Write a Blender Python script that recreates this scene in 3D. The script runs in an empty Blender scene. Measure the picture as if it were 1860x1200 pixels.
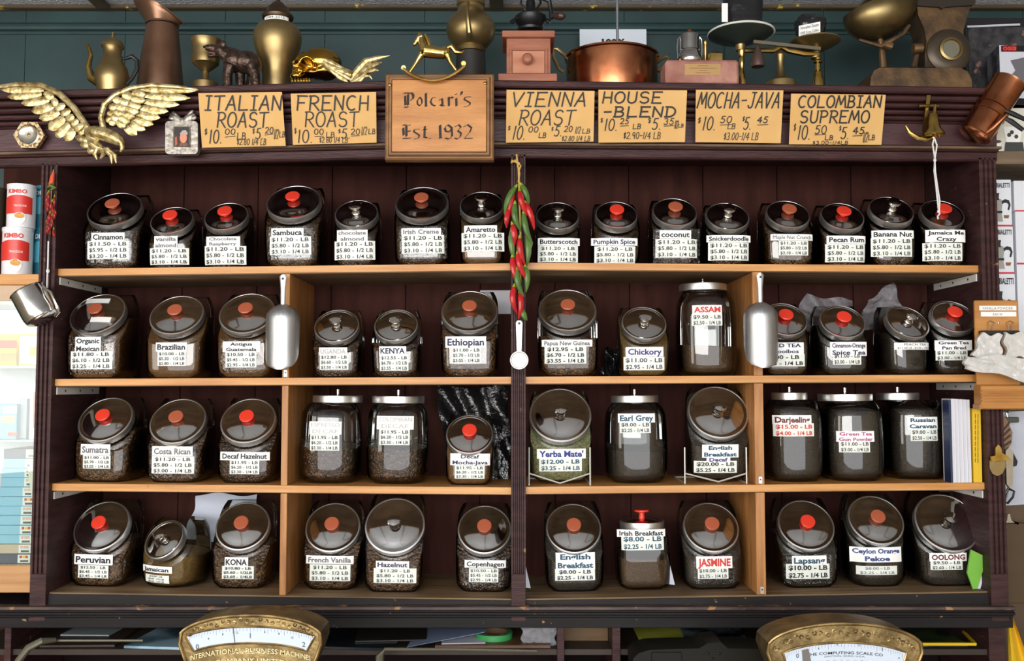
import bpy, bmesh, math, random
from math import sin, cos, pi, radians, sqrt, atan2
from mathutils import Vector as V, Matrix as Mx
random.seed(7)
SC = bpy.context.scene
COL = SC.collection
# ------------------------------------------------------------------ camera
FPX = 1733.0; PITCH = radians(3.3); CAM = V((0.0, -2.6, 1.5))
cam_d = bpy.data.cameras.new('camera'); cam_d.sensor_width = 36.0; cam_d.lens = FPX / 1860.0 * 36.0
cam_d.clip_start = 0.05; cam_d.clip_end = 60
cam = bpy.data.objects.new('camera', cam_d); COL.objects.link(cam)
cam.location = CAM; cam.rotation_euler = (radians(90) + PITCH, 0, 0)
SC.camera = cam
# ------------------------------------------------------------------ world, lights, exposure
world = bpy.data.worlds.new('daylight'); SC.world = world; world.use_nodes = True
bg = world.node_tree.nodes['Background']; bg.inputs[0].default_value = (0.97, 0.98, 1.0, 1); bg.inputs[1].default_value = 3.0
def area_light(name, loc, target, sx, sy, power, col=(1, 1, 1)):
    d = bpy.data.lights.new(name, 'AREA'); d.shape = 'RECTANGLE'; d.size = sx; d.size_y = sy; d.energy = power; d.color = col
    o = bpy.data.objects.new(name, d); COL.objects.link(o); o.location = loc
    o.rotation_euler = (V(target) - V(loc)).to_track_quat('-Z', 'Y').to_euler()
    return o
area_light('shop_window_light', (-0.9, -5.3, 1.95), (0.0, 0, 1.5), 4.4, 1.25, 150, (1.0, 0.985, 0.955))
area_light('side_window_light', (-3.1, -2.6, 1.7), (-.2, 0, 1.5), 1.6, 1.4, 26, (1.0, 0.98, 0.95))
vs = SC.view_settings
vs.view_transform = 'Standard'; vs.look = 'None'; vs.exposure = 0.12; vs.gamma = 1.0; vs.use_curve_mapping = False

# ------------------------------------------------------------------ pixel <-> world
CT, ST = cos(PITCH), sin(PITCH)
def ray(px, py):
    a = (px - 930.0) / FPX; b = (600.0 - py) / FPX
    return V((a, CT - b * ST, ST + b * CT))
def at(px, py, Y):
    d = ray(px, py); t = (Y - CAM.y) / d.y
    return CAM + d * t
def proj(p):
    q = V(p) - CAM; dz = q.y * CT + q.z * ST; up = -q.y * ST + q.z * CT
    return (930 + FPX * q.x / dz, 600 - FPX * up / dz)
def S(Y): return (Y - CAM.y) / FPX          # metres per pixel at depth Y

# ------------------------------------------------------------------ materials
_mats = {}
def _n(nt, t, **k):
    n = nt.nodes.new(t)
    for a, b in k.items(): setattr(n, a, b)
    return n
def mat(name, col, rough=0.5, metal=0.0, var=None, bump=None, col2=None, stretch=(1, 1, 1), spec=0.5, coat=0.0, wear=None, detail=4.0, emit=0.0, trans=0.0):
    """var=(scale, lo, hi) mixes col -> col2 by noise; bump=(scale,strength); wear=(scale, threshold, colour)"""
    if name in _mats: return _mats[name]
    m = bpy.data.materials.new(name); m.use_nodes = True; nt = m.node_tree
    b = nt.nodes['Principled BSDF']
    b.inputs['Base Color'].default_value = (*col, 1); b.inputs['Roughness'].default_value = rough
    b.inputs['Metallic'].default_value = metal; b.inputs['Specular IOR Level'].default_value = spec
    b.inputs['Coat Weight'].default_value = coat
    if trans: b.inputs['Transmission Weight'].default_value = trans
    if emit:
        b.inputs['Emission Color'].default_value = (*col, 1); b.inputs['Emission Strength'].default_value = emit
    last = None
    if var or bump or wear:
        tc = _n(nt, 'ShaderNodeTexCoord'); mp = _n(nt, 'ShaderNodeMapping'); mp.inputs['Scale'].default_value = stretch
        nt.links.new(tc.outputs['Object'], mp.inputs['Vector'])
    if var:
        no = _n(nt, 'ShaderNodeTexNoise'); no.inputs['Scale'].default_value = var[0]; no.inputs['Detail'].default_value = detail
        nt.links.new(mp.outputs[0], no.inputs['Vector'])
        rp = _n(nt, 'ShaderNodeValToRGB'); c2 = col2 or tuple(c * 0.55 for c in col)
        rp.color_ramp.elements[0].position = var[1]; rp.color_ramp.elements[1].position = var[2]
        rp.color_ramp.elements[0].color = (*c2, 1); rp.color_ramp.elements[1].color = (*col, 1)
        nt.links.new(no.outputs['Fac'], rp.inputs[0]); last = rp.outputs[0]
    if wear:
        no = _n(nt, 'ShaderNodeTexNoise'); no.inputs['Scale'].default_value = wear[0]; no.inputs['Detail'].default_value = 6
        nt.links.new(tc.outputs['Object'], no.inputs['Vector'])
        rp = _n(nt, 'ShaderNodeValToRGB'); rp.color_ramp.elements[0].position = wear[1]; rp.color_ramp.elements[1].position = wear[1] + 0.05
        mix = _n(nt, 'ShaderNodeMix', data_type='RGBA')
        nt.links.new(no.outputs['Fac'], rp.inputs[0]); nt.links.new(rp.outputs[0], mix.inputs[0])
        if last: nt.links.new(last, mix.inputs[6])
        else: mix.inputs[6].default_value = (*col, 1)
        mix.inputs[7].default_value = (*wear[2], 1); last = mix.outputs[2]
    if last: nt.links.new(last, b.inputs['Base Color'])
    if bump:
        no = _n(nt, 'ShaderNodeTexNoise'); no.inputs['Scale'].default_value = bump[0]; no.inputs['Detail'].default_value = 3
        nt.links.new(mp.outputs[0], no.inputs['Vector'])
        bp = _n(nt, 'ShaderNodeBump'); bp.inputs['Strength'].default_value = bump[1]; bp.inputs['Distance'].default_value = 0.01
        nt.links.new(no.outputs['Fac'], bp.inputs['Height']); nt.links.new(bp.outputs[0], b.inputs['Normal'])
    _mats[name] = m
    return m
def grain_mat(name, c1, c2, scale, bump=0.6, rough=0.45, c3=None):
    """granular fill: voronoi cells with random tone and relief"""
    if name in _mats: return _mats[name]
    m = bpy.data.materials.new(name); m.use_nodes = True; nt = m.node_tree; b = nt.nodes['Principled BSDF']
    b.inputs['Roughness'].default_value = rough
    tc = _n(nt, 'ShaderNodeTexCoord'); vo = _n(nt, 'ShaderNodeTexVoronoi'); vo.inputs['Scale'].default_value = scale
    nt.links.new(tc.outputs['Object'], vo.inputs['Vector'])
    sp = _n(nt, 'ShaderNodeSeparateColor'); nt.links.new(vo.outputs['Color'], sp.inputs[0])
    rp = _n(nt, 'ShaderNodeValToRGB'); rp.color_ramp.elements[0].color = (*c1, 1); rp.color_ramp.elements[1].color = (*c2, 1)
    if c3:
        e = rp.color_ramp.elements.new(0.93); e.color = (*c2, 1); rp.color_ramp.elements[2].color = (*c3, 1)
    nt.links.new(sp.outputs[0], rp.inputs[0]); nt.links.new(rp.outputs[0], b.inputs['Base Color'])
    bp = _n(nt, 'ShaderNodeBump'); bp.inputs['Strength'].default_value = bump; bp.inputs['Distance'].default_value = 0.004; bp.invert = True
    nt.links.new(vo.outputs['Distance'], bp.inputs['Height']); nt.links.new(bp.outputs[0], b.inputs['Normal'])
    _mats[name] = m
    return m
def glass_mat(name, tint=(0.93, 0.95, 0.93), ior=1.5, rough=0.02, bump=None, boost=0.045):
    if name in _mats: return _mats[name]
    m = bpy.data.materials.new(name); m.use_nodes = True; nt = m.node_tree
    for n in list(nt.nodes): nt.nodes.remove(n)
    out = _n(nt, 'ShaderNodeOutputMaterial'); mx = _n(nt, 'ShaderNodeMixShader'); tr = _n(nt, 'ShaderNodeBsdfTransparent')
    gl = _n(nt, 'ShaderNodeBsdfGlossy'); fr = _n(nt, 'ShaderNodeFresnel'); ad = _n(nt, 'ShaderNodeMath', operation='ADD')
    tr.inputs[0].default_value = (*tint, 1); gl.inputs['Roughness'].default_value = rough; fr.inputs['IOR'].default_value = ior
    ad.inputs[1].default_value = boost
    nt.links.new(fr.outputs[0], ad.inputs[0]); nt.links.new(ad.outputs[0], mx.inputs[0])
    nt.links.new(tr.outputs[0], mx.inputs[1]); nt.links.new(gl.outputs[0], mx.inputs[2]); nt.links.new(mx.outputs[0], out.inputs[0])
    if bump:
        tc = _n(nt, 'ShaderNodeTexCoord'); no = _n(nt, 'ShaderNodeTexNoise'); no.inputs['Scale'].default_value = bump[0]; no.inputs['Detail'].default_value = 2
        bp = _n(nt, 'ShaderNodeBump'); bp.inputs['Strength'].default_value = bump[1]; bp.inputs['Distance'].default_value = 0.01
        nt.links.new(tc.outputs['Object'], no.inputs['Vector']); nt.links.new(no.outputs['Fac'], bp.inputs['Height'])
        nt.links.new(bp.outputs[0], gl.inputs['Normal']); nt.links.new(bp.outputs[0], fr.inputs['Normal'])
    _mats[name] = m
    return m
def hx(h):
    c = [int(h[i:i + 2], 16) / 255 for i in (0, 2, 4)]
    return tuple(x / 12.92 if x < 0.04045 else ((x + 0.055) / 1.055) ** 2.4 for x in c)

# ------------------------------------------------------------------ mesh builder
class MB:
    def __init__(s): s.v = []; s.f = []
    def add(s, vs, fs, mtx=None):
        o = len(s.v)
        for p in vs:
            p = V(p); s.v.append(mtx @ p if mtx else p)
        for f in fs: s.f.append([i + o for i in f])
        return s
    def box(s, x0, x1, y0, y1, z0, z1, ch=0.0, mtx=None):
        if x0 > x1: x0, x1 = x1, x0
        if y0 > y1: y0, y1 = y1, y0
        if z0 > z1: z0, z1 = z1, z0
        if ch <= 0:
            vs = [(x, y, z) for z in (z0, z1) for y in (y0, y1) for x in (x0, x1)]
            return s.add(vs, [(0, 2, 3, 1), (4, 5, 7, 6), (0, 1, 5, 4), (2, 6, 7, 3), (0, 4, 6, 2), (1, 3, 7, 5)], mtx)
        ch = min(ch, (x1 - x0) / 2.01, (y1 - y0) / 2.01, (z1 - z0) / 2.01)
        bm = bmesh.new(); bmesh.ops.create_cube(bm, size=1)
        for v in bm.verts:
            v.co = V(((x0 + x1) / 2 + v.co.x * (x1 - x0), (y0 + y1) / 2 + v.co.y * (y1 - y0), (z0 + z1) / 2 + v.co.z * (z1 - z0)))
        bmesh.ops.bevel(bm, geom=bm.edges[:], offset=ch, segments=1, affect='EDGES')
        return s.frombm(bm, mtx)
    def frombm(s, bm, mtx=None):
        bm.verts.ensure_lookup_table(); bm.verts.index_update()
        s.add([v.co.copy() for v in bm.verts], [[v.index for v in f.verts] for f in bm.faces], mtx); bm.free(); return s
    def hexa(s, p8, mtx=None):   # 8 corners: bottom (fl, fr, br, bl), top (fl, fr, br, bl)
        return s.add(p8, [(3, 2, 1, 0), (4, 5, 6, 7), (0, 1, 5, 4), (1, 2, 6, 5), (2, 3, 7, 6), (3, 0, 4, 7)], mtx)
    def rings(s, rings, cap0=True, cap1=True, mtx=None):
        n = len(rings[0]); vs = [p for r in rings for p in r]; fs = []
        for k in range(len(rings) - 1):
            for i in range(n):
                j = (i + 1) % n; fs.append((k * n + i, k * n + j, (k + 1) * n + j, (k + 1) * n + i))
        if cap0: fs.append(tuple(range(n - 1, -1, -1)))
        if cap1: fs.append(tuple((len(rings) - 1) * n + i for i in range(n)))
        return s.add(vs, fs, mtx)
    def lathe(s, prof, n=24, c=(0, 0, 0), mtx=None, cap0=True, cap1=True):
        c = V(c)
        rr = [[c + V((max(r, 1e-4) * cos(2 * pi * i / n), max(r, 1e-4) * sin(2 * pi * i / n), z)) for i in range(n)] for r, z in prof]
        return s.rings(rr, cap0, cap1, mtx)
    def tube(s, path, r, n=8, mtx=None, closed=False):
        P = [V(p) for p in path]; k = len(P)
        R = r if isinstance(r, (list, tuple)) else [r] * k
        t0 = (P[1] - P[0]).normalized(); u = t0.orthogonal().normalized(); rr = []
        for i in range(k):
            t = (P[min(i + 1, k - 1)] - P[max(i - 1, 0)])
            if closed: t = P[(i + 1) % k] - P[(i - 1) % k]
            t = t.normalized() if t.length > 1e-9 else t0
            u = (u - t * u.dot(t)); u = u.normalized() if u.length > 1e-6 else t.orthogonal().normalized()
            w = t.cross(u)
            rr.append([P[i] + (u * cos(2 * pi * j / n) + w * sin(2 * pi * j / n)) * R[i] for j in range(n)])
        if closed: rr.append(rr[0]); return s.rings(rr, False, False, mtx)
        return s.rings(rr, True, True, mtx)
    def prism(s, poly, y0, y1, mtx=None):     # poly in (x,z), extruded along y
        n = len(poly); a = sum(poly[i][0] * poly[(i + 1) % n][1] - poly[(i + 1) % n][0] * poly[i][1] for i in range(n))
        if a < 0: poly = poly[::-1]
        vs = [(x, y0, z) for x, z in poly] + [(x, y1, z) for x, z in poly]
        fs = [tuple(range(n)), tuple(range(2 * n - 1, n - 1, -1))]
        for i in range(n):
            j = (i + 1) % n; fs.append((j, i, n + i, n + j))
        return s.add(vs, fs, mtx)
    def ell(s, c, r, mtx=None, nu=16, nv=10):
        c = V(c); rr = []
        for k in range(1, nv):
            a = -pi / 2 + pi * k / nv
            rr.append([c + V((r[0] * cos(a) * cos(2 * pi * i / nu), r[1] * cos(a) * sin(2 * pi * i / nu), r[2] * sin(a))) for i in range(nu)])
        n = nu; vs = [p for q in rr for p in q] + [c - V((0, 0, r[2])), c + V((0, 0, r[2]))]; fs = []
        for k in range(nv - 2):
            for i in range(n):
                j = (i + 1) % n; fs.append((k * n + i, k * n + j, (k + 1) * n + j, (k + 1) * n + i))
        b = len(vs) - 2; t = b + 1
        for i in range(n):
            j = (i + 1) % n; fs.append((b, j, i)); fs.append((t, (nv - 2) * n + i, (nv - 2) * n + j))
        return s.add(vs, fs, mtx)
    def pod(s, p0, p1, w, t, nu=10, nv=8, sharp=False):   # flat leaf/feather between two points, width w, thickness t along Y
        p0, p1 = V(p0), V(p1); d = p1 - p0; L = d.length; x = d / L; yv = V((0, 1, 0)); yv = (yv - x * yv.dot(x)).normalized(); z = x.cross(yv)
        m = Mx(((x.x, yv.x, z.x, (p0.x + p1.x) / 2), (x.y, yv.y, z.y, (p0.y + p1.y) / 2), (x.z, yv.z, z.z, (p0.z + p1.z) / 2), (0, 0, 0, 1)))
        rr = []
        for k in range(nv + 1):
            u = k / nv
            wd = max(0.02, (1 - abs(2 * u - 1) ** (2.6 if not sharp else 1.6)) ** 0.6)
            if u < 0.5: wd = max(wd, 0.45 * (1 - u))
            rr.append([V(((u - 0.5) * L, t / 2 * wd * cos(2 * pi * i / nu), w / 2 * wd * sin(2 * pi * i / nu))) for i in range(nu)])
        return s.rings(rr, True, True, m)
    def sheet(s, fn, nu, nv, th=0.0004, nrm=None):   # fn(u,v)->point, u,v in 0..1 ; thickness along +Y by default
        off = V(nrm) * th if nrm else V((0, th, 0))
        P = [[V(fn(i / nu, j / nv)) for i in range(nu + 1)] for j in range(nv + 1)]
        vs = [p for r in P for p in r]; N = len(vs); vs += [p + off for p in vs]; W = nu + 1; fs = []
        for j in range(nv):
            for i in range(nu):
                a = j * W + i; fs.append((a, a + 1, a + W + 1, a + W)); fs.append((N + a, N + a + W, N + a + W + 1, N + a + 1))
        edge = [i for i in range(W)] + [j * W + nu for j in range(1, nv + 1)] + [nv * W + i for i in range(nu - 1, -1, -1)] + [j * W for j in range(nv - 1, 0, -1)]
        for k in range(len(edge)):
            a, b = edge[k], edge[(k + 1) % len(edge)]; fs.append((b, a, N + a, N + b))
        return s.add(vs, fs)
    def mesh(s, name='m'):
        me = bpy.data.meshes.new(name); me.from_pydata([tuple(p) for p in s.v], [], [tuple(f) for f in s.f]); return me
    def remesh(s, voxel, smooth=4):
        me = s.mesh('tmp'); o = bpy.data.objects.new('tmp', me); COL.objects.link(o)
        md = o.modifiers.new('r', 'REMESH'); md.mode = 'VOXEL'; md.voxel_size = voxel
        if smooth:
            sm = o.modifiers.new('s', 'SMOOTH'); sm.iterations = smooth; sm.factor = 0.5
        dg = bpy.context.evaluated_depsgraph_get(); e = o.evaluated_get(dg); m2 = bpy.data.meshes.new_from_object(e)
        r = MB(); r.v = [v.co.copy() for v in m2.vertices]; r.f = [list(p.vertices) for p in m2.polygons]
        bpy.data.objects.remove(o); bpy.data.meshes.remove(me); bpy.data.meshes.remove(m2)
        return r
    def build(s, name, m, parent=None, loc=None, smooth=35, world=True, label=None, kind=None, flip=True):
        """world=True: vertices are in world space and become local to the root's (or loc's) origin"""
        org = V((0, 0, 0))
        if world:
            if parent is not None:
                r = parent
                while r.parent: r = r.parent
                org = V(r.location)
            elif loc is not None: org = V(loc)
        me = bpy.data.meshes.new(name); me.from_pydata([tuple(p - org) for p in s.v], [], [tuple(f) for f in s.f])
        if flip:
            bm = bmesh.new(); bm.from_mesh(me); bmesh.ops.recalc_face_normals(bm, faces=bm.faces); bm.to_mesh(me); bm.free()
        if smooth:
            me.polygons.foreach_set('use_smooth', [True] * len(me.polygons)); me.set_sharp_from_angle(angle=radians(smooth))
        me.materials.append(m)
        o = bpy.data.objects.new(name, me); COL.objects.link(o)
        if parent is not None: o.parent = parent
        elif loc is not None: o.location = loc
        if label: o['label'] = label
        if kind: o['kind'] = kind
        return o
def thing(name, label, cat, loc, rot=(0, 0, 0), group=None):
    o = bpy.data.objects.new(name, None); COL.objects.link(o); o.location = loc; o.rotation_euler = rot; o.empty_display_size = 0.05
    o['label'] = label; o['category'] = cat
    if group: o['group'] = group
    return o
def tag(o, label, cat, group=None):
    o['label'] = label; o['category'] = cat
    if group: o['group'] = group
    return o
def struct(o): o['kind'] = 'structure'; return o
def one(mb, name, m, label, cat, group=None, smooth=35, loc=None):
    if loc is None:
        n = len(mb.v); loc = V((sum(p.x for p in mb.v) / n, sum(p.y for p in mb.v) / n, min(p.z for p in mb.v)))
    return tag(mb.build(name, m, None, loc, smooth), label, cat, group)

# ------------------------------------------------------------------ lettering
_txt = {}
def text_geo(s, bold=0.0):
    """(verts2d, faces, width) of a line of printed lettering, cap height about 0.7"""
    key = (s, bold)
    if key in _txt: return _txt[key]
    cu = bpy.data.curves.new('t', 'FONT'); cu.body = s; cu.size = 1.0; cu.resolution_u = 2; cu.offset = bold
    o = bpy.data.objects.new('t', cu); COL.objects.link(o)
    dg = bpy.context.evaluated_depsgraph_get(); me = bpy.data.meshes.new_from_object(o.evaluated_get(dg))
    vs = [(v.co.x, v.co.y) for v in me.vertices]; fs = [list(p.vertices) for p in me.polygons]
    bpy.data.objects.remove(o); bpy.data.curves.remove(cu); bpy.data.meshes.remove(me)
    x0 = min([p[0] for p in vs] or [0]); x1 = max([p[0] for p in vs] or [1])
    vs = [(x - x0, y) for x, y in vs]
    _txt[key] = (vs, fs, max(x1 - x0, 1e-3)); return _txt[key]
def put_text(mb, s, fn, x0, x1, yb, h, bold=0.02, fit=True, maxstretch=1.25, align='c', slant=0.0):
    """lettering in a local 2D frame mapped to space by fn(x,y); cap height h, baseline yb"""
    vs, fs, w = text_geo(s, bold); k = h / 0.7; sx = k
    if fit or w * k > (x1 - x0): sx = min((x1 - x0) / w, k * maxstretch)
    W = w * sx
    ox = x0 if align == 'l' else (x0 + x1 - W) / 2
    mb.add([fn(ox + x * sx + slant * y * k, yb + y * k) for x, y in vs], fs)
# hand lettering: strokes in a unit box (x 0..1, y 0..1)
def arc(cx, cy, rx, ry, a0, a1, n=8): return [(cx + rx * cos(radians(a0 + (a1 - a0) * i / n)), cy + ry * sin(radians(a0 + (a1 - a0) * i / n))) for i in range(n + 1)]
G = {
 'A': [[(0, 0), (.55, 1), (.95, 0)], [(.15, .38), (.85, .38)]], 'B': [[(.1, 0), (.15, 1)], [(.05, 1)] + arc(.45, .76, .35, .24, 80, -80, 6) + [(.12, .52)], [(.15, .52)] + arc(.5, .26, .4, .26, 80, -85, 6) + [(.0, 0)]],
 'C': [arc(.55, .5, .5, .5, 55, 305, 12)], 'D': [[(.15, 0), (.15, 1)], [(.0, 1)] + arc(.35, .5, .6, .5, 85, -85, 8) + [(0, 0)]],
 'E': [[(.1, 0), (.12, 1)], [(.05, 1), (.95, 1)], [(.1, .52), (.75, .52)], [(.05, 0), (.98, 0)]], 'F': [[(.1, 0), (.14, 1)], [(.05, 1), (1, .98)], [(.1, .52), (.75, .52)]],
 'H': [[(.1, 0), (.13, 1)], [(.9, 0), (.87, 1)], [(.1, .5), (.9, .5)]], 'I': [[(.5, 0), (.5, 1)], [(.1, 1), (.9, 1)], [(.1, 0), (.9, 0)]],
 'J': [[(.75, 1), (.7, .2)] + arc(.4, .2, .3, .2, 0, -170, 6), [(.4, 1), (1, 1)]], 'L': [[(.12, 1), (.1, 0), (.95, .02)]], 'M': [[(0, 0), (.18, 1), (.5, .25), (.82, 1), (1, 0)]],
 'N': [[(.08, 0), (.1, 1), (.88, .02), (.92, 1)]], 'O': [arc(.5, .5, .48, .5, 95, 455, 16)], 'P': [[(.12, 0), (.15, 1)], [(.0, .98)] + arc(.45, .74, .45, .26, 85, -85, 6) + [(.12, .48)]],
 'R': [[(.1, 0), (.15, 1)], [(.0, .98)] + arc(.45, .74, .45, .26, 85, -85, 6) + [(.12, .48)], [(.4, .48), (1, -.02)]], 'S': [arc(.5, .75, .4, .25, 30, 250, 8) + arc(.5, .26, .42, .26, 85, -150, 9)],
 'T': [[(.5, 0), (.5, 1)], [(0, .97), (1, 1)]], 'U': [[(.1, 1), (.1, .35)] + arc(.5, .33, .4, .33, 180, 360, 8) + [(.9, 1)]], 'V': [[(.02, 1), (.42, 0), (.98, 1)]],
 '0': [arc(.5, .5, .42, .5, 95, 455, 14)], '1': [[(.45, 0), (.6, 1), (.45, .85)]], '2': [arc(.48, .72, .4, .28, 160, -35, 7) + [(.1, .02), (.95, .04)]],
 '3': [arc(.45, .75, .38, .25, 140, -80, 7), arc(.45, .27, .42, .27, 80, -150, 8)], '4': [[(.65, 0), (.7, 1), (.05, .35), (.98, .35)]], '5': [[(.9, 1), (.35, .98), (.25, .58)] + arc(.45, .32, .42, .32, 110, -140, 9)],
 '8': [arc(.5, .75, .33, .25, 90, 450, 10), arc(.5, .26, .4, .26, 90, 450, 10)], '9': [arc(.48, .72, .36, .28, 0, 360, 10), [(.84, .72), (.8, 0)]], '$': [arc(.5, .68, .38, .18, 30, 250, 6) + arc(.5, .33, .38, .18, 85, -150, 6), [(.5, 1), (.5, 0)]],
 '/': [[(.1, -.05), (.9, 1)]], '-': [[(.1, .48), (.9, .5)]], '.': [[(.3, .02), (.42, .02)]], '6': [[(.75, 1), (.25, .5)] + arc(.5, .28, .4, .28, 150, 510, 12)], '7': [[(.1, 1), (.9, 1), (.35, 0)]],
}
GW = {'I': .7, 'M': 1.25, '1': .4, '/': .55, '.': .3, '-': .8, ' ': .5, '$': .7}
def put_hand(mb, s, fn, x0, y0, x1, y1, t, slant=0.12, nib=None):
    """marker lettering: characters fill the box (x0,y0)-(x1,y1); t stroke width"""
    gap = 0.22; tot = sum(GW.get(c, 1) for c in s) + gap * (len(s) - 1); H = y1 - y0; k = (x1 - x0 - slant * H) / tot; x = x0
    for c in s:
        w = GW.get(c, 1) * k
        for st in G.get(c, []):
            pts = [(x + px * w + slant * py * H, y0 + py * H) for px, py in st]
            stroke(mb, pts, fn, t, nib)
        x += w + gap * k
def stroke(mb, pts, fn, t, nib=None):
    for a, b in zip(pts[:-1], pts[1:]):
        dx, dy = b[0] - a[0], b[1] - a[1]; L = sqrt(dx * dx + dy * dy)
        if L < 1e-7: continue
        ux, uy = dx / L, dy / L
        if nib is None:
            nx, ny = -uy * t / 2, ux * t / 2; ex, ey = ux * t * .35, uy * t * .35
            q = [(a[0] - ex + nx, a[1] - ey + ny), (a[0] - ex - nx, a[1] - ey - ny), (b[0] + ex - nx, b[1] + ey - ny), (b[0] + ex + nx, b[1] + ey + ny)]
        else:
            nx, ny = cos(nib) * t / 2, sin(nib) * t / 2
            q = [(a[0] + nx, a[1] + ny), (a[0] - nx, a[1] - ny), (b[0] - nx, b[1] - ny), (b[0] + nx, b[1] + ny)]
            hx_, hy_ = -sin(nib) * t * .13, cos(nib) * t * .13
            if abs(ux * cos(nib) + uy * sin(nib)) > 0.92:
                q = [(a[0] - nx * .4 + hx_, a[1] - ny * .4 + hy_), (a[0] - nx * .4 - hx_, a[1] - ny * .4 - hy_), (b[0] + nx * .4 - hx_, b[1] + ny * .4 - hy_), (b[0] + nx * .4 + hx_, b[1] + ny * .4 + hy_)]
        mb.add([fn(*p) for p in q], [(0, 1, 2, 3)])

# ------------------------------------------------------------------ shared materials
M_DARK = mat('dark_stained_wood', hx('4a2f2e'), .5, spec=.25, var=(14, .25, .75), col2=hx('2c1a1b'), stretch=(1, 1, 6), bump=(60, .15), wear=(34, .70, hx('8a6848')))
M_DARKH = mat('dark_stained_wood_horizontal', hx('4a2d2c'), .45, spec=.25, var=(14, .25, .75), col2=hx('2e1a1b'), stretch=(.6, 4, 4), bump=(60, .15), wear=(75, .735, hx('8a6848')))
M_BLACKW = mat('black_worn_paint', hx('231f20'), .55, spec=.2, var=(9, .3, .7), col2=hx('191517'), stretch=(.6, 4, 4), wear=(60, .70, hx('a07c50')))
M_BACK = mat('brown_back_boards', hx('452620'), .8, spec=.12, var=(10, .3, .7), col2=hx('321a16'), stretch=(3, 3, .5), bump=(40, .1))
M_PINE = mat('honey_pine', hx('dca25c'), .42, var=(9, .3, .75), col2=hx('b87a38'), stretch=(.5, 5, 9), bump=(50, .08), wear=(11, .70, hx('a0642c')))
M_PINEV = mat('honey_pine_upright', hx('c98f52'), .45, var=(9, .3, .7), col2=hx('9a6230'), stretch=(6, 5, .6), bump=(50, .08))
M_CHROME = mat('chrome', (.80, .80, .79), .09, 1.0, var=(22, .35, .8), col2=(.62, .62, .61))
M_RIM = mat('satin_chrome', (.86, .86, .85), .38, 1.0, var=(25, .3, .7), col2=(.70, .70, .69))
M_STEEL = mat('brushed_aluminium', (.60, .61, .63), .42, 1.0, var=(30, .3, .7), col2=(.47, .48, .50), stretch=(6, 6, .4))
M_BRASS = mat('aged_brass', hx('b59a5c'), .30, 1.0, var=(18, .3, .7), col2=hx('80672f'))
M_BRASSB = mat('bright_brass', hx('e2c77e'), .22, 1.0, var=(25, .3, .7), col2=hx('b08a3c'))
M_BRASSD = mat('dark_brass', hx('b39c6c'), .38, .9, var=(12, .3, .75), col2=hx('84704a'))
M_COPPER = mat('copper', hx('d08a62'), .25, 1.0, var=(14, .3, .7), col2=hx('9a5a3a'))
def film_mat(name, fac, col, rough=.15, bump=(50, .8)):
    if name in _mats: return _mats[name]
    m = mat(name, col, rough, bump=bump, coat=.5); nt = m.node_tree; b = nt.nodes['Principled BSDF']; out = nt.nodes['Material Output']
    tr = _n(nt, 'ShaderNodeBsdfTransparent'); mx = _n(nt, 'ShaderNodeMixShader'); mx.inputs[0].default_value = fac
    nt.links.new(tr.outputs[0], mx.inputs[1]); nt.links.new(b.outputs[0], mx.inputs[2]); nt.links.new(mx.outputs[0], out.inputs[0])
    return m
M_IRON = mat('black_iron', hx('1a1b1e'), .38, .4)
M_PAPER = mat('white_paper', hx('f3f3ef'), .65)
M_INK = mat('black_ink', (.012, .012, .016), .6)
M_BLK = mat('black_plastic', (.012, .012, .013), .3)
M_GLASS = glass_mat('jar_glass')
# ================================================================== the room
Y_WALL = 0.40
Z_CEIL = at(930, 14, Y_WALL).z
mb = MB(); mb.box(-4.2, 4.2, -6.2, Y_WALL + .1, -.05, 0)
struct(mb.build('floor', mat('floor_boards', hx('a08c74'), .5, var=(6, .3, .7), stretch=(1, .2, 1)), None, (0, 0, 0)))
M_STUCCO = mat('grey_stucco', hx('d5d9e0'), .9, var=(90, .35, .65), col2=hx('b4bac4'), bump=(120, .8))
mb = MB(); mb.box(-4.2, 4.2, -6.2, Y_WALL + .1, Z_CEIL, Z_CEIL + .08)
struct(mb.build('ceiling', M_STUCCO, None, (0, 0, Z_CEIL)))
M_GREEN = mat('green_painted_boards', hx('23403f'), .45, var=(5, .3, .7), col2=hx('1a3233'), bump=(30, .05))
wall = struct(MB().box(-4.2, 4.2, Y_WALL + .02, Y_WALL + .1, 0, Z_CEIL).build('wall_back', M_GREEN, None, (0, Y_WALL, 0)))
xb = -2.2
k = 0
while xb < 2.2:                                    # painted boards with open joints
    MB().box(xb + .0004, xb + .3195, Y_WALL, Y_WALL + .02, 1.9, Z_CEIL - .005, .0008).build('board', M_GREEN, wall)
    xb += .32
zr = at(930, 51, Y_WALL).z
mb = MB(); mb.tube([(-3, Y_WALL - .008, zr), (3, Y_WALL - .008, zr)], .014, 10); mb.box(-3, 3, Y_WALL - .006, Y_WALL, zr - .022, zr + .018)
struct(mb.build('trim_1', M_GREEN, None, (0, Y_WALL, zr)))
mb = MB(); mb.box(-3.4, 3.4, Y_WALL - .03, Y_WALL, Z_CEIL - .012, Z_CEIL, .003)
struct(mb.build('trim_2', mat('brown_ceiling_trim', hx('5a4a30'), .5, var=(12, .3, .7), stretch=(.4, 3, 3), wear=(24, .66, hx('c8a83a'))), None, (0, Y_WALL, Z_CEIL)))
for i, x in enumerate((-1.30, -.05, 1.13, 2.4)):
    mb = MB(); mb.box(x - .022, x + .022, -6, Y_WALL - .03, Z_CEIL - .016, Z_CEIL, .004)
    struct(mb.build('trim_%d' % (i + 3), mat('ceiling_batten', hx('5b4a34'), .5, var=(10, .3, .7)), None, (x, 0, Z_CEIL)))
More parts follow.
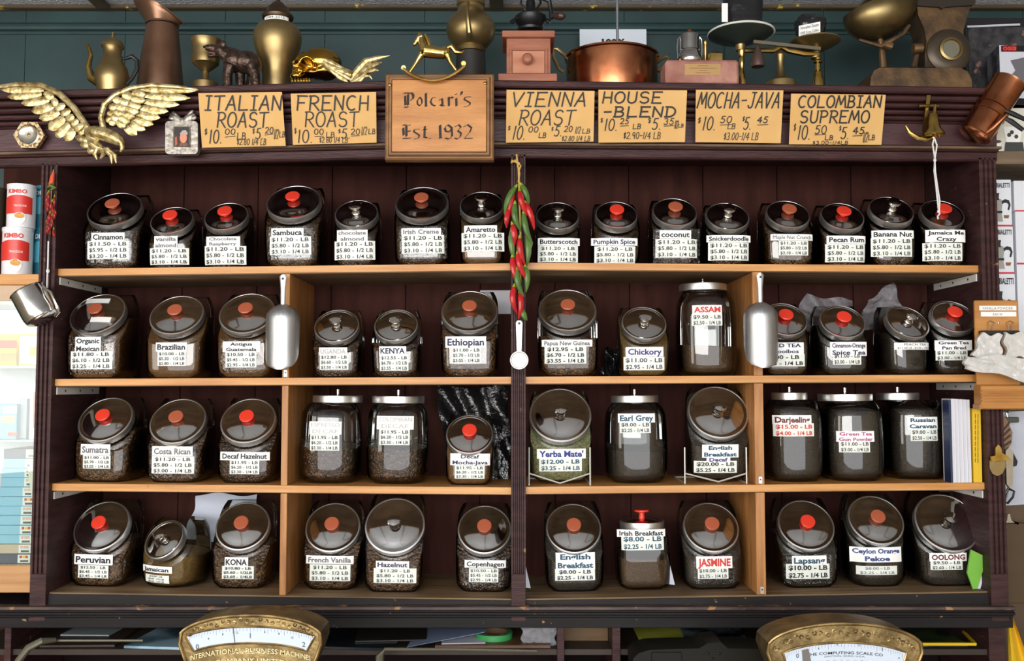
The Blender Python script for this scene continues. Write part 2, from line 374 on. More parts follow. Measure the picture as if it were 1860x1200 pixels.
for sx, nm in ((-1, 'wall_left'), (1, 'wall_right')):
    mb = MB(); mb.box(sx * 3.3, sx * 3.38, -6.2, Y_WALL + .1, 0, Z_CEIL)
    struct(mb.build(nm, mat('cream_wall', hx('b5a88f'), .7, var=(4, .3, .7), col2=hx('9c907a')), None, (sx * 3.3, 0, 0)))

# ================================================================== the wall cabinet
def xat(px, py=700, Y=0.0): return at(px, py, Y).x
XL0, XL1 = xat(71), xat(100)          # left post
XC0, XC1 = xat(928.5), xat(954.5)     # centre post
XR0, XR1 = xat(1783), xat(1814)       # right post
YB = 0.32                             # back of the interior
JX = 800.0
def line(p0, p1): return lambda px: p0[1] + (p1[1] - p0[1]) * (px - p0[0]) / (p1[0] - p0[0])
top_l, top_r = line((0, 166), (JX, 143)), line((JX, 143), (1800, 158))
bot_l, bot_r = line((0, 303), (JX, 285)), line((JX, 285), (1800, 292))
cab = thing('wall_cabinet', 'dark stained wooden wall cabinet with fluted posts, cornice and honey pine shelves', 'cabinet', (0, YB, .4))
XE0, XE1 = xat(-60), XR1 + .004       # ends of the cornice
def strip(mb, side, t0, t1, Y0, Y1, ch=0):
    """one moulding: t0..t1 fraction of the cornice height in the picture, front at Y0, back at Y1"""
    a, b = ((-60, JX) if side == 'l' else (JX, 1817)); tp, bt = (top_l, bot_l) if side == 'l' else (top_r, bot_r)
    P = []
    def z(px, t, Y): return at(px, tp(px) + (bt(px) - tp(px)) * t, Y).z
    xa, xb = (xat(a), xat(b)) if side == 'l' else (xat(a), XE1)
    za0, zb0, za1, zb1 = z(a, t1, Y0), z(b, t1, Y0), z(a, t0, Y0), z(b, t0, Y0)
    c = min(.004, (za1 - za0) * .3)
    rr = [[V((x, Y1, z0)), V((x, Y0 + c, z0)), V((x, Y0, z0 + c)), V((x, Y0, z1 - c)), V((x, Y0 + c, z1)), V((x, Y1, z1))] for x, z0, z1 in ((xa, za0, za1), (xb, zb0, zb1))]
    mb.rings(rr)
def ledge_z(X):
    px = 930 + X / S(-.095)
    f = top_l if px < JX else top_r
    return at(px, f(px), -.095).z
for sd in 'lr':
    mb = MB(); strip(mb, sd, 0, .095, -.095, .0); mb.build('cornice_lip', M_DARKH, cab)
    for t0, t1, y in ((.10, .125, -.074), (.125, .20, -.084), (.20, .225, -.062), (.225, .29, -.070), (.29, .315, -.050), (.315, .375, -.058), (.375, .40, -.038), (.40, .455, -.046), (.455, .50, -.028)):
        mb = MB(); strip(mb, sd, t0, t1, y, .0); mb.build('moulding', M_DARKH, cab)
    mb = MB(); strip(mb, sd, .49, .81, -.020, .0); mb.build('frieze_board', mat('frieze_wood', hx('553438'), .45, var=(10, .3, .75), col2=hx('432629'), stretch=(.6, 3, 3), bump=(40, .1), wear=(30, .73, hx('8a7058'))), cab)
    mb = MB(); strip(mb, sd, .80, .835, -.046, .0); mb.build('picture_ledge', mat('worn_ledge_wood', hx('7a644c'), .5, var=(14, .3, .7), col2=hx('4c3528'), stretch=(.6, 3, 3)), cab)
    mb = MB(); strip(mb, sd, .835, .872, -.030, .0); mb.build('moulding', M_DARKH, cab)
    mb = MB(); strip(mb, sd, .872, 1.0, -.020, .0); mb.build('lower_rail', M_DARKH, cab)
    # top plank behind the lip
    xa, xb = (XE0, xat(JX)) if sd == 'l' else (xat(JX), XE1)
    za, zb = ledge_z(xa + 1e-4), ledge_z(xb - 1e-4)
    MB().hexa([V((xa, 0, za - .02)), V((xb, 0, zb - .02)), V((xb, Y_WALL - .03, zb - .02)), V((xa, Y_WALL - .03, za - .02)), V((xa, 0, za)), V((xb, 0, zb)), V((xb, Y_WALL - .03, zb)), V((xa, Y_WALL - .03, za))]).build('top_plank', M_DARKH, cab)
ZBASE = at(930, 1128, -.02).z
# posts, fluted in front
def post(x0, x1, y_top_px, px):
    z1 = at(px, y_top_px, 0).z; zf = at(px, 1042, -.02).z
    w = x1 - x0; prof = [(x0, .03), (x0, -.02)]; n = 3; m = w * .10; gw = (w - 2 * m) / n
    for i in range(n):
        a = x0 + m + i * gw
        prof += [(a + gw * .12, -.02), (a + gw * .3, -.0135), (a + gw * .7, -.0135), (a + gw * .88, -.02)]
    prof += [(x1, -.02), (x1, .03)]
    o = MB().rings([[V((x, y, z)) for x, y in prof] for z in (zf, z1)]).build('post', M_DARK, cab, smooth=20)
    MB().box(x0, x1, -.0205, .03, ZBASE, zf, .001).build('post_foot', M_DARK, cab)
    return o
post(XL0, XL1, 300, 90); post(XC0, XC1, 284, 940); post(XR0, XR1, 290, 1790)
# side panels and back boards
ZT = at(930, 270, .1).z
MB().box(XL1 - .02, XL1, .03, YB, ZBASE, ZT).build('side_panel', M_DARK, cab)
MB().box(XR0, XR0 + .02, .03, YB, ZBASE, ZT).build('side_panel', M_DARK, cab)
nb = 11
for i in range(nb):
    a = XL1 + (XR0 - XL1) * i / nb; b = XL1 + (XR0 - XL1) * (i + 1) / nb
    MB().box(a + .001, b - .001, YB, YB + .014, .55, ZT + .02, .0015).build('back_board', M_BACK, cab)
MB().box(XL1 - .02, XR0 + .02, YB + .014, YB + .024, .4, ZT + .05).build('back_panel', M_BACK, cab)
MB().box(XL1 - .02, XR0 + .02, 0.0, YB, ZT, ZT + .015).build('top_panel', M_DARK, cab)
# shelves: two boards per row, left and right of the centre post
SH = {1: (line((112, 488), (930, 478)), line((957, 477), (1775, 482))), 2: (line((112, 688), (930, 684)), line((957, 684), (1775, 680))),
      3: (line((100, 878), (930, 885)), line((957, 884), (1785, 876))), 4: (line((90, 1075), (930, 1087)), line((957, 1087), (1800, 1073)))}
def shelf_z(r, X):
    px = 930 + X / S(0.0)
    f = SH[r][0] if X < (XC0 + XC1) / 2 else SH[r][1]
    # two fixed ends, straight board between them
    e0, e1 = (XL1, XC0) if X < (XC0 + XC1) / 2 else (XC1, XR0)
    p0, p1 = 930 + e0 / S(0), 930 + e1 / S(0)
    z0, z1 = at(p0, f(p0), 0).z, at(p1, f(p1), 0).z
    return z0 + (z1 - z0) * (X - e0) / (e1 - e0)
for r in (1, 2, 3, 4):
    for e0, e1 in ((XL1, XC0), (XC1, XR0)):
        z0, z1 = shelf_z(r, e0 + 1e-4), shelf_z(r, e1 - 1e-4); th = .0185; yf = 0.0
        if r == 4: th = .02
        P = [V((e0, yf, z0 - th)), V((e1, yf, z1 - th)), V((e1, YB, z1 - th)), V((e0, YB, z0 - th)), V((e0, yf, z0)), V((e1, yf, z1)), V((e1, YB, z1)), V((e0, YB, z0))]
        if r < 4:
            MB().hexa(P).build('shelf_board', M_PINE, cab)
            MB().hexa([p + V((0, .006 if i_ in (0, 1, 4, 5) else 0, -.0022 if i_ < 4 else -th)) for i_, p in enumerate(P)]).build('underside_shade_board', mat('underside_shade', hx('8a7258'), .7, var=(9, .3, .7), col2=hx('6a543e'), stretch=(.5, 5, 5), spec=.2), cab)  # added thin board, its darker colour paints in the shade under the shelf
        else:
            MB().hexa(P).build('shelf_board', mat('worn_shelf_wood', hx('937650'), .65, var=(8, .3, .7), col2=hx('5c4630'), stretch=(.4, 6, 6), bump=(40, .1)), cab)
            zb = at(930, 1104, -.008).z
            MB().hexa([V((e0, -.008, zb)), V((e1, -.008, zb)), V((e1, 0, zb)), V((e0, 0, zb)), V((e0, -.006, z0 - .004)), V((e1, -.006, z1 - .004)), V((e1, 0, z1 - .004)), V((e0, 0, z0 - .004))]).build('shelf_edge', M_BLACKW, cab)
# dividers
for px, th in ((518, .018), (1378, .025)):
    x = xat(px)
    for r in (1, 2, 3):
        zt = shelf_z(r, x) - .0210; zb = shelf_z(r + 1, x) + .0002
        MB().box(x - th / 2, x + th / 2, .001, YB, zb, zt, .0012).build('divider', M_PINEV, cab)
    rr = (2,) if px < 900 else (3, 4)
    for r in rr:
        zz = shelf_z(r, x)
        br = MB().box(x - .004, x + .006, -.0015, .0012, zz + .003, zz + .022, .0005).build('bracket', mat('zinc_plate', (.62, .63, .64), .4, .7), cab)
        MB().lathe([(.0022, 0), (.0015, .001)], 8, mtx=Mx.Translation((x + .001, -.0015, zz + .014)) @ Mx.Rotation(pi / 2, 4, 'X')).build('screw', M_IRON, br)
# white shelf brackets under the shelf ends
M_WMETAL = mat('white_enamel_metal', hx('d8d6d0'), .45)
for r in (1, 2, 3):
    for x0, x1, e in ((XL1 + .0005, XL1 + .004, XL1), (XR0 - .004, XR0 - .0005, XR0)):
        z = shelf_z(r, e + (.001 if e < 0 else -.001)) - .0215
        b = MB().box(x0, x1, .006, .27, z - .021, z - .001, .0005).build('shelf_bracket', M_WMETAL, cab)
        for yy in (.05, .14, .22):
            MB().box(x0 - .0006, x1 + .0006, yy, yy + .006, z - .014, z - .008).build('screw', M_IRON, b)
# base mouldings
for p0, p1, y in ((1102, 1108, -.036), (1108, 1112, -.028), (1112, 1117, -.034), (1117, 1121, -.024), (1121, 1140, -.020)):
    z1, z0 = at(930, p0, y).z, at(930, p1, y).z
    MB().box(XE0, XR1 + .01, y, .0, z0, z1, .0012).build('base_moulding', M_BLACKW if y != -.036 else mat('base_edge_wood', hx('5c4a40'), .45, var=(18, .3, .7), col2=hx('35282a'), stretch=(.6, 3, 3), wear=(22, .62, hx('a4784a'))), cab)
MB().box(XE0, XR1, .0, YB, ZBASE - .002, shelf_z(4, 0.5) - .022).build('base_board', M_BLACKW, cab)
# lower nook: uprights, shelf and dark back
ZN = at(930, 1181, 0.0).z
MB().box(XE0, XR1, YB - .004, YB, .3, ZBASE - .003).build('nook_back', mat('nook_dark', hx('1a1311'), .8, spec=.1), cab)
MB().box(XE0, XR1, .012, YB - .005, ZN - .015, ZN).build('nook_shelf', mat('nook_shelf_wood', hx('3a2c22'), .6, var=(10, .3, .7)), cab)
for a, b in ((8, 20), (1012, 1025), (1112, 1127), (1796, 1826)):
    MB().box(xat(a, 1160), xat(b, 1160), .0, .3, .3, ZBASE - .003, .001).build('nook_upright', M_DARK, cab)
MB().box(xat(1026, 1160), xat(1111, 1160), .10, .11, at(1070, 1166, .1).z, ZBASE - .003).build('nook_panel', mat('nook_plain_wood', hx('6e5028'), .6, var=(8, .3, .7), stretch=(.5, 4, 4)), cab)
MB().box(xat(1026, 1160), xat(1111, 1160), .10, .11, ZN, at(1070, 1166.5, .1).z).build('nook_drawer', mat('nook_drawer_wood', hx('4a2c1c'), .6, var=(8, .3, .7), stretch=(.5, 4, 4)), cab)
# ================================================================== jars
ELR = {1: radians(41), 2: radians(39), 3: radians(37.5), 4: radians(36)}                                   # tilt of the slanted mouth: elevation of its normal
C_BEAN = grain_mat('dark_coffee_beans', hx('1c110b'), hx('52351f'), 150, 1.0, .35, hx('7a5636'))
C_BEAN2 = grain_mat('brown_coffee_beans', hx('2a190e'), hx('6a4829'), 150, 1.0, .4, hx('8c6840'))
C_GRND = grain_mat('ground_coffee', hx('553616'), hx('7c5426'), 420, .4, .8)
C_TEA = grain_mat('dark_tea_leaves', hx('1c1610'), hx('3c3023'), 300, .6, .7)
C_TEAB = grain_mat('brown_tea', hx('3c2914'), hx('604428'), 380, .5, .8)
C_GREEN = grain_mat('green_yerba', hx('5c5a38'), hx('9c9a6e'), 330, .5, .85)
C_CHIC = grain_mat('chicory_grounds', hx('5e451a'), hx('84642c'), 420, .4, .85)
K_RED = mat('red_plastic', hx('e8402e'), .3, spec=.4)
K_BRN = mat('terracotta_plastic', hx('b05c40'), .35, spec=.4)
T_TAPE = glass_mat('clear_tape', (.97, .97, .97), 1.45, .10, (95, .9), .0)
INKS = {'k': M_INK, 'g': mat('faded_grey_ink', hx('6e6e70'), .6), 'p': mat('pale_ink', hx('b9b4ae'), .6), 'b': mat('blue_ink', hx('2a3f86'), .6), 't': mat('teal_ink', hx('1f4f66'), .6),
        'r': mat('red_ink', hx('d3392e'), .6), 'v': mat('violet_ink', hx('3d2f80'), .6), 'm': mat('magenta_ink', hx('b04a80'), .6), 'n': mat('navy_ink', hx('23264a'), .6), 'o': mat('maroon_ink', hx('6e2a2c'), .6)}
P_WARM = mat('ivory_label_paper', hx('e9eee6'), .6); P_WHT = mat('white_label_paper', hx('fbfbf8'), .6)

def se(a, b, n, th):
    c, s_ = cos(th), sin(th)
    return (a * abs(c) ** (2 / n) * (1 if c >= 0 else -1), b * abs(s_) ** (2 / n) * (1 if s_ >= 0 else -1))
def body_scale(u, bulge):
    """half-width factor along the height, 0 base .. 1 top"""
    if u < .10: return .76 + .16 * sqrt(max(0, 1 - (1 - u / .10) ** 2)) + bulge * (max(-.6, 1 - ((.1 - .45) / .55) ** 2)) * (u / .10)
    k = 1 - ((u - .45) / .55) ** 2
    return .92 + bulge * max(-.6, k)
def make_body(W, Dp, H, n, bulge, inset=0.0, cut=None, fill=None, shoulder=False, nz=20, ns=44):
    bm = bmesh.new(); rings = []
    ztop = H - inset
    for k in range(nz + 1):
        u = k / nz; z = inset + (ztop - inset) * u; s_ = body_scale(u, bulge)
        if u > .84: s_ *= 1 - (.20 if shoulder else .12) * ((u - .84) / .16) ** 2
        a, b = W / 2 * s_ - inset, Dp / 2 * (s_ * .5 + .5 * (1 if not shoulder else s_)) - inset
        rings.append([bm.verts.new((*se(a, b, n, 2 * pi * (i + .5) / ns), z)) for i in range(ns)])
    for k in range(nz):
        for i in range(ns):
            j = (i + 1) % ns; bm.faces.new((rings[k][i], rings[k][j], rings[k + 1][j], rings[k + 1][i]))
    bm.faces.new(rings[0][::-1]); bm.faces.new(rings[-1])
    def chop(co, no):
        g = bmesh.ops.bisect_plane(bm, geom=bm.verts[:] + bm.edges[:] + bm.faces[:], plane_co=co, plane_no=no, clear_outer=True)
        ed = [e for e in g['geom_cut'] if isinstance(e, bmesh.types.BMEdge)]
        if ed: bmesh.ops.contextual_create(bm, geom=ed)
    if cut: chop(cut[0] - cut[1] * inset, cut[1])
    if fill: chop(V((0, 0, fill)), V((0.04, -.06, 1)).normalized())
    m = MB(); m.frombm(bm); return m
def front_y(x, z, W, Dp, H, n, bulge):
    u = min(max(z / H, 0), 1); s_ = body_scale(u, bulge); a, b = W / 2 * s_, Dp / 2 * (s_ * .5 + .5)
    q = min(abs(x / a), .88)
    return -b * (1 - q ** n) ** (1 / n)
def slope(row, X): return -atan2(shelf_z(row, X + .02) - shelf_z(row, X - .02), .04)
def add_lid(root, M, D, knob, flat=False):
    """chromed lid on the frame M (z = outward normal of the mouth)"""
    r = D / 2; ln = 'lid'
    prof = [(r * .90, -.002), (r * .985, 0), (r, .004), (r, .0165), (r * .985, .019), (r * .93, .0192), (r * .86, .0172), (r * .80, .0178), (r * .68, .0178 + r * .038), (r * .5, .0178 + r * .078), (r * .3, .0178 + r * .107), (r * .12, .0178 + r * .118), (.0001, .0178 + r * .12)]
    if flat: prof = prof[:8] + [(r * .5, .0178 + r * .03), (.0001, .0178 + r * .045)]
    lid = MB().lathe(prof, 48, mtx=M).build(ln, M_CHROME, root, world=False, smooth=30)
    MB().lathe([(r * .985, -.001), (r * 1.006, 0), (r * 1.008, .004), (r * 1.008, .0155), (r * 1.0, .0185), (r * .955, .0196), (r * .945, .0188)], 48, mtx=M, cap0=False, cap1=False).build('rim', M_RIM, lid, world=False, smooth=30)
    if knob in 'rb':
        mt = K_RED if knob == 'r' else K_BRN; h = .010
        MB().lathe([(.0095, 0), (.0075, .004), (.0065, h * .7), (.009, h - .004), (.0172, h), (.0202, h + .002), (.0202, h + .0045), (.0185, h + .006), (.0001, h + .0066)], 24, mtx=M @ Mx.Translation((0, 0, .017 + r * .12))).build('knob', mt, lid, world=False)
    elif knob == 'c':
        MB().lathe([(.014, 0), (.0105, .004), (.009, .012), (.0165, .018), (.0188, .022), (.0165, .0265), (.009, .0285), (.0001, .029)], 24, mtx=M @ Mx.Translation((0, 0, .017 + r * .12))).build('knob', M_CHROME, lid, world=False)
    elif knob == 's':
        MB().lathe([(.007, 0), (.0052, .002), (.005, .012), (.0056, .0125), (.0056, .0155), (.0001, .0165)], 16, mtx=M @ Mx.Translation((0, 0, .017 + r * .045))).build('knob', M_CHROME, lid, world=False)
    elif knob == 'T':
        MB().lathe([(.009, 0), (.0075, .012), (.0075, .016), (.021, .020), (.021, .025), (.0001, .0265)], 20, mtx=M @ Mx.Translation((0, 0, .017 + r * .12))).build('knob', K_RED, lid, world=False)
    return lid
def local_rect(root, rect, ypl):
    """picture rectangle -> local (x, z) rectangle on the jar's front plane y=ypl"""
    im = root.matrix_basis.inverted(); o = im @ CAM; out = []
    for px, py in ((rect[0], rect[1]), (rect[2], rect[3])):
        d = im.to_3x3() @ ray(px, py); t = (ypl - o.y) / d.y; p = o + d * t; out.append((p.x, p.z))
    return out[0][0], out[1][1], out[1][0], out[0][1]     # x0,z0,x1,z1
def label_on(root, shape, rect, lines, ink='k', name='label', bold=.022, paper=None, off=.0010, tape=False, tilt=0.0, vee=0.0, fills=None):
    W, Dp, H, n, bulge = shape
    x0, z0, x1, z1 = local_rect(root, rect, -Dp / 2 * .97)
    xm, zm = (x0 + x1) / 2, (z0 + z1) / 2; ca, sa = cos(tilt), sin(tilt)
    def fn(off2):
        def g(x, z):
            X = xm + (x - xm) * ca - (z - zm) * sa; Z = zm + (x - xm) * sa + (z - zm) * ca - vee * abs(x - xm)
            return V((X, front_y(X, Z, W, Dp, H, n, bulge) - off2, Z))
        return g
    g = fn(off)
    lab = MB().sheet(lambda u, v: g(x0 + (x1 - x0) * u, z0 + (z1 - z0) * v), 22, 4, .0005).build(name, paper or P_WARM, root, world=False)
    mt = MB(); gt = fn(off + .0013); nl = len(lines); lh = (z1 - z0) / nl
    for i, s in enumerate(lines):
        if not s: continue
        zb = z1 - lh * (i + 1) + lh * .20
        pad = (x1 - x0) * .05
        put_text(mt, s, gt, x0 + pad, x1 - pad, zb, lh * .60, bold, fit=True, maxstretch=1.55)
    if mt.v: mt.build('lettering', INKS[ink], lab, world=False, smooth=0, flip=False)
    return lab
def tape_on(root, shape, rect):
    W, Dp, H, n, bulge = shape; x0, z0, x1, z1 = local_rect(root, rect, -Dp / 2 * .97)
    g = lambda x, z: V((x, front_y(x, z, W, Dp, H, n, bulge) - .0004 - .0004 * (1 + sin(x * 300) * sin(z * 260)), z))
    MB().sheet(lambda u, v: g(x0 + (x1 - x0) * u, z0 + (z1 - z0) * v), 14, 8, .0003).build('clear_tape', T_TAPE, root, world=False)
LB, HF, QT = ' - LB', ' - 1/2 LB', ' - 1/4 LB'
def price(a, b=None, c=None):
    r = ['$' + a + LB]
    if b: r.append('$' + b + HF)
    if c: r.append('$' + c + QT)
    return r
STD = price('11.20', '5.80', '3.10')
YF = {1: .018, 2: .020, 3: .040, 4: .068}
ROWN = {1: 'top shelf', 2: 'second shelf', 3: 'third shelf', 4: 'bottom shelf'}
KN = {'r': 'red knob', 'b': 'brown knob', 'c': 'chrome knob', 's': 'flat chrome lid', 'T': 'red T-shaped knob'}
def slant_jar(row, cx, cy, dpx, wpx, knob, content, names, nrect, prices, prect, fill=.8, rot=0, n=5.2, bulge=.08, yf=None, nink='k', pink='k', nbold=.026, pbold=.014, desc=None, el=None, tilt=0.0, zoff=0.0, deep=1.0, vee=0, ptilt=0, tape=False, paper=None, cname='coffee_beans', extra=None, sayname=None):
    Yf = YF[row] if yf is None else yf
    el = el or ELR[row]; cy -= 3
    D = dpx * S(Yf + .06); W = max(wpx * S(Yf), D * 1.02)
    s_ = D / 2 + .012; Dp = (D + .030) * sin(el) + .042 * deep
    up = V((0, sin(el), cos(el))); nrm = V((0, -cos(el), sin(el)))
    # position: mouth centre should project to cx, cy
    X = at(cx, cy, Yf + s_ * sin(el)).x
    def root_m(hf):
        zs = shelf_z(row, X) + .0004 + zoff
        return Mx.Translation((X, Yf + Dp / 2, zs)) @ Mx.Rotation(slope(row, X), 4, 'Y') @ Mx.Rotation(radians(rot), 4, 'Z') @ Mx.Rotation(tilt, 4, 'X')
    lo, hi = .03, .24
    for _ in range(30):
        hf = (lo + hi) / 2; c = V((0, -Dp / 2 * .97, hf)) + up * s_ + nrm * .030
        if proj(root_m(hf) @ c)[1] > cy: lo = hf
        else: hi = hf
    # recentre in x
    for _ in range(4): X += (cx - proj(root_m(hf) @ c)[0]) * S(Yf + .08)
    H = hf + (D + .026) * cos(el) + .004
    nm = sayname or ' '.join(names)
    root = thing('tea_jar' if 'tea' in cname else 'coffee_jar', (desc or ('slant-front glass jar labelled %s, chrome lid with %s, on %s' % (nm, KN[knob], ROWN[row]))), 'jar', (0, 0, 0), group='glass jars on the cabinet shelves')
    m = root_m(hf); root.location = m.translation; root.rotation_euler = m.to_euler(); bpy.context.view_layer.update()
    root['_'] = 0; del root['_']
    shape = (W, Dp, H, n, bulge); co = V((0, -Dp / 2 * .97, hf))
    make_body(W, Dp, H, n, bulge, 0, (co, nrm)).build('glass_body', M_GLASS, root, world=False, smooth=28)
    make_body(W, Dp, H, n, bulge, .004, (co - nrm * .006, nrm), H * fill, nz=14, ns=36).build(cname, content, root, world=False, smooth=28, kind='stuff')
    # neck and lid frame
    y_ = up.normalized(); z_ = nrm; x_ = V((1, 0, 0)); c0 = co + up * s_
    M = Mx(((x_.x, y_.x, z_.x, c0.x), (x_.y, y_.y, z_.y, c0.y), (x_.z, y_.z, z_.z, c0.z), (0, 0, 0, 1)))
    MB().lathe([(D * .44, -.001), (D * .455, .004), (D * .45, .010)], 40, mtx=M, cap0=False, cap1=False).build('glass_neck', M_GLASS, root, world=False)
    add_lid(root, M @ Mx.Translation((0, 0, .006)), D, knob)
    if tape: tape_on(root, shape, (min(nrect[0], prect[0]) - 4, nrect[1] - 3, max(nrect[2], prect[2]) + 5, prect[3] + 9))
    label_on(root, shape, nrect, names, nink, 'name_label', nbold, paper or P_WHT, .0016)
    if prices: label_on(root, shape, prect, prices, pink, 'price_label', pbold, None, .0010, vee=vee, tilt=ptilt)
    if extra:
        for nm_, er, el_, ei in extra: label_on(root, shape, er, el_, ei, nm_, nbold, P_WHT, .0018)
    return root, shape, M, D
def barrel_jar(row, bx0, bx1, ytop, lx0, lx1, content, names, nrect, prices, prect, fill=.5, n=2.7, bulge=.08, yf=None, nink='k', pink='k', nbold=.02, pbold=.014, knob='s', cname='coffee_beans', sayname=None, desc=None, shoulder=True):
    Yf = YF[row] if yf is None else yf
    W = (bx1 - bx0) * S(Yf + .07); Dp = min(W, .178); D = (lx1 - lx0) * S(Yf + .07)
    cx = (bx0 + bx1) / 2; Yc = Yf + Dp / 2; X = at(cx, 800, Yc).x
    zs = shelf_z(row, X) + .0004; H = at(cx, ytop, Yc).z - zs - .005
    nm = sayname or ' '.join(names)
    root = thing('tea_jar' if 'tea' in cname else 'coffee_jar', desc or ('upright barrel-shaped glass jar labelled %s, flat chrome lid, on %s' % (nm, ROWN[row])), 'jar', (X, Yc, zs), (0, slope(row, X), 0), group='glass jars on the cabinet shelves')
    bpy.context.view_layer.update()
    shape = (W, Dp, H, n, bulge)
    make_body(W, Dp, H, n, bulge, 0, shoulder=shoulder).build('glass_body', M_GLASS, root, world=False, smooth=28)
    make_body(W, Dp, H, n, bulge, .005, None, H * fill, shoulder=shoulder, nz=14, ns=36).build(cname, content, root, world=False, smooth=28, kind='stuff')
    M = Mx.Translation((((lx0 + lx1) - (bx0 + bx1)) / 2 * S(Yc), 0, H))
    MB().lathe([(D * .44, -.003), (D * .45, .010)], 40, mtx=M, cap0=False, cap1=False).build('glass_neck', M_GLASS, root, world=False)
    add_lid(root, M @ Mx.Translation((0, 0, .002)), D, knob, flat=knob == 's')
    label_on(root, shape, nrect, names, nink, 'name_label', nbold, P_WHT, .0016)
    label_on(root, shape, prect, prices, pink, 'price_label', pbold, None, .0010)
    return root, shape
SJ = slant_jar
# ---- row 1
SJ(1, 207, 380, 97, 108, 'b', C_BEAN, ['Cinnamon'], (167, 423, 227, 438), price('11.50', '5.95', '3.20'), (159, 438, 234, 470), tape=True)
SJ(1, 311, 400, 76, 84, 'r', C_BEAN, ['vanilla', 'almond'], (281, 429, 323, 451), STD, (272, 451, 342, 480), nink='g')
SJ(1, 410, 393, 78, 80, 'r', C_BEAN, ['Chocolate', 'Raspberry'], (375, 430, 436, 447), STD, (371, 447, 446, 480), nink='g')
SJ(1, 533, 367, 98, 106, 'r', C_BEAN2, ['Sambuca'], (493, 415, 552, 430), STD, (490, 430, 565, 462), tape=True)
SJ(1, 647, 388, 78, 82, 'c', C_BEAN, ['chocolate', 'almond'], (612, 418, 668, 439), STD, (607, 438, 681, 471), nink='g')
SJ(1, 766, 369, 96, 103, 'b', C_BEAN, ['Irish Creme'], (729, 415, 801, 427), STD, (730, 427, 807, 460), nink='g', tape=True)
SJ(1, 875, 373, 80, 82, 'c', C_GRND, ['Amaretto'], (843, 410, 903, 424), STD, (838, 423, 916, 456), cname='ground_coffee')
SJ(1, 1013, 392, 78, 82, 'c', C_BEAN, ['Butterscotch'], (977, 432, 1053, 446), STD, (977, 446, 1050, 476))
SJ(1, 1120, 390, 76, 88, 'r', C_BEAN2, ['Pumpkin Spice'], (1074, 432, 1158, 446), STD, (1080, 447, 1154, 478), nink='n')
SJ(1, 1226, 385, 80, 88, 'b', C_BEAN, ['coconut'], (1198, 418, 1255, 434), STD, (1191, 434, 1267, 468), tape=True)
SJ(1, 1322, 393, 78, 80, 'c', C_BEAN, ['Snickerdoodle'], (1284, 427, 1364, 440), STD, (1287, 440, 1361, 473))
SJ(1, 1432, 389, 78, 90, 'b', C_BEAN2, ['Maple Nut Crunch'], (1400, 425, 1477, 437), STD, (1414, 437, 1468, 464), nbold=0)
SJ(1, 1531, 393, 77, 84, 'r', C_BEAN, ['Pecan Rum'], (1502, 428, 1573, 443), STD, (1500, 443, 1572, 476))
SJ(1, 1620, 382, 79, 80, 'c', C_BEAN, ['Banana Nut'], (1584, 418, 1660, 433), STD, (1583, 432, 1657, 466))
SJ(1, 1713, 388, 77, 82, 'r', C_BEAN, ['Jamaica Me', 'Crazy'], (1682, 417, 1754, 440), STD, (1677, 441, 1748, 474))
# ---- row 2
oj = SJ(2, 176, 570, 99, 108, 'b', C_GRND, ['Organic', 'Mexican'], (138, 612, 184, 640), price('11.80', '6.10', '3.25'), (129, 638, 203, 670), rot=-3, tape=True, cname='ground_coffee', fill=.72)
SJ(2, 320, 572, 96, 106, 'b', C_GRND, ['Brazilian'], (284, 622, 340, 638), price('10.00', '5.20', '2.80'), (287, 638, 338, 664), cname='ground_coffee', fill=.75)
SJ(2, 448, 569, 100, 108, 'b', C_GRND, ['Antigua', 'Guatemala'], (405, 620, 473, 639), price('10.50', '5.45', '2.95'), (410, 639, 466, 667), cname='ground_coffee', fill=.7, tape=True)
SJ(2, 611, 592, 80, 88, 'c', C_BEAN, ['UGANDA'], (580, 631, 631, 645), price('12.80', '6.60', '3.50'), (581, 644, 633, 671), nink='p', fill=.55, bulge=.1)
SJ(2, 719, 591, 78, 88, 'c', C_BEAN, ['KENYA'], (689, 629, 738, 645), price('12.55', '6.70', '3.55'), (690, 645, 742, 673), nink='n', fill=.5, bulge=.1)
SJ(2, 853, 565, 102, 108, 'b', C_BEAN2, ['Ethiopian'], (809, 611, 883, 631), price('11.00', '5.70', '3.05'), (820, 631, 874, 659), nink='n', fill=.62)
SJ(2, 1031, 563, 104, 112, 'b', C_BEAN2, ['Papua New Guinea'], (984, 617, 1076, 629), price('12.95', '6.70', '3.55'), (989, 629, 1065, 660), nink='g', pbold=.03, fill=.45)
SJ(2, 1170, 587, 80, 92, 'c', C_CHIC, ['Chickory'], (1137, 630, 1205, 647), ['$11.00 - LB', '$2.95 - 1/4 LB'], (1133, 648, 1207, 672), nink='v', pink='n', nbold=.028, fill=.75, cname='ground_chicory')
barrel_jar(2, 1231, 1338, 527, 1238, 1323, C_TEAB, ['ASSAM'], (1258, 554, 1311, 570), ['$9.50 - LB', '$2.50 - 1/4 LB'], (1257, 570, 1312, 591), fill=.36, nink='r', nbold=.034, cname='tea_leaves', yf=.04)
SJ(2, 1426, 580, 80, 84, 'r', C_TEAB, ['RED TEA', 'Rooibos'], (1393, 622, 1460, 643), ['   .00 - LB', '   25 - 1/4 LB'], (1394, 643, 1462, 665), nink='n', nbold=.028, pbold=.026, fill=.6, cname='tea_leaves', desc='slant-front glass jar of red tea with red knob, half hidden by the right hanging scoop')
SJ(2, 1531, 584, 80, 88, 'r', C_TEA, ['Cinnamon-Orange', 'Spice Tea'], (1507, 621, 1575, 646), ['$11.00 - LB', '$3.00 - 1/4 LB'], (1512, 641, 1564, 662), nink='n', fill=.7, cname='tea_leaves', bulge=.1)
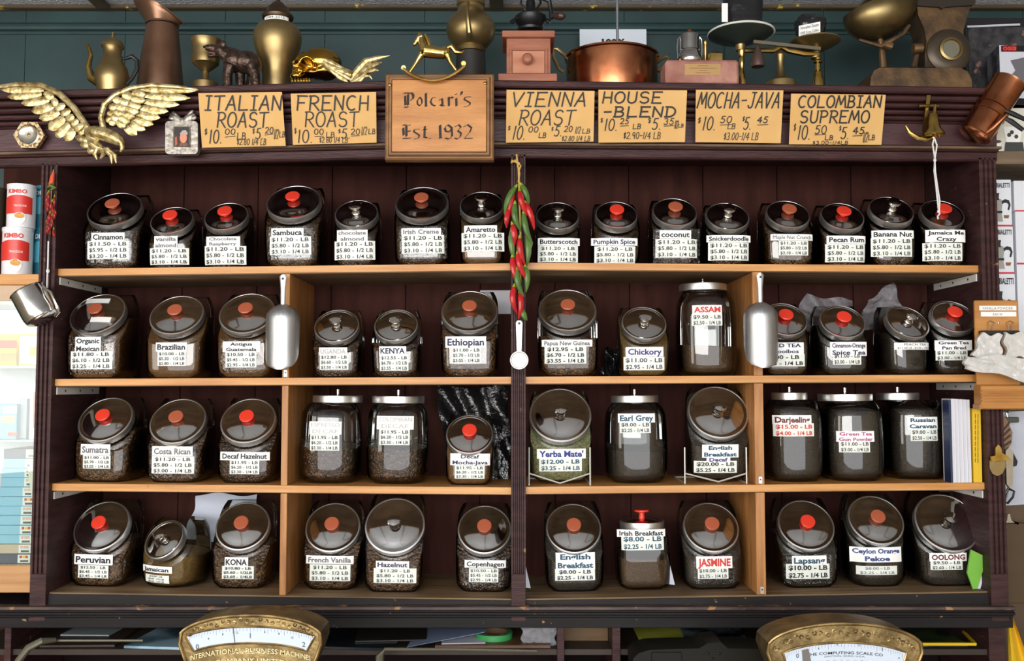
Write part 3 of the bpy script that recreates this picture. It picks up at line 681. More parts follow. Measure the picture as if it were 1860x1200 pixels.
SJ(2, 1650, 585, 78, 78, 'c', C_TEA, ['PEACH TEA', '$11.00 LB - $3.00 - 1/4 LB'], (1628, 622, 1694, 635), None, None, nink='g', rot=9, fill=.6, cname='tea_leaves', bulge=.12, n=3, nbold=.01, desc='slant-front glass jar with chrome knob and narrow paper strip beside the pan fired green tea')
SJ(2, 1732, 575, 78, 78, 'r', C_TEA, ['Green Tea', 'Pan fired'], (1699, 618, 1765, 636), ['$11.00 - LB', '$3.00 - 1/4 LB'], (1701, 636, 1757, 654), nink='n', nbold=.028, fill=.6, cname='tea_leaves', sayname='Green Tea Pan fired')
# ---- row 3
SJ(3, 190, 762, 97, 108, 'r', C_BEAN2, ['Sumatra'], (148, 806, 201, 826), price('11.00', '5.70', '3.05'), (152, 826, 201, 851), rot=-4, nink='g', fill=.62)
SJ(3, 322, 765, 99, 106, 'b', C_BEAN2, ['Costa Rican'], (277, 810, 350, 828), price('11.20', '5.80', '3.00'), (276, 828, 352, 860), nink='g', fill=.65, tape=True)
SJ(3, 450, 764, 98, 106, 'r', C_BEAN, ['Decaf Hazelnut'], (400, 820, 489, 836), price('11.95', '6.20', '3.30'), (418, 835, 471, 861), fill=.6)
barrel_jar(3, 547, 656, 728, 567, 656, C_BEAN, ['ESPRESSO', 'DECAF'], (562, 765, 620, 789), price('11.95', '6.20', '3.30'), (563, 789, 616, 818), fill=.46, nink='p', nbold=.0)
barrel_jar(3, 667, 778, 729, 675, 769, C_BEAN, ['COLOMBIAN', 'DECAF'], (684, 755, 751, 780), price('11.95', '6.20', '3.30'), (689, 779, 744, 808), fill=.46, nink='p', nbold=.0)
SJ(3, 853, 789, 84, 88, 'r', C_GRND, ['Decaf', 'Mocha-Java'], (818, 823, 890, 845), price('11.95', '6.20', '3.30'), (826, 845, 880, 869), nink='n', fill=.6, cname='ground_coffee')
yj = SJ(3, 1018, 754, 110, 112, 'c', C_GREEN, ["Yerba Mate'"], (975, 815, 1064, 832), ['$12.00 - LB', '$3.25 - 1/4 LB'], (979, 832, 1057, 855), nink='b', pink='t', nbold=.034, pbold=.026, fill=.98, tilt=radians(6), zoff=.012, yf=.06, deep=.2, cname='yerba_leaves', desc="slant-front glass jar labelled Yerba Mate', pale green leaves, on a wire stand")
barrel_jar(3, 1099, 1211, 728, 1112, 1197, C_TEA, ['Earl Grey'], (1123, 751, 1190, 767), ['$8.00 - LB', '$2.25 - 1/4 LB'], (1126, 766, 1182, 786), fill=.42, nink='t', nbold=.028, cname='tea_leaves')
ej = SJ(3, 1305, 749, 107, 112, 'c', C_TEA, ['English', 'Breakfast'], (1275, 807, 1341, 830), ['$20.00 - LB', '$5.25 - 1/4 LB'], (1261, 837, 1338, 858), nink='t', nbold=.034, pbold=.026, fill=.95, tilt=radians(6), zoff=.012, yf=.06, deep=.2, cname='tea_leaves', extra=[('decaf_label', (1283, 829, 1326, 839), ['Decaf'], 'v')], desc='slant-front glass jar labelled English Breakfast Decaf, on a wire stand')
barrel_jar(3, 1388, 1492, 723, 1405, 1468, C_TEA, ['Darjeeling'], (1407, 754, 1474, 770), ['$15.00 - LB', '$4.00 - 1/4 LB'], (1408, 769, 1479, 792), fill=.9, nink='o', pink='r', nbold=.034, pbold=.026, cname='tea_leaves')
barrel_jar(3, 1494, 1600, 725, 1490, 1585, C_TEA, ['Green Tea', 'Gun Powder'], (1522, 783, 1588, 802), ['$11.00 - LB', '$3.00 - 1/4 LB'], (1526, 801, 1580, 821), fill=.9, nink='m', nbold=.028, cname='tea_leaves')
barrel_jar(3, 1606, 1714, 723, 1597, 1670, C_TEA, ['Russian', 'Caravan'], (1649, 757, 1703, 779), ['$9.00 - LB', '$2.50 - 1/4 LB'], (1654, 779, 1703, 800), fill=.9, yf=.075, nink='t', nbold=.034, cname='tea_leaves')
# ---- row 4
SJ(4, 183, 956, 99, 110, 'r', C_BEAN2, ['Peruvian'], (136, 1005, 205, 1026), price('12.50', '6.45', '3.45'), (143, 1025, 197, 1050), rot=-5, fill=.55)
SJ(4, 296, 980, 76, 118, 'c', C_CHIC, ['Jamaican'], (258, 1024, 311, 1042), price('10.50', '5.60', '3.60'), (264, 1041, 306, 1060), rot=-22, n=2.3, bulge=.14, fill=.5, deep=1.6, cname='ground_coffee', desc='small round bowl-shaped glass jar labelled Jamaican, chrome lid, on bottom shelf')
SJ(4, 440, 956, 95, 106, 'b', C_BEAN2, ['KONA'], (409, 1011, 451, 1029), ['$10.80 - LB', '$5.60 - 1/2LB', '$3.60 - 1/4LB'], (404, 1027, 461, 1051), pbold=.026, fill=.52)
SJ(4, 604, 958, 97, 106, 'b', C_BEAN2, ['French Vanilla'], (556, 1008, 642, 1024), STD, (563, 1024, 636, 1055), nink='g', fill=.55)
SJ(4, 717, 955, 106, 108, 'c', C_BEAN2, ['Hazelnut'], (683, 1018, 743, 1032), STD, (679, 1031, 756, 1059), nink='n', n=7, bulge=.03, fill=.55, el=radians(32), yf=.05)
SJ(4, 880, 962, 95, 104, 'b', C_BEAN, ['Copenhagen'], (844, 1016, 919, 1031), price('10.50', '5.45', '2.95'), (852, 1031, 905, 1057), n=5, fill=.6, yf=.068, tape=True)
SJ(4, 1042, 960, 98, 108, 'b', C_TEA, ['English', 'Breakfast'], (1009, 1003, 1081, 1033), ['$8.00 - LB', '$2.25 - 1/4 LB'], (1008, 1033, 1081, 1053), nink='t', pink='n', nbold=.034, pbold=.026, fill=.6, cname='tea_leaves', desc='slant-front glass jar labelled English Breakfast, brown knob, on bottom shelf')
barrel_jar(4, 1118, 1212, 955, 1127, 1206, C_TEAB, ['Irish Breakfast'], (1121, 962, 1209, 974), ['$8.00 - LB', '$2.25 - 1/4 LB'], (1129, 972, 1206, 998), fill=.55, n=5, knob='T', nink='k', pink='t', nbold=.028, pbold=.026, cname='tea_leaves', desc='small upright glass jar labelled Irish Breakfast, red T-shaped knob, on bottom shelf')
SJ(4, 1292, 958, 98, 110, 'b', C_TEA, ['JASMINE'], (1264, 1010, 1330, 1031), ['$10.00 - LB', '$2.75 - 1/4 LB'], (1267, 1031, 1323, 1050), nink='r', nbold=.034, fill=.6, cname='tea_leaves', tape=True)
SJ(4, 1465, 954, 99, 108, 'r', C_TEA, ['Lapsang'], (1438, 1009, 1501, 1025), ['$10.00 - LB', '$2.75 - 1/4 LB'], (1428, 1024, 1507, 1050), nink='t', nbold=.034, pbold=.035, fill=.6, cname='tea_leaves', tape=True)
SJ(4, 1592, 945, 97, 108, 'b', C_TEA, ['Ceylon Orange', 'Pekoe'], (1547, 994, 1639, 1020), ['$8.00 - LB', '$2.25 - 1/4 LB'], (1558, 1028, 1630, 1043), nink='b', pink='g', nbold=.034, n=3, fill=.7, cname='tea_leaves')
SJ(4, 1721, 950, 112, 114, 'c', C_TEA, ['OOLONG'], (1688, 1004, 1755, 1018), ['$9.50 - LB', '$2.60 - 1/4 LB'], (1690, 1017, 1748, 1034), nink='o', nbold=.034, fill=.6, n=5, el=radians(33), cname='tea_leaves', yf=.06)
# ================================================================== things on the cornice front
def P(px, py, Y): return at(px, py, Y)
M_KRAFT = mat('kraft_paper', hx('e2b878'), .75, var=(7, .25, .75), col2=hx('cf9f5c'), bump=(9, .12))
M_MARK = mat('black_marker', hx('231d18'), .6)
YS = -.062
def kraft_sign(corners, items, label, slant=.12, seed=0):
    """corners: tl, tr, br, bl in picture; lies against the mouldings, slightly wavy"""
    tl, tr, br, bl = corners; rnd = random.Random(seed); ph = rnd.random() * 6
    c = P((bl[0] + br[0]) / 2, (bl[1] + br[1]) / 2, YS); root = thing('paper_sign', label, 'sign', (c.x, YS, c.z), group='handwritten kraft paper signs on the cornice')
    cen = [sum(q[i] for q in corners) / 4 for i in (0, 1)]
    def yy(px, py):
        u = (px - tl[0]) / (tr[0] - tl[0]); v = (py - tl[1]) / (bl[1] - tl[1])
        return YS - .036 * (1 - v) - .0025 * sin(u * 5 + ph) - .003 * (u > .0) * sin(v * 3.0 + ph) * (u - .5)
    def fn(off):
        return lambda px, py: P(px, -py, yy(px, -py) - off)
    def sh(u, v):
        x = (bl[0] * (1 - u) + br[0] * u) * (1 - v) + (tl[0] * (1 - u) + tr[0] * u) * v
        y = (bl[1] * (1 - u) + br[1] * u) * (1 - v) + (tl[1] * (1 - u) + tr[1] * u) * v
        return fn(0)(x, -y)
    sheet = MB().sheet(sh, 12, 8, .0006).build('paper_sheet', M_KRAFT, root)
    mt = MB()
    for it in items:
        s, x0, y0, x1, y1, t = it[:6]
        if s == '_': stroke(mt, [(x0, -y0), (x1, -y1)], fn(.002), t)
        else: put_hand(mt, s, fn(.002), x0, -y1, x1, -y0, t, slant)
    mt.build('hand_lettering', M_MARK, sheet, smooth=0, flip=False)
    return root
kraft_sign(((360, 169), (512, 167), (519, 265), (367, 268)), [("ITALIAN", 371, 174, 513, 200, 2.9), ("ROAST", 393, 204, 488, 231, 2.6), ("$", 371, 233, 377, 245, 1.2), ("10.", 379, 236, 405, 260, 2), ("00", 408, 234, 428, 244, 1.4), ('_', 409, 249, 427, 247, 1.2), ("LB", 430, 241, 447, 253, 1.4), ("$", 458, 233, 463, 243, 1.1), ("5.", 463, 233, 480, 252, 1.8), ("20", 481, 231, 497, 242, 1.4), ('_', 481, 245, 496, 243, 1.2), ("1/2", 497, 235, 507, 252, 1.1), ("LB", 507, 239, 518, 249, 1.2), ("$2.80 1/4 LB", 430, 252, 484, 263, 1.1)], 'kraft paper sign hand lettered ITALIAN ROAST beside the pewter photo frame', .1, 1)
kraft_sign(((528, 170), (683, 167), (684, 259), (532, 263)), [("FRENCH", 538, 174, 671, 200, 2.9), ("ROAST", 553, 203, 652, 230, 2.4), ("$", 534, 232, 539, 243, 1.1), ("10.", 540, 236, 569, 259, 2), ("00", 570, 234, 588, 244, 1.4), ('_', 572, 248, 587, 247, 1.2), ("LB", 592, 240, 608, 249, 1.3), ("$", 614, 234, 619, 242, 1.1), ("5.", 619, 234, 637, 251, 1.8), ("20", 637, 234, 654, 244, 1.4), ('_', 638, 247, 653, 246, 1.1), ("1/2", 656, 230, 667, 245, 1.1), ("LB", 669, 234, 682, 243, 1.2), ("$2.80 1/4 LB", 580, 249, 632, 259, 1.1)], 'kraft paper sign hand lettered FRENCH ROAST left of the wooden plaque', .06, 2)
kraft_sign(((920, 163), (1080, 165), (1078, 257), (919, 259)), [("VIENNA", 928, 168, 1068, 193, 2.8), ("ROAST", 941, 200, 1047, 227, 2.5), ("$", 922, 228, 928, 237, 1.1), ("10.", 930, 229, 958, 253, 2), ("00", 959, 230, 979, 240, 1.4), ("LB", 978, 241, 993, 250, 1.3), ("$", 1001, 230, 1006, 238, 1.1), ("5.", 1005, 229, 1024, 247, 1.8), ("20", 1024, 229, 1041, 239, 1.4), ("1/2", 1044, 230, 1056, 242, 1.1), ("LB", 1057, 234, 1073, 242, 1.2), ("$2.80 1/4 LB", 1020, 247, 1073, 256, 1.1)], 'kraft paper sign hand lettered VIENNA ROAST right of the wooden plaque', .2, 3)
kraft_sign(((1087, 163), (1248, 164), (1244, 258), (1087, 259)), [("HOUSE", 1093, 167, 1204, 187, 3.0), ("-BLEND", 1095, 194, 1229, 212, 3.2), ("$", 1090, 214, 1096, 223, 1.2), ("10.", 1097, 216, 1124, 237, 2), ("25", 1126, 215, 1143, 225, 1.6), ('_', 1127, 229, 1142, 228, 1.2), ("LB", 1149, 225, 1165, 234, 1.4), ("$", 1176, 213, 1184, 224, 1.2), ("5.", 1183, 215, 1203, 235, 2), ("35", 1205, 215, 1225, 226, 1.6), ('_', 1206, 229, 1224, 228, 1.2), ("1/2", 1225, 219, 1233, 233, 1.1), ("LB", 1232, 225, 1242, 231, 1.2), ("$2.90-1/4 LB", 1132, 240, 1201, 252, 1.3)], 'kraft paper sign hand lettered HOUSE-BLEND above the top shelf', .15, 4)
kraft_sign(((1264, 163), (1423, 164), (1418, 260), (1263, 258)), [("MOCHA-JAVA", 1266, 168, 1420, 196, 2.6), ("$", 1267, 213, 1274, 224, 1.3), ("10.", 1275, 212, 1304, 236, 2), ("50", 1307, 211, 1331, 223, 1.6), ('_', 1308, 227, 1330, 226, 1.2), ("LB", 1321, 224, 1337, 234, 1.3), ("$", 1348, 211, 1354, 220, 1.1), ("5.", 1349, 213, 1368, 235, 2), ("45", 1375, 212, 1396, 223, 1.8), ('_', 1376, 227, 1395, 226, 1.3), ("$3.00-1/4 LB", 1314, 241, 1379, 254, 1.2)], 'kraft paper sign hand lettered MOCHA-JAVA above the top shelf', .2, 5)
kraft_sign(((1437, 170), (1609, 172), (1601, 263), (1433, 262)), [("COLOMBIAN", 1449, 174, 1603, 195, 2.9), ("SUPREMO", 1452, 201, 1581, 223, 2.8), ("$", 1441, 224, 1447, 238, 1.2), ("10.", 1448, 228, 1475, 253, 2.1), ("50", 1479, 228, 1503, 243, 1.8), ('_', 1480, 245, 1500, 244, 1.2), ("LB", 1498, 246, 1514, 254, 1.4), ("$", 1524, 228, 1529, 238, 1.1), ("5.", 1526, 231, 1545, 252, 2), ("45", 1549, 231, 1571, 243, 2), ('_', 1549, 247, 1566, 246, 1.3), ("1/2", 1567, 240, 1578, 258, 1.2), ("LB", 1577, 245, 1590, 254, 1.3), ("$3.00-1/4LB", 1476, 256, 1541, 262, 1.1)], 'kraft paper sign hand lettered COLOMBIAN SUPREMO near the brass bell', .15, 6)

# ---- wooden plaque with carved blackletter
M_PLQ = mat('plaque_wood', hx('cf9150'), .4, var=(5, .3, .7), col2=hx('a86c34'), stretch=(1, 1, 5), bump=(40, .05))
M_PLQD = mat('plaque_edge_wood', hx('94683a'), .4, var=(6, .3, .7), col2=hx('6a4524'), stretch=(1, 1, 5))
YP = -.135
def plq():
    tl, tr, br, bl = (696, 137), (897, 134), (898, 290), (699, 290)
    c = P(798, 290, YP); root = thing('wooden_plaque', 'honey wooden plaque with moulded edge and carved blackletter name and date', 'sign', (c.x, YP, c.z))
    a, b = P(*bl, YP), P(*tr, YP)
    x0, x1, z0, z1 = a.x, b.x, a.z, b.z
    def ring(i, y): return [V((x0 + i, y, z0 + i)), V((x1 - i, y, z0 + i)), V((x1 - i, y, z1 - i)), V((x0 + i, y, z1 - i))]
    MB().rings([ring(0, YP + .03), ring(0, YP + .004), ring(.004, YP), ring(.008, YP), ring(.012, YP - .008), ring(.017, YP - .008), ring(.019, YP - .003)], True, True).build('moulded_board', M_PLQD, root, smooth=20)
    MB().box(x0 + .019, x1 - .019, YP - .010, YP + .002, z0 + .019, z1 - .019, .0012).build('panel', M_PLQ, root)
    yt = YP - .0112
    fn = lambda px, py: P(px, -py, yt)
    def T(x): return 700 + x / 7.06
    def U(y): return -(130 + y / 7.06)
    L = [ # thick strokes (zoom coordinates), nib width in px
     ([[(252, 310), (258, 430)], [(290, 290), (290, 430)], [(235, 275), (290, 275), (340, 275), (358, 310), (352, 350), (310, 372)], [(245, 455), (292, 455)]], 4.2),
     ([[(440, 325), (408, 375), (412, 415), (440, 440), (470, 400), (466, 360), (440, 325)]], 2.8), ([[(518, 275), (520, 440)], [(508, 445), (535, 440)]], 4.2),
     ([[(650, 330), (600, 335), (578, 385), (600, 425), (640, 440)]], 3.2), ([[(690, 365), (725, 345), (735, 430)], [(735, 400), (700, 425), (735, 440), (760, 435)]], 3.6),
     ([[(812, 325), (815, 440)], [(815, 350), (850, 325), (865, 340)]], 4), ([[(908, 340), (912, 440)], [(905, 285), (912, 290)]], 4), ([[(975, 255), (980, 275), (965, 300)]], 4.5),
     ([[(1095, 322), (1020, 328), (1010, 355), (1085, 400), (1080, 430), (1000, 455)]], 3),
     ([[(228, 720), (235, 815)], [(268, 690), (270, 830)], [(222, 685), (270, 685)], [(300, 690), (318, 683)], [(290, 760), (318, 765)], [(222, 855), (290, 855), (325, 850)]], 4.2),
     ([[(448, 735), (370, 742), (365, 770), (435, 815), (425, 850), (362, 868)]], 3), ([[(505, 700), (500, 840), (535, 850)], [(480, 745), (532, 742)]], 3.8), ([[(568, 852), (574, 858)]], 4),
     ([[(700, 685), (705, 845)], [(690, 855), (722, 845)]], 4.6), ([[(800, 680), (760, 720), (775, 765), (820, 775), (850, 720), (800, 680)], [(850, 720), (855, 830), (815, 865), (765, 850)]], 3.6),
     ([[(892, 705), (940, 680), (970, 715), (925, 755), (970, 790), (960, 835), (925, 865), (890, 850)]], 3.4), ([[(1005, 705), (1055, 680), (1105, 720), (1080, 780), (1010, 855), (1120, 855)]], 3.4)]
    for nm_, LL in (('carved_name', L[:9]), ('carved_date', L[9:])):
        mt = MB()
        for sts, w in LL:
            for st in sts: stroke(mt, [(T(x), U(y)) for x, y in st], fn, w * 1.15, radians(28))
        mt.build(nm_, mat('burnt_black', hx('2a2019'), .7), root, smooth=0, flip=False)
    for px, py in ((708, 154), (881, 151)):
        q = P(px, py, YP - .011); sc_ = MB().lathe([(.0045, 0), (.0045, .001), (.003, .002), (.0001, .0021)], 12, mtx=Mx.Translation(q) @ Mx.Rotation(pi / 2, 4, 'X')).build('screw', M_BRASS, root)
plq()

# ---- hexagonal brass dish
YD = -.045
c = P(54.5, 246, YD); root = thing('hexagonal_dish', 'small hexagonal brass dish with engraved rim hung on the frieze', 'dish', (c.x, YD, c.z - .04))
R = 29 * S(YD)
hexp = [(c.x + R * cos(radians(60 * i)), c.z + R * .95 * sin(radians(60 * i))) for i in range(6)]
MB().prism(hexp, YD - .006, YD + .008).build('rim_plate', mat('engraved_brass', hx('dcc49a'), .35, .8, var=(160, .42, .55), col2=hx('7a5a34')), root)
mf = Mx.Translation((c.x, YD - .006, c.z)) @ Mx.Rotation(pi / 2, 4, 'X')
MB().lathe([(R * .66, 0), (R * .66, .003), (R * .6, .004), (R * .5, .001), (R * .2, .0005), (.0001, .0004)], 28, mtx=mf).build('bowl', mat('polished_silver_brass', (.85, .80, .68), .15, 1.0), root)
MB().lathe([(R * .12, 0), (R * .1, .0015), (.0001, .002)], 12, mtx=mf).build('boss', M_BRASS, root)

# ---- eagle
YE = -.115
root = thing('eagle_plaque', 'cast brass eagle with spread wings mounted on the left of the cornice', 'ornament', P(180, 296, YE))
def pth(pts, Y0, dY=0): return [P(x, y, Y0 + (q[0] if (q := rest) else 0)) for x, y, *rest in pts]
def etube(pts, rr, Y=YE): return MB().tube([P(x, y, Y) for x, y in pts], [r * S(Y) for r in rr], 10)
M_EAG = mat('eagle_brass', hx('d8c693'), .36, .7, var=(60, .34, .60), col2=hx('8a7038'), bump=(110, .2))
etube([(-8, 159), (30, 154), (75, 155), (108, 170), (135, 196), (154, 224), (165, 243)], [4, 5, 5.5, 6, 6, 6, 6]).build('wing_edge', M_EAG, root)
etube([(190, 240), (184, 214), (190, 190), (210, 172), (240, 160), (276, 155), (322, 158), (360, 163)], [6, 6, 6, 5.5, 5, 5, 4, 2]).build('wing_edge', M_EAG, root)
FE = [((80, 163), (0, 162), 10), ((76, 170), (13, 176), 10), ((90, 181), (38, 187), 11), ((98, 192), (57, 202), 12), ((108, 203), (71, 215), 13), ((117, 214), (88, 235), 14), ((126, 224), (101, 249), 13), ((134, 232), (119, 256), 13),
      ((240, 161), (361, 164), 9), ((258, 173), (346, 178), 11), ((258, 184), (326, 190), 11), ((252, 195), (306, 202), 12), ((246, 205), (291, 214), 12), ((240, 213), (279, 226), 12), ((232, 220), (264, 236), 12), ((224, 226), (249, 245), 12)]
for i, (a, b, w) in enumerate(FE):
    MB().pod(P(*a, YE + (i % 8) * .0008), P(*b, YE + .002 + (i % 8) * .0008), w * 1.65 * S(YE), .0065, sharp=i > 8).build('feather', M_EAG, root)
CV = [((80, 168), (98, 180), 9), ((98, 178), (101, 196), 9), ((118, 190), (100, 199), 9), ((128, 200), (109, 208), 9), ((134, 210), (119, 219), 10), ((142, 218), (127, 228), 9), ((150, 226), (134, 237), 9), ((156, 234), (142, 244), 8),
      ((240, 168), (265, 172), 10), ((238, 178), (264, 183), 10), ((232, 188), (257, 194), 10), ((228, 196), (252, 204), 10), ((222, 204), (245, 213), 10), ((216, 212), (236, 223), 10), ((212, 220), (228, 231), 9),
      ((222, 172), (242, 176), 10), ((215, 182), (238, 187), 10), ((210, 192), (231, 198), 10), ((206, 202), (225, 208), 9), ((202, 210), (217, 218), 9), ((198, 219), (211, 226), 8),
      ((205, 180), (221, 184), 9), ((198, 192), (213, 197), 9), ((195, 204), (208, 209), 8), ((193, 214), (203, 220), 8)]
for a, b, w in CV: MB().pod(P(*a, YE - .006), P(*b, YE - .003), w * 1.6 * S(YE), .006).build('covert_feather', M_EAG, root)
b = MB(); sc_ = S(YE)
b.tube([P(158, 240, YE), P(172, 240, YE - .01), P(190, 244, YE - .014), P(208, 251, YE - .016), P(219, 258, YE - .018)], [9 * sc_, 12 * sc_, 13 * sc_, 12 * sc_, 9 * sc_], 12)
b.tube([P(212, 254, YE - .018), P(222, 260, YE - .02), P(222, 270, YE - .02), P(218, 277, YE - .019)], [8 * sc_, 6 * sc_, 4 * sc_, 1.5 * sc_], 10)
b.tube([P(166, 246, YE), P(170, 262, YE - .006), P(185, 272, YE - .008)], [10 * sc_, 11 * sc_, 8 * sc_], 10)
b.remesh(.0022, 3).build('body_and_head', M_EAG, root, smooth=60)
for a, bb in (((166, 258), (136, 248)), ((168, 264), (145, 262)), ((172, 270), (158, 276))): MB().pod(P(*a, YE - .004), P(*bb, YE), 13 * sc_, .009).build('tail_feather', M_EAG, root)
for pts in (((178, 268), (172, 280), (176, 290)), ((190, 270), (202, 282), (203, 297)), ((194, 270), (209, 283), (211, 296)), ((184, 270), (188, 280), (182, 288))):
    MB().tube([P(x, y, YE - .012) for x, y in pts], [5 * sc_, 4.5 * sc_, 1.2 * sc_], 8).build('talon', M_EAG, root)
MB().ell(P(209, 249, YE - .029), (.0022, .0015, .0022)).build('eye', M_IRON, root)

# ---- pewter frame with a small photograph
YR = -.066
root = thing('photo_frame', 'small pewter picture frame with feathered crest holding a portrait photograph', 'frame', P(331, 282, YR))
M_PEW = mat('pewter', hx('b9b2a8'), .42, .75, var=(110, .35, .65), col2=hx('857d74'), bump=(90, .12))
def rr_(x0, y0, x1, y1, r, Y):
    pts = []
    for cx_, cy_, a in ((x1 - r, y1 - r, 0), (x0 + r, y1 - r, 90), (x0 + r, y0 + r, 180), (x1 - r, y0 + r, 270)):
        for k in range(5):
            t = radians(a + 22.5 * k); q = P(cx_ + r * cos(t), cy_ + r * sin(t), Y); pts.append((q.x, q.z))
    return pts
MB().prism(rr_(302, 221, 361, 281, 7, YR), YR - .008, YR + .012).build('frame_body', M_PEW, root)
m_ = MB(); MB().tube([P(x, y, YR - .008) for x, y in ((316, 231), (345, 231), (345, 266), (316, 266))], 2.2 * S(YR), 6, closed=True).build('inner_rim', M_PEW, root)
for a, bb, w in (((330, 221), (308, 207), 14), ((332, 221), (354, 207), 14), ((318, 216), (306, 213), 9), ((345, 216), (358, 212), 9), ((331, 214), (331, 226), 12), ((340, 210), (352, 200), 7), ((322, 210), (312, 203), 7)):
    MB().pod(P(*a, YR - .004), P(*bb, YR - .004), w * S(YR), .009).build('crest_feather', M_PEW, root)
ph = MB().sheet(lambda u, v: P(317 + 27 * u, 265 - 33 * v, YR - .0086), 1, 1, .0004).build('photograph', mat('photo_dark', hx('241a18'), .35), root)
def flat(pts, Y, m, name, parent): return MB().add([P(x, y, Y) for x, y in pts], [tuple(range(len(pts)))]).build(name, m, parent, smooth=0)
flat([(333 + 6.5 * cos(t * .5236), 250 + 10 * sin(t * .5236)) for t in range(12)], YR - .0090, mat('photo_skin', hx('d98a6a'), .5), 'printed_face', ph)
flat([(327, 242), (331, 237), (337, 236), (341, 241), (340, 245), (333, 242), (328, 247)], YR - .0093, mat('photo_hair', hx('a8a2a0'), .5), 'printed_hair', ph)
flat([(328, 258), (333, 261), (339, 259), (342, 265), (325, 265)], YR - .0092, mat('photo_shirt', hx('7a4a34'), .5), 'printed_shirt', ph)
flat([(317.5, 250), (321, 247), (322, 262), (318, 265)], YR - .0091, mat('photo_red', hx('b8563a'), .5), 'printed_patch', ph)

# ---- bell with anchor and pull cord
YBL = -.10
root = thing('ship_bell', 'brass bell hung from an anchor bracket with white knotted pull cord', 'bell', P(1693, 250, YBL))
k = S(YBL)
MB().prism([(P(x, y, YBL).x, P(x, y, YBL).z) for x, y in ((1687, 170), (1694, 170), (1687, 236), (1680, 236))], YBL + .012, YBL + .02).build('anchor_shank', M_BRASS, root)
MB().tube([P(1669, 192, YBL + .012), P(1704, 192, YBL + .012)], 3 * k, 8).build('anchor_stock', M_BRASS, root)
MB().tube([P(x, y, YBL + .014) for x, y in ((1645, 228), (1652, 240), (1668, 250), (1684, 253), (1698, 248), (1706, 238))], [1.5 * k, 4 * k, 4.5 * k, 5 * k, 4 * k, 1.5 * k], 8).build('anchor_arms', M_BRASS, root)
MB().tube([P(1694, 190, YBL), P(1699, 191, YBL - .01), P(1697, 208, YBL - .012)], 3 * k, 8).build('hanger', M_BRASSB, root)
zc = P(1694, 205, YBL - .012)
MB().lathe([(2 * k, 0), (8 * k, -2 * k), (10 * k, -8 * k), (11.5 * k, -22 * k), (14 * k, -30 * k), (20 * k, -38 * k), (20.5 * k, -42 * k), (18 * k, -42.5 * k), (11 * k, -28 * k), (.0005, -10 * k)], 28, c=zc).build('bell_cup', M_BRASSB, root)
MB().lathe([(.0005, -38 * k), (3 * k, -44 * k), (2.5 * k, -47 * k), (.0005, -49 * k)], 12, c=zc).build('clapper', M_BRASSB, root)
mc = mat('white_cord', hx('e8e8e6'), .8, bump=(500, .4))
MB().tube([P(x, y, YBL - .014) for x, y in ((1697, 250), (1694, 262), (1697, 280), (1698, 292), (1697, 310), (1700, 335), (1702, 355), (1704, 372), (1705, 382), (1707, 388), (1703, 393), (1704, 398))], 1.5 * k, 6).build('cord', mc, root)
MB().tube([P(x, y, YBL - .017) for x, y in ((1697, 250), (1702, 264), (1699, 282), (1698, 292), (1699, 312), (1703, 340), (1707, 365), (1706, 382))], 1.4 * k, 6).build('cord', mc, root)
for px, py in ((1698, 291), (1705, 384)): MB().ell(P(px, py, YBL - .0155), (3 * k, 3 * k, 3.4 * k), nu=10, nv=6).build('knot', mc, root)

# ---- copper cezve hung at the right end
YC = -.09
root = thing('copper_pot', 'polished copper coffee pot with dark handles hung tilted at the cornice end', 'pot', P(1795, 255, YC))
a, b = P(1770, 247, YC), P(1832, 150, YC); ax = (b - a); L = ax.length; ax.normalize(); k = S(YC)
fm = Mx.Translation(a) @ ax.to_track_quat('Z', 'Y').to_matrix().to_4x4()
MB().lathe([(.0005, 0), (26 * k, 0), (29 * k, 2 * k), (30 * k, 45 * k), (31.5 * k, 46 * k), (31.5 * k, 48 * k), (30 * k, 49 * k)], 36, mtx=fm).build('lower_vessel', M_COPPER, root)
MB().lathe([(30 * k, 48 * k), (30 * k, 60 * k), (32 * k, 61 * k), (32 * k, 63 * k), (30 * k, 64 * k), (30 * k, L - 4 * k), (31 * k, L), (28 * k, L), (27 * k, L - 10 * k), (.0005, L - 12 * k)], 36, mtx=fm).build('upper_vessel', M_COPPER, root)
MB().tube([P(1786, 244, YC - .03), P(1803, 232, YC - .046), P(1828, 208, YC - .05)], [5 * k, 4 * k, 3 * k], 8).build('spout', M_COPPER, root)
for pts in (((1824, 200), (1838, 206), (1862, 217)), ((1820, 212), (1836, 220), (1858, 236))):
    MB().tube([P(x, y, YC - .035) for x, y in pts], [3 * k, 5 * k, 4 * k], 8).build('handle', M_BLK, root)

# ================================================================== things standing on the cornice
def lz(px, Y): return ledge_z((px - 930) * S(-.095)) + .0003
def lathe_px(cx, prof, Y, n=32, base=True, cap1=True, ns=None):
    """lathe from a picture profile [(radius px, y px)] on the axis x=cx at depth Y; base drops to the ledge"""
    k = S(Y) * .985; pr = [(r * k, at(cx, y, Y).z) for r, y in prof]
    c = at(cx, 150, Y).x; mb_ = MB(); z0 = lz(cx, Y)
    if base: pr = [(r, max(z, z0)) for r, z in pr]; pr[0] = (pr[0][0], z0)
    return mb_.lathe(pr, n, c=(c, Y, 0), cap1=cap1), V((c, Y, z0))
def tub(pts, rr, Y, n=10): return MB().tube([P(p[0], p[1], Y + (p[2] if len(p) > 2 else 0)) for p in pts], [r * S(Y) for r in rr] if isinstance(rr, (list, tuple)) else rr * S(Y), n)
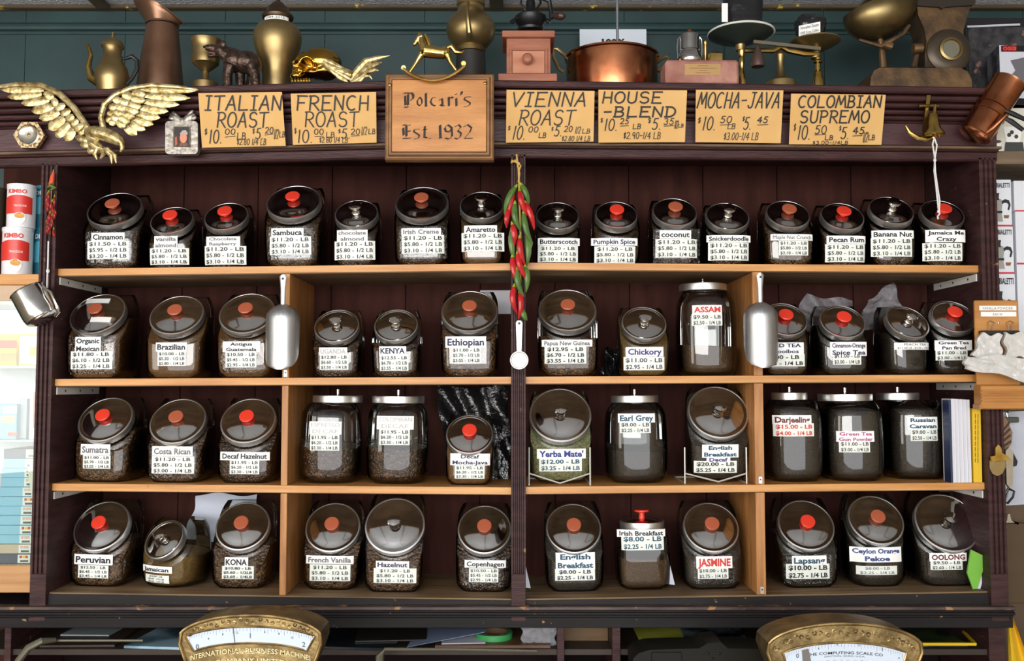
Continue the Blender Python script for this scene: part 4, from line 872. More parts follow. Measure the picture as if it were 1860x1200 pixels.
# brass coffee pot
m1, o1 = lathe_px(203, [(24, 165), (27, 158), (30, 148), (31, 138), (27, 124), (19, 110), (16, 100), (16.5, 90), (19, 85)], -.03)
root = thing('brass_coffee_pot', 'small brass coffee pot with long curved spout and black handle', 'coffee pot', o1)
m1.build('body', M_BRASSD, root)
lathe_px(203, [(20, 86), (20, 83), (17, 76), (10, 71), (3, 69), (2, 62), (3.5, 60), (.1, 57)], -.03, base=False)[0].build('lid', M_BRASSD, root)
tub(((180, 150), (166, 141), (160, 122), (165, 100), (162, 88), (157, 80)), (9, 8, 5.5, 4.2, 3.2, 2.6), -.03).build('spout', M_BRASS, root)
tub(((218, 104), (226, 107), (240, 102), (249, 110), (249, 126), (240, 142), (230, 154)), (2.5, 3, 4, 4.2, 4, 3.5, 3), -.03).build('handle', M_BLK, root)
# copper pitcher: tilted flaring mouth
Yp = .09; root = thing('copper_pitcher', 'tall brown copper pitcher with wide flaring spout', 'pitcher', (P(291, 150, Yp).x, Yp, lz(291, Yp)))
M_PIT = mat('brown_copper', hx('9a7660'), .36, .85, var=(9, .3, .7), col2=hx('7c5a46'))
k = S(Yp); rr = []
for cx, cy, rx, tlt in ((291, 172, 42, 0), (291, 155, 41, 0), (293, 100, 35, 0), (295, 48, 28, 0)):
    c = P(cx, cy, Yp); rr.append([c + V((rx * k * cos(2 * pi * i / 36), rx * k * sin(2 * pi * i / 36), 0)) for i in range(36)])
for i in range(36): rr[0][i].z = lz(291, Yp)
MB().rings(rr, True, False).build('body', M_PIT, root)
MB().tube([P(295, 45, Yp) + V((28.5 * k * cos(2 * pi * i / 36), 28.5 * k * sin(2 * pi * i / 36), 0)) for i in range(36)], 1.6 * k, 6, closed=True).build('neck_ring', M_PIT, root)
rr = []
for lx, ly, rx_, ry, dw in ((267, 46, 323, 46, 28), (258, 30, 326, 44, 31), (247, 12, 331, 43, 33), (243, 4, 337, 46, 34)):
    ring_ = []
    for i in range(36):
        t = 2 * pi * i / 36; u = .5 - .5 * cos(t)
        q = P(lx + (rx_ - lx) * u, ly + (ry - ly) * u - 10 * sin(pi * u) * (dw > 28), Yp); ring_.append(V((q.x, Yp + dw * k * sin(t) * (.55 + .45 * sin(pi * u)), q.z)))
    rr.append(ring_)
rr += [[p + V((0, 0, .004)) for p in rr[-1]], [V((rr[1][i].x, Yp + (rr[1][i].y - Yp) * .85, rr[1][i].z + .004)) for i in range(36)]]
MB().rings(rr, False, False).build('spout', M_PIT, root)
# goblet
m1, o1 = lathe_px(373, [(23, 158), (23, 151), (12, 147), (6.5, 140), (6, 131), (12, 126), (24, 116), (26, 105), (23.5, 90), (26, 78), (28.5, 73), (26, 74), (20, 105), (.1, 118)], .02)
tag(m1.build('brass_goblet', M_BRASSD, None, o1), 'dull brass goblet with flared rim behind the bear', 'goblet')
# bear
YBR = -.045; k = S(YBR)
bz = lz(430, YBR); root = thing('bear_figurine', 'dark bronze bear figurine standing on all fours with open mouth', 'figurine', (P(430, 150, YBR).x, YBR, bz))
b = MB()
def be(px, py, dy, rx, ry, rz): b.ell(P(px, py, YBR + dy), (rx * 1.1 * k, ry * 1.1 * k, rz * 1.1 * k))
be(447, 113, 0, 24, 19, 19); be(425, 110, 0, 19, 18, 20); be(458, 118, .0, 16, 17, 19)
b.tube([P(425, 104, YBR), P(412, 99, YBR - .004), P(400, 93, YBR - .008)], [17 * k, 15 * k, 12 * k], 10)
be(399, 92, -.008, 13, 12, 12)
b.tube([P(394, 90, YBR - .012), P(382, 87, YBR - .016), P(373, 86, YBR - .018)], [9.5 * k, 7.2 * k, 5 * k], 8)
b.tube([P(394, 99, YBR - .012), P(385, 101, YBR - .015), P(377, 102, YBR - .016)], [6 * k, 4 * k, 2.6 * k], 8)
for ex, dy in ((406, -.020), (404, .006)): be(ex, 79, dy, 5, 2.5, 5.5)
def leg(x0, x1, x2, dy):
    zf = bz + .004; q0 = P(x0, 118, YBR + dy); q1 = P(x1, 134, YBR + dy); q2 = V((P(x2, 146, YBR + dy).x, YBR + dy, zf + .004)); b.tube([q0, q1, q2], [12 * k, 9.5 * k, 8.5 * k], 8)
    b.ell(V((q2.x - 3 * k, YBR + dy - .003, bz + 4 * k)), (8.5 * k, 7 * k, 4 * k))
leg(418, 413, 414, -.014); leg(433, 436, 437, .016); leg(456, 463, 465, -.014); leg(462, 458, 455, .018)
b.remesh(.0021, 2).build('body', mat('dark_bronze', hx('5e4b40'), .38, .75, var=(45, .35, .65), col2=hx('322723'), bump=(120, .22)), root, smooth=60)
MB().ell(P(371.5, 85, YBR - .018), (3 * k, 3 * k, 2.4 * k)).build('nose', M_IRON, root)
for dy in (-.021,): MB().ell(P(390, 86, YBR + dy), (1.5 * k, 1.5 * k, 1.5 * k)).build('eye', M_IRON, root)
MB().tube([P(391, 97, YBR - .0195), P(380, 95, YBR - .0205)], [2.4 * k, 1.5 * k], 6).build('mouth', mat('mouth_red', hx('5a2a22'), .5), root)
# lidded urn
m1, o1 = lathe_px(503, [(25, 156), (27, 148), (27, 138), (29, 125), (36, 105), (43, 85), (45, 70), (43, 58), (36, 48), (23, 42), (22, 36)], .03)
root = thing('brass_urn', 'large brass ginger-jar urn with domed lid and white neck label', 'urn', o1)
m1.build('body', M_BRASSD, root)
lathe_px(503, [(22, 38), (28, 35), (29.5, 31), (28, 28), (23, 24), (19, 15), (10, 6), (4, 2), (3, -4), (6, -8), (5, -13), (.1, -15)], .03, base=False)[0].build('lid', mat('lid_bronze', hx('6e5a44'), .4, .9, var=(12, .3, .7), col2=hx('4e3f30')), root)
kk = S(.03); cu = P(503, 150, .03).x
def neck(a, z): return V((cu + 24.5 * kk * sin(a), .03 - 24.5 * kk * cos(a), z))
z0_, z1_ = P(503, 44, .03).z, P(503, 33.5, .03).z
nl = MB().sheet(lambda u, v: neck(-1.15 + 2.3 * u, z0_ + (z1_ - z0_) * v), 12, 1, .0006).build('neck_label', M_PAPER, root)
mt = MB(); put_text(mt, '1984-2013', lambda x, y: neck(x, y) - V((0, .0008, 0)), -.7, .7, z0_ + .005, .007, .01, fit=False)
mt.v = []; mt.f = []
vs_, fs_, w_ = text_geo('1984-2013', .01); mt.add([neck(-.75 + 1.5 * x / w_, z0_ + .004 + y * .009) - V((0, .0008, 0)) for x, y in vs_], fs_); mt.build('lettering', INKS['g'], nl, smooth=0, flip=False)
# skull
YK = -.012; k = S(YK); bz = lz(575, YK)
b = MB()
b.ell(P(582, 116, YK + .01), (40 * k, 34 * k, 29 * k)); b.ell(P(562, 118, YK - .005), (28 * k, 26 * k, 25 * k)); b.ell(P(546, 128, YK - .02), (15 * k, 16 * k, 16 * k)); b.ell(P(540, 139, YK - .022), (13 * k, 13 * k, 8 * k))
b.ell(P(592, 130, YK + .0), (24 * k, 24 * k, 16 * k)); b.tube([P(548, 126, YK - .03), P(566, 130, YK - .032), P(584, 127, YK - .028)], [6 * k, 5 * k, 5 * k], 8)
b.ell(P(542, 115, YK - .025), (12 * k, 10 * k, 6 * k)); b.ell(P(560, 110, YK - .030), (14 * k, 8 * k, 6 * k))
b = b.remesh(.0022, 3)
def dent(b, c, r, d):
    for v in b.v:
        q = (v - c).length
        if q < r: v += d * (1 - (q / r) ** 2)
dent(b, P(556, 116, YK - .042), 13 * k, V((.006, .022, 0))); dent(b, P(534, 117, YK - .036), 10 * k, V((.012, .014, 0))); dent(b, P(540, 126, YK - .042), 7 * k, V((.006, .012, 0))); dent(b, P(570, 121, YK - .04), 8 * k, V((0, .008, 0)))
for v in b.v: v.z = max(v.z, bz)
M_GOLD = mat('polished_gold_brass', hx('d9b45a'), .16, 1.0, var=(14, .3, .7), col2=hx('a87c2c'))
root = thing('skull_ornament', 'polished gold-coloured metal skull facing left', 'ornament', (P(575, 150, YK).x, YK, bz))
b.build('cranium', M_GOLD, root, smooth=70)
for i in range(7): MB().ell(P(531 + i * 5.2, 146, YK - .040 + abs(i - 2) * .002), (2.5 * k, 2.5 * k, 4.5 * k), nu=8, nv=6).build('tooth', M_GOLD, root)
# feathered bird ornament
YF_ = -.085; bz = lz(650, YF_); root = thing('bird_ornament', 'gilt brass bird ornament with upswept tail feathers behind the skull', 'ornament', (P(640, 150, YF_).x, YF_, bz))
def pz(pts, y0=YF_, w=.010): return MB().prism([(P(x, y, YF_).x, max(P(x, y, YF_).z, bz)) for x, y in pts], y0 - w / 2, y0 + w / 2)
b = MB(); k = S(YF_)
b.tube([P(588, 112, YF_), P(603, 122, YF_), P(622, 132, YF_), P(640, 138, YF_)], [8 * k, 11 * k, 11 * k, 9 * k], 10); b.ell(P(628, 140, YF_), (18 * k, 9 * k, 8 * k)); b.remesh(.0022, 3).build('body', M_EAG, root, smooth=60)
for a, bb, w in (((590, 108), (622, 124), 9), ((595, 118), (640, 146), 10), ((600, 126), (632, 149), 10)): MB().pod(P(*a, YF_ - .012), P(*bb, YF_ - .012), w * k, .006).build('wing_feather', M_EAG, root)
for pts, rr_2 in ((((634, 146), (650, 128), (664, 112), (684, 106), (708, 101)), (6, 7, 7, 5, 1)), (((636, 148), (652, 134), (668, 122), (686, 116), (694, 113)), (5, 6, 6, 4, 1)), (((638, 150), (656, 140), (666, 130), (682, 127), (688, 128)), (5, 6, 5, 4, 1)), (((640, 152), (654, 146), (662, 138), (672, 138), (676, 144)), (4, 5, 4, 3, 1))):
    tub(pts, rr_2, YF_, 8).build('tail_feather', M_EAG, root)
# rocking horse on the plaque
YH = -.1592; k = S(YH)
root = thing('rocking_horse', 'small brass rocking horse ornament on top of the wooden plaque', 'ornament', P(786, 148, YH))
b = MB()
def hs(pts, rr): b.tube([P(p[0], p[1], YH + (p[2] if len(p) > 2 else 0)) for p in pts], [r * k for r in rr], 9)
hs(((770, 93), (783, 94), (798, 96), (808, 97)), (11.5, 12, 11, 10)); hs(((772, 92), (768, 80), (766, 70)), (10, 8.5, 6.5)); hs(((768, 66), (760, 68), (754, 79)), (6.5, 5.5, 4)); b.ell(P(753, 80, YH), (4 * k, 4 * k, 4 * k))
b.ell(P(808, 94, YH), (10 * k, 9 * k, 10 * k))
for dy in (-.008, .008):
    hs(((766, 98, dy), (757, 112, dy), (744, 131, dy)), (7, 4, 3.2)); hs(((812, 98, dy), (817, 110, dy), (829, 128, dy)), (7.5, 4.2, 3.2))
b.ell(P(761, 61, YH - .003), (2 * k, 2 * k, 4 * k)); b.ell(P(764, 61, YH + .003), (2 * k, 2 * k, 4 * k))
b.remesh(.0019, 2).build('horse_body', M_BRASSB, root, smooth=60)
tub(((772, 62), (777, 72), (780, 84)), (2.5, 4, 3), YH).build('mane', M_BRASSB, root)
tub(((812, 86), (820, 84), (828, 94), (838, 96), (843, 92)), (3, 5, 5, 3, 1), YH).build('tail', M_BRASSB, root)
for dy in (-.012, .010):
    tub([(732 + 112 * t, 124 + 4 * (-(t)) * 1.2 + 24 * (1 - (2 * t - 1) ** 2), dy) for t in [i / 12 for i in range(13)]], 2.6, YH, 8).build('rocker', M_BRASSB, root)
for px, py in ((733, 123), (842, 115)): MB().tube([P(px, py, YH - .012), P(px, py, YH + .010)], 4.5 * k, 10).build('cross_bar', M_BRASSB, root)
# brass kettle on its stand
Yk = .12
m1, o1 = lathe_px(855, [(30, 170), (29, 150), (27, 98)], Yk); root = thing('brass_kettle', 'round-bellied brass kettle with gooseneck spout on dark stand', 'kettle', o1)
m1.build('stand', mat('dark_stand', hx('33302e'), .5, .3), root)
lathe_px(855, [(26, 96), (29, 91), (26, 88), (34, 82), (43, 70), (46.5, 57), (45, 45), (38, 34), (28, 25), (24, 18), (24, 13), (27, 10), (27, 0), (23, -8), (8, -14), (.1, -16)], Yk, base=False)[0].build('body', M_BRASSD, root)
tub(((853, 66, -.075), (852, 58, -.088), (850, 38, -.098), (849, 22, -.100), (849, 14, -.094), (850, 4, -.080)), (6, 5.5, 4.2, 3.4, 3, 3.4), Yk).build('spout', M_BRASSD, root)
# coffee grinder
Yg = -.04; zl_ = lz(960, Yg); root = thing('coffee_grinder', 'wooden box coffee grinder with drawer, black iron hopper and crank', 'coffee grinder', (P(960, 140, Yg).x, Yg, zl_))
M_CH = mat('cherry_wood', hx('a86a50'), .4, var=(7, .3, .7), col2=hx('844a34'), stretch=(1, 1, 5), bump=(30, .05)); M_CHL = mat('light_cherry_wood', hx('c98f72'), .4, var=(6, .3, .7), col2=hx('a9694c'), stretch=(1, 1, 4))
def bxp(x0, y0, x1, y1, Y0, Y1, ch=.0015, zmin=None):
    a, b_ = P(x0, y1, Y0), P(x1, y0, Y0); z0 = a.z if zmin is None else zmin
    return MB().box(a.x, b_.x, Y0, Y1, z0, b_.z, ch)
bxp(905, 133, 1012, 143, Yg - .045, Yg + .085, zmin=zl_).build('base_board', M_CH, root)
bxp(920, 64, 1000, 134, Yg - .032, Yg + .075).build('body', M_CH, root)
bxp(912, 55, 1008, 67, Yg - .045, Yg + .085).build('top_board', M_CH, root)
for a in ((925, 87, 995, 91), (925, 91, 930, 134), (990, 91, 995, 134)): bxp(*a, Yg - .036, Yg - .030, .001).build('drawer_moulding', M_CH, root)
dr = bxp(931, 92, 989, 133, Yg - .0345, Yg - .03, .001).build('drawer', M_CHL, root)
q = P(958, 110, Yg - .035); MB().lathe([(.006, 0), (.007, .006), (.0145, .012), (.015, .018), (.010, .023), (.0001, .0245)], 20, mtx=Mx.Translation(q) @ Mx.Rotation(pi / 2, 4, 'X')).build('drawer_knob', M_CH, dr)
gx = P(964, 55, Yg + .03)
hp, _ = lathe_px(964, [(24, 57), (25, 53), (20, 50), (26, 44), (29, 37), (30, 32), (25, 28), (12, 24), (8, 16), (9, 8), (7, -2), (6, -14), (.1, -16)], Yg + .03, base=False); hp.build('iron_hopper', M_IRON, root)
for sx in (-1, 1): tub(((964 + sx * 8, 20), (964 + sx * 18, 6), (964 + sx * 16, -12)), 2.2, Yg + .03, 6).build('hopper_arch', M_IRON, root)
for sx in (-1, 1): MB().tube([P(964 + sx * 28, 35, Yg + .03), P(964 + sx * 36, 41, Yg + .03)], [3.2 * S(Yg), 4 * S(Yg)], 8).build('wing_nut', M_IRON, root)
cr = tub(((966, -12), (984, -4), (998, 2), (1001, 20), (1002, 34)), (4, 4, 4.5, 4, 4), Yg + .01, 8).build('crank', M_IRON, root)
MB().tube([P(1003, 28, Yg + .01), P(1012, 29, Yg), P(1020, 29, Yg - .01), P(1025, 30, Yg - .015)], [4 * S(Yg), 7 * S(Yg), 8 * S(Yg), 4 * S(Yg)], 12).build('crank_knob', mat('dark_knob_wood', hx('3c2a22'), .4), cr)
# copper pan
Yq = .115; k = S(Yq); zq = lz(1030, Yq)
root = thing('copper_pan', 'wide copper preserving pan with two loop handles', 'pan', (P(1110, 140, Yq).x, Yq, zq))
c = P(1111, 107, Yq); cz = c.z; pr = [(66 * k, zq), (78 * k, zq + 4 * k), (84 * k, zq + .4 * (cz - zq)), (84 * k, cz - 3 * k), (87 * k, cz - 1 * k), (87 * k, cz + 2 * k), (84 * k, cz + 2 * k), (80 * k, zq + .3 * (cz - zq)), (60 * k, zq + 5 * k)]
MB().lathe(pr, 56, c=(c.x, Yq, 0)).build('bowl', M_COPPER, root)
tub(((1036, 112), (1026, 100), (1012, 88), (1004, 90), (1006, 106), (1016, 126), (1024, 130)), 3.6, Yq - .02, 8).build('handle', M_BRASSD, root)
tub(((1190, 116), (1202, 106), (1212, 102), (1214, 108), (1206, 120), (1196, 130)), 3.4, Yq, 8).build('handle', M_BRASSD, root)
# paper sign 100%
Yw = Y_WALL - .07; bz = lz(1113, Yw); root = thing('card_sign', 'white card printed 100% standing behind the copper pan', 'sign', (P(1113, 70, Yw).x, Yw, bz))
a, b_ = P(1053, 90, Yw), P(1174, 53, Yw)
cd = MB().box(a.x, b_.x, Yw, Yw + .002, bz, b_.z).build('card', mat('blue_white_card', hx('d3dae4'), .6), root)
mt = MB(); f_ = lambda x, y: P(x, -y, Yw - .0006)
put_text(mt, '100%', f_, 1093, 1135, -82, 11, .05, maxstretch=1.5); mt.build('lettering', INKS['k'], cd, smooth=0, flip=False)
# ceiling rod
q = P(1121, 0, .12); zb = P(1121, 84, .12).z
m1 = MB().lathe([(.004, zb), (.0042, Z_CEIL - .004), (.018, Z_CEIL - .0035), (.018, Z_CEIL)], 12, c=(q.x, .12, 0)); one(m1, 'ceiling_rod', mat('grey_rod', hx('8a8f94'), .4, .6), 'thin grey metal rod hanging from the ceiling above the copper pan', 'rod')
# brick with plaque, milk can, weight
Ybk = -.045; zb = lz(1275, Ybk); root = thing('souvenir_brick', 'pink brick with engraved brass plate next to the balance scale', 'brick', (P(1275, 145, Ybk).x, Ybk, zb))
a, b_ = P(1209, 147, Ybk - .035), P(1342, 108, Ybk - .035)
MB().box(a.x, b_.x, Ybk - .035, Ybk + .055, zb, b_.z, .006).build('brick_block', mat('pink_brick', hx('b58476'), .85, var=(16, .3, .7), col2=hx('8e5c50'), bump=(60, .5)), root)
pl = MB().sheet(lambda u, v: P(1244 + 65 * u, 136 - 20 * v, Ybk - .0358), 1, 1, .0008).build('brass_plate', mat('plate_brass', hx('c09a68'), .35, .6), root)
mt = MB(); f_ = lambda x, y: P(x, -y, Ybk - .0364)
for i, w_ in enumerate((9, 24, 7, 13)): stroke(mt, [(1277 - w_, -(119.5 + i * 4.2)), (1277 + w_, -(119.5 + i * 4.2))], f_, .8)
mt.build('engraving', mat('engraved_brown', hx('7a5a34'), .6), pl, smooth=0, flip=False)
ztop = b_.z
def onb(px, name, prof, m, label, cat, Y=Ybk - .005):
    k = S(Y); c = P(px, 100, Y); m_ = MB().lathe([(r * k, ztop + h * k) for r, h in prof], 28, c=(c.x, Y, .0004)); return one(m_, name, m, label, cat, loc=(c.x, Y, ztop + .0004))
c = P(1253, 100, Ybk); rt = thing('milk_can', 'miniature steel milk can standing on the pink brick', 'milk can', (c.x, Ybk, ztop + .0004)); k = S(Ybk)
M_MILK = mat('steel', (.66, .65, .64), .2, 1.0, var=(20, .3, .7), col2=(.45, .44, .42))
MB().lathe([(r * k, ztop + .0004 + h * k) for r, h in ((20, 0), (22, 3), (22, 11), (19, 18), (17, 22), (17, 24), (18, 25), (18, 52), (15, 55), (.1, 55))], 28, c=(c.x, Ybk, 0)).build('body', M_MILK, rt)
MB().lathe([(r * k, ztop + h * k) for r, h in ((15, 55), (10, 58), (5, 59), (5, 63), (.1, 63.5))], 20, c=(c.x, Ybk, 0)).build('lid', M_COPPER, rt)
for sx in (-1, 1): MB().tube([V((c.x + sx * 17 * k, Ybk, ztop + 52 * k)), V((c.x + sx * 22 * k, Ybk, ztop + 46 * k)), V((c.x + sx * 23 * k, Ybk, ztop + 30 * k)), V((c.x + sx * 22 * k, Ybk, ztop + 10 * k))], 1.4 * k, 6).build('handle', M_MILK, rt)
a, b_ = P(1287, 108, Ybk), P(1311, 93, Ybk)
rt = thing('brass_weight', 'small square brass weight with copper cap on the pink brick', 'weight', ((a.x + b_.x) / 2, Ybk, ztop + .0004))
h_ = b_.x - a.x
MB().box(a.x, b_.x, Ybk - .015, Ybk - .015 + h_, ztop + .0004, ztop + .0004 + h_ * .72, .002).build('block', M_BRASS, rt)
MB().ell(((a.x + b_.x) / 2, Ybk - .015 + h_ / 2, ztop + h_ * .72), (h_ * .38, h_ * .38, h_ * .22)).build('cap', M_COPPER, rt)
c = P(1281, 100, Ybk + .02); k = S(Ybk)
one(MB().lathe([(4 * k, ztop + .0004), (4 * k, ztop + 4 * k), (2.6 * k, ztop + 6 * k), (3.4 * k, ztop + 40 * k), (4.8 * k, ztop + 42 * k), (4.8 * k, ztop + 47 * k), (.1 * k, ztop + 49 * k)], 14, c=(c.x, Ybk + .02, 0)), 'brass_pin', M_BRASSB, 'thin brass pin standing on the brick between milk can and scale', 'ornament')
# balance scale
Yb = .0; zb = lz(1420, Yb); root = thing('balance_scale', 'brass counter balance scale with two round pans and pear weight', 'scale', (P(1420, 145, Yb).x, Yb, zb)); k = S(Yb)
def leg_(cx, prof, nm, m=M_BRASSB, Y=Yb):
    lathe_px(cx, prof, Y, 20)[0].build(nm, m, root)
leg_(1418, [(30, 160), (28, 150), (18, 146), (10, 138), (7, 128), (6, 118), (7, 108), (9, 100), (6, 94), (.1, 90)], 'centre_pedestal', M_BRASSD)
leg_(1348, [(9, 160), (8, 150), (7, 138), (4, 130), (3, 122), (5, 118), (5, 108), (4, 104), (6, 100), (7, 92)], 'pan_post', M_BRASSB)
leg_(1486, [(12, 160), (11, 150), (8, 138), (8, 132), (5, 128), (5, 116), (8, 114), (8, 112), (5, 108), (6, 106)], 'pan_post', M_BRASSB)
tub(((1352, 92), (1378, 92), (1405, 92), (1418, 84), (1432, 92), (1460, 98), (1486, 98)), (4, 4, 5, 6, 5, 5, 4), Yb).build('beam', M_BRASS, root)
tub(((1368, 76, -.03), (1490, 89, -.03)), 4.2, Yb, 4).build('sliding_bar', mat('steel_bar', hx('77705f'), .4, .8), root)
lathe_px(1377, [(12, 121), (13, 112), (9, 98), (5, 90), (3, 82)], Yb - .03, 18, base=False)[0].build('pear_weight', mat('brown_iron', hx('5b4640'), .45, .5), root)
for cx, cy, r, m in ((1346, 66, 60, mat('white_enamel_rim', hx('2b332e'), .35)), (1482, 80, 46, M_BRASSD)):
    lathe_px(cx, [(10, cy + 16), (24, cy + 8), (r * .8, cy + 3), (r, cy - 3), (r, cy - 5), (r * .95, cy - 5), (r * .5, cy - 2), (.1, cy - 1)], Yb + .01, 40, base=False)[0].build('pan', m, root)
    pr_, _ = lathe_px(cx, [(9, cy + 26), (10, cy + 12), (12, cy + 8)], Yb + .01, 18, base=False); pr_.build('pan_collar', M_BRASSD, root)
c = P(1346, 61, Yb + .01); MB().tube([c + V((60 * k * cos(2 * pi * i / 40), 60 * k * sin(2 * pi * i / 40), 0)) for i in range(40)], 2.0 * k, 6, closed=True).build('pan_rim', mat('enamel_white', hx('dcdcd4'), .3), root)
# coffee bags on the pans
def bag(cx, y0, y1, w, dpt, Y, label, name, crinkle, rect, lines, lt, top=None):
    zb_ = P(cx, y1, Y).z; zt = P(cx, y0, Y).z; c = P(cx, 50, Y); rnd = random.Random(cx); rings_ = []
    W = w * S(Y) / 2; D_ = dpt / 2; nz = 12
    for j in range(nz + 1):
        u = j / nz; f = (1 - .25 * (1 - u) ** 4) * (1 - .45 * max(0, u - .75) / .25 if top else 1); g_ = 1 if not top else (1 - .8 * max(0, (u - .7) / .3))
        rings_.append([V((c.x + se(W * f, D_ * g_, 3.2, 2 * pi * i / 32)[0] + rnd.uniform(-1, 1) * crinkle, Y + se(W * f, D_ * g_, 3.2, 2 * pi * i / 32)[1] + rnd.uniform(-1, 1) * crinkle, zb_ + (zt - zb_) * u)) for i in range(32)])
    rt = thing(name, label, 'bag', (c.x, Y, zb_))
    MB().rings(rings_).build('pouch', mat('black_foil', (.013, .013, .015), .22, bump=(26, .5)), rt, smooth=50)
    Yl = Y - D_ - crinkle - .001; lb = MB().sheet(lambda u, v: P(rect[0] + (rect[2] - rect[0]) * u, rect[3] - (rect[3] - rect[1]) * v + lt * (u - .5), Yl), 4, 2, .0006).build('paper_label', M_PAPER, rt)
    mt = MB()
    for i, s in enumerate(lines):
        hh = (rect[3] - rect[1]) / len(lines); put_text(mt, s, lambda x, y: P(x, -y + lt * ((x - rect[0]) / (rect[2] - rect[0]) - .5), Yl - .0006), rect[0] + 3, rect[2] - 3, -(rect[1] + hh * (i + 1) - hh * .22), hh * .55, .015)
    if mt.v: mt.build('lettering', INKS['g'], lb, smooth=0, flip=False)
    return rt
bag(1350, -40, 62, 72, .075, Yb + .01, 'tall black coffee bag standing on the white-rimmed scale pan', 'coffee_bag', .0012, (1311, 6, 1322, 40), [], 0)
bag(1472, 26, 68, 54, .06, Yb + .01, 'small crumpled black coffee bag with white label on the right scale pan', 'coffee_bag', .0022, (1451, 43, 1490, 62), ['Hawaiian Estate', '100% Kona Coffee'], -8, top=True)
# antique computing scale with brass scoop
Ya = .05; zb = lz(1675, Ya); root = thing('antique_scale', 'tarnished antique brass scale with large tilted scoop pan and round dial', 'scale', (P(1675, 150, Ya).x, Ya, zb)); k = S(Ya)
M_TARN = mat('tarnished_bronze', hx('7c6040'), .45, .6, var=(14, .35, .65), col2=hx('43362c'), bump=(40, .2))
def pzz(pts, Y0, Y1, m, nm, zmin=None):
    q = [(P(x, y, Y0).x, P(x, y, Y0).z if zmin is None else max(P(x, y, Y0).z, zmin)) for x, y in pts]
    return MB().prism(q, Y0, Y1).build(nm, m, root, smooth=30)
pzz([(1580, 160), (1582, 140), (1588, 128), (1598, 123), (1745, 123), (1758, 130), (1765, 145), (1766, 160)], Ya - .06, Ya + .07, M_TARN, 'base', zb)
pzz([(1668, -12), (1765, -12), (1764, 8), (1757, 30), (1750, 55), (1752, 80), (1756, 105), (1754, 122), (1680, 122), (1680, 100), (1683, 75), (1678, 50), (1668, 28), (1665, 8)], Ya - .035, Ya + .045, M_TARN, 'column', None)
pzz([(1662, -14), (1772, -14), (1772, 6), (1766, 9), (1718, 12), (1712, 16), (1706, 12), (1668, 10), (1662, 8)], Ya - .045, Ya + .05, mat('dark_bronze_cap', hx('3a332c'), .45, .5), 'column_cap')
q = P(1722, 93, Ya - .035); fm = Mx.Translation(q) @ Mx.Rotation(pi / 2, 4, 'X')
MB().lathe([(40 * k, 0), (40 * k, .006), (34 * k, .012), (24 * k, .014)], 36, mtx=fm, cap1=True).build('dial_ring', mat('ring_bronze', hx('4c4236'), .4, .6), root)
MB().lathe([(21 * k, .012), (21 * k, .022), (17 * k, .024), (16 * k, .018), (.1 * k, .0185)], 30, mtx=fm).build('dial', M_BRASSD, root)
MB().lathe([(15 * k, .0187), (.1 * k, .0195)], 24, mtx=fm).build('dial_face', mat('dial_grey', hx('7f7c6c'), .3, .4), root)
# scoop: half egg, open upwards
cs = P(1600, 22, Ya - .02); b = MB(); b.ell((0, 0, 0), (70 * k, 52 * k, 50 * k), nu=32, nv=20)
for v in b.v:
    if v.z > 16 * k: v.z = 16 * k - (v.z - 16 * k) * .9
    v.x += .25 * max(0, v.x) * (v.z / (50 * k))
tm = Mx.Translation(cs) @ Mx.Rotation(radians(-20), 4, 'Y'); b.v = [tm @ v for v in b.v]
b.build('scoop_pan', mat('scoop_brass', hx('8a7850'), .34, .9, var=(12, .3, .7), col2=hx('5a4c34')), root, smooth=50)
tub(((1598, 68), (1602, 90), (1604, 124)), (5, 6, 7), Ya - .02).build('pan_stem', M_TARN, root)
tub(((1560, 72), (1600, 84), (1640, 62), (1652, 46)), (3, 4, 4, 3), Ya - .05).build('pan_cradle', M_TARN, root)
tub(((1660, 124), (1664, 105), (1668, 88)), (7, 5, 5), Ya - .03).build('poise_post', M_TARN, root)
MB().tube([P(1658, 88, Ya - .05), P(1675, 88, Ya - .05)], 9 * k, 12).build('poise', M_TARN, root)
MB().tube([P(1605, 80, Ya - .045), P(1620, 84, Ya - .045)], 7 * k, 10).build('pan_screw', M_TARN, root)
q = P(1729, 154, Ya - .08); 
# picture frame and coffee-maker boxes at the right end
Yf_ = .2; zb = lz(1810, Yf_); root = thing('framed_picture', 'dark framed street picture leaning at the right end of the cornice', 'picture', (P(1810, 150, Yf_).x, Yf_, zb))
a, b_ = P(1755, 150, Yf_), P(1890, 32, Yf_)
MB().box(a.x, b_.x, Yf_, Yf_ + .02, zb, b_.z, .003).build('frame', mat('black_frame', hx('1b191b'), .4), root)
pic = MB().box(P(1758, 60, Yf_).x, P(1882, 60, Yf_).x, Yf_ - .002, Yf_ - .0004, zb + .01, P(1800, 50, Yf_).z).build('print', mat('print_dark', hx('3c3a3c'), .5, var=(38, .38, .62), col2=hx('15141a'), wear=(26, .60, hx('8a6a5c'))), root)
MB().sheet(lambda u, v: P(1757 + 96 * u, 50 - 3.5 * v - 4 * u, Yf_ - .0025), 1, 1, .0005).build('mat_edge', mat('grey_mat', hx('c4c8d0'), .6), root)
Yo = .06; zb = lz(1830, Yo); root = thing('coffee_maker_box', 'black and white coffee maker carton with red brand lettering on the cornice', 'box', (P(1830, 150, Yo).x, Yo, zb))
f0, f1, bk = P(1817, 150, Yo), P(1905, 150, Yo), P(1782, 150, Yo + .1)
zt = P(1817, 82, Yo).z
hull = [V((f0.x, Yo, zb)), V((f1.x, Yo + .02, zb)), V((f1.x, Yo + .14, zb)), V((bk.x + .02, Yo + .10, zb))]
MB().hexa(hull + [V((p.x, p.y, zt)) for p in hull]).build('carton', mat('white_carton', hx('cdd0da'), .5), root)
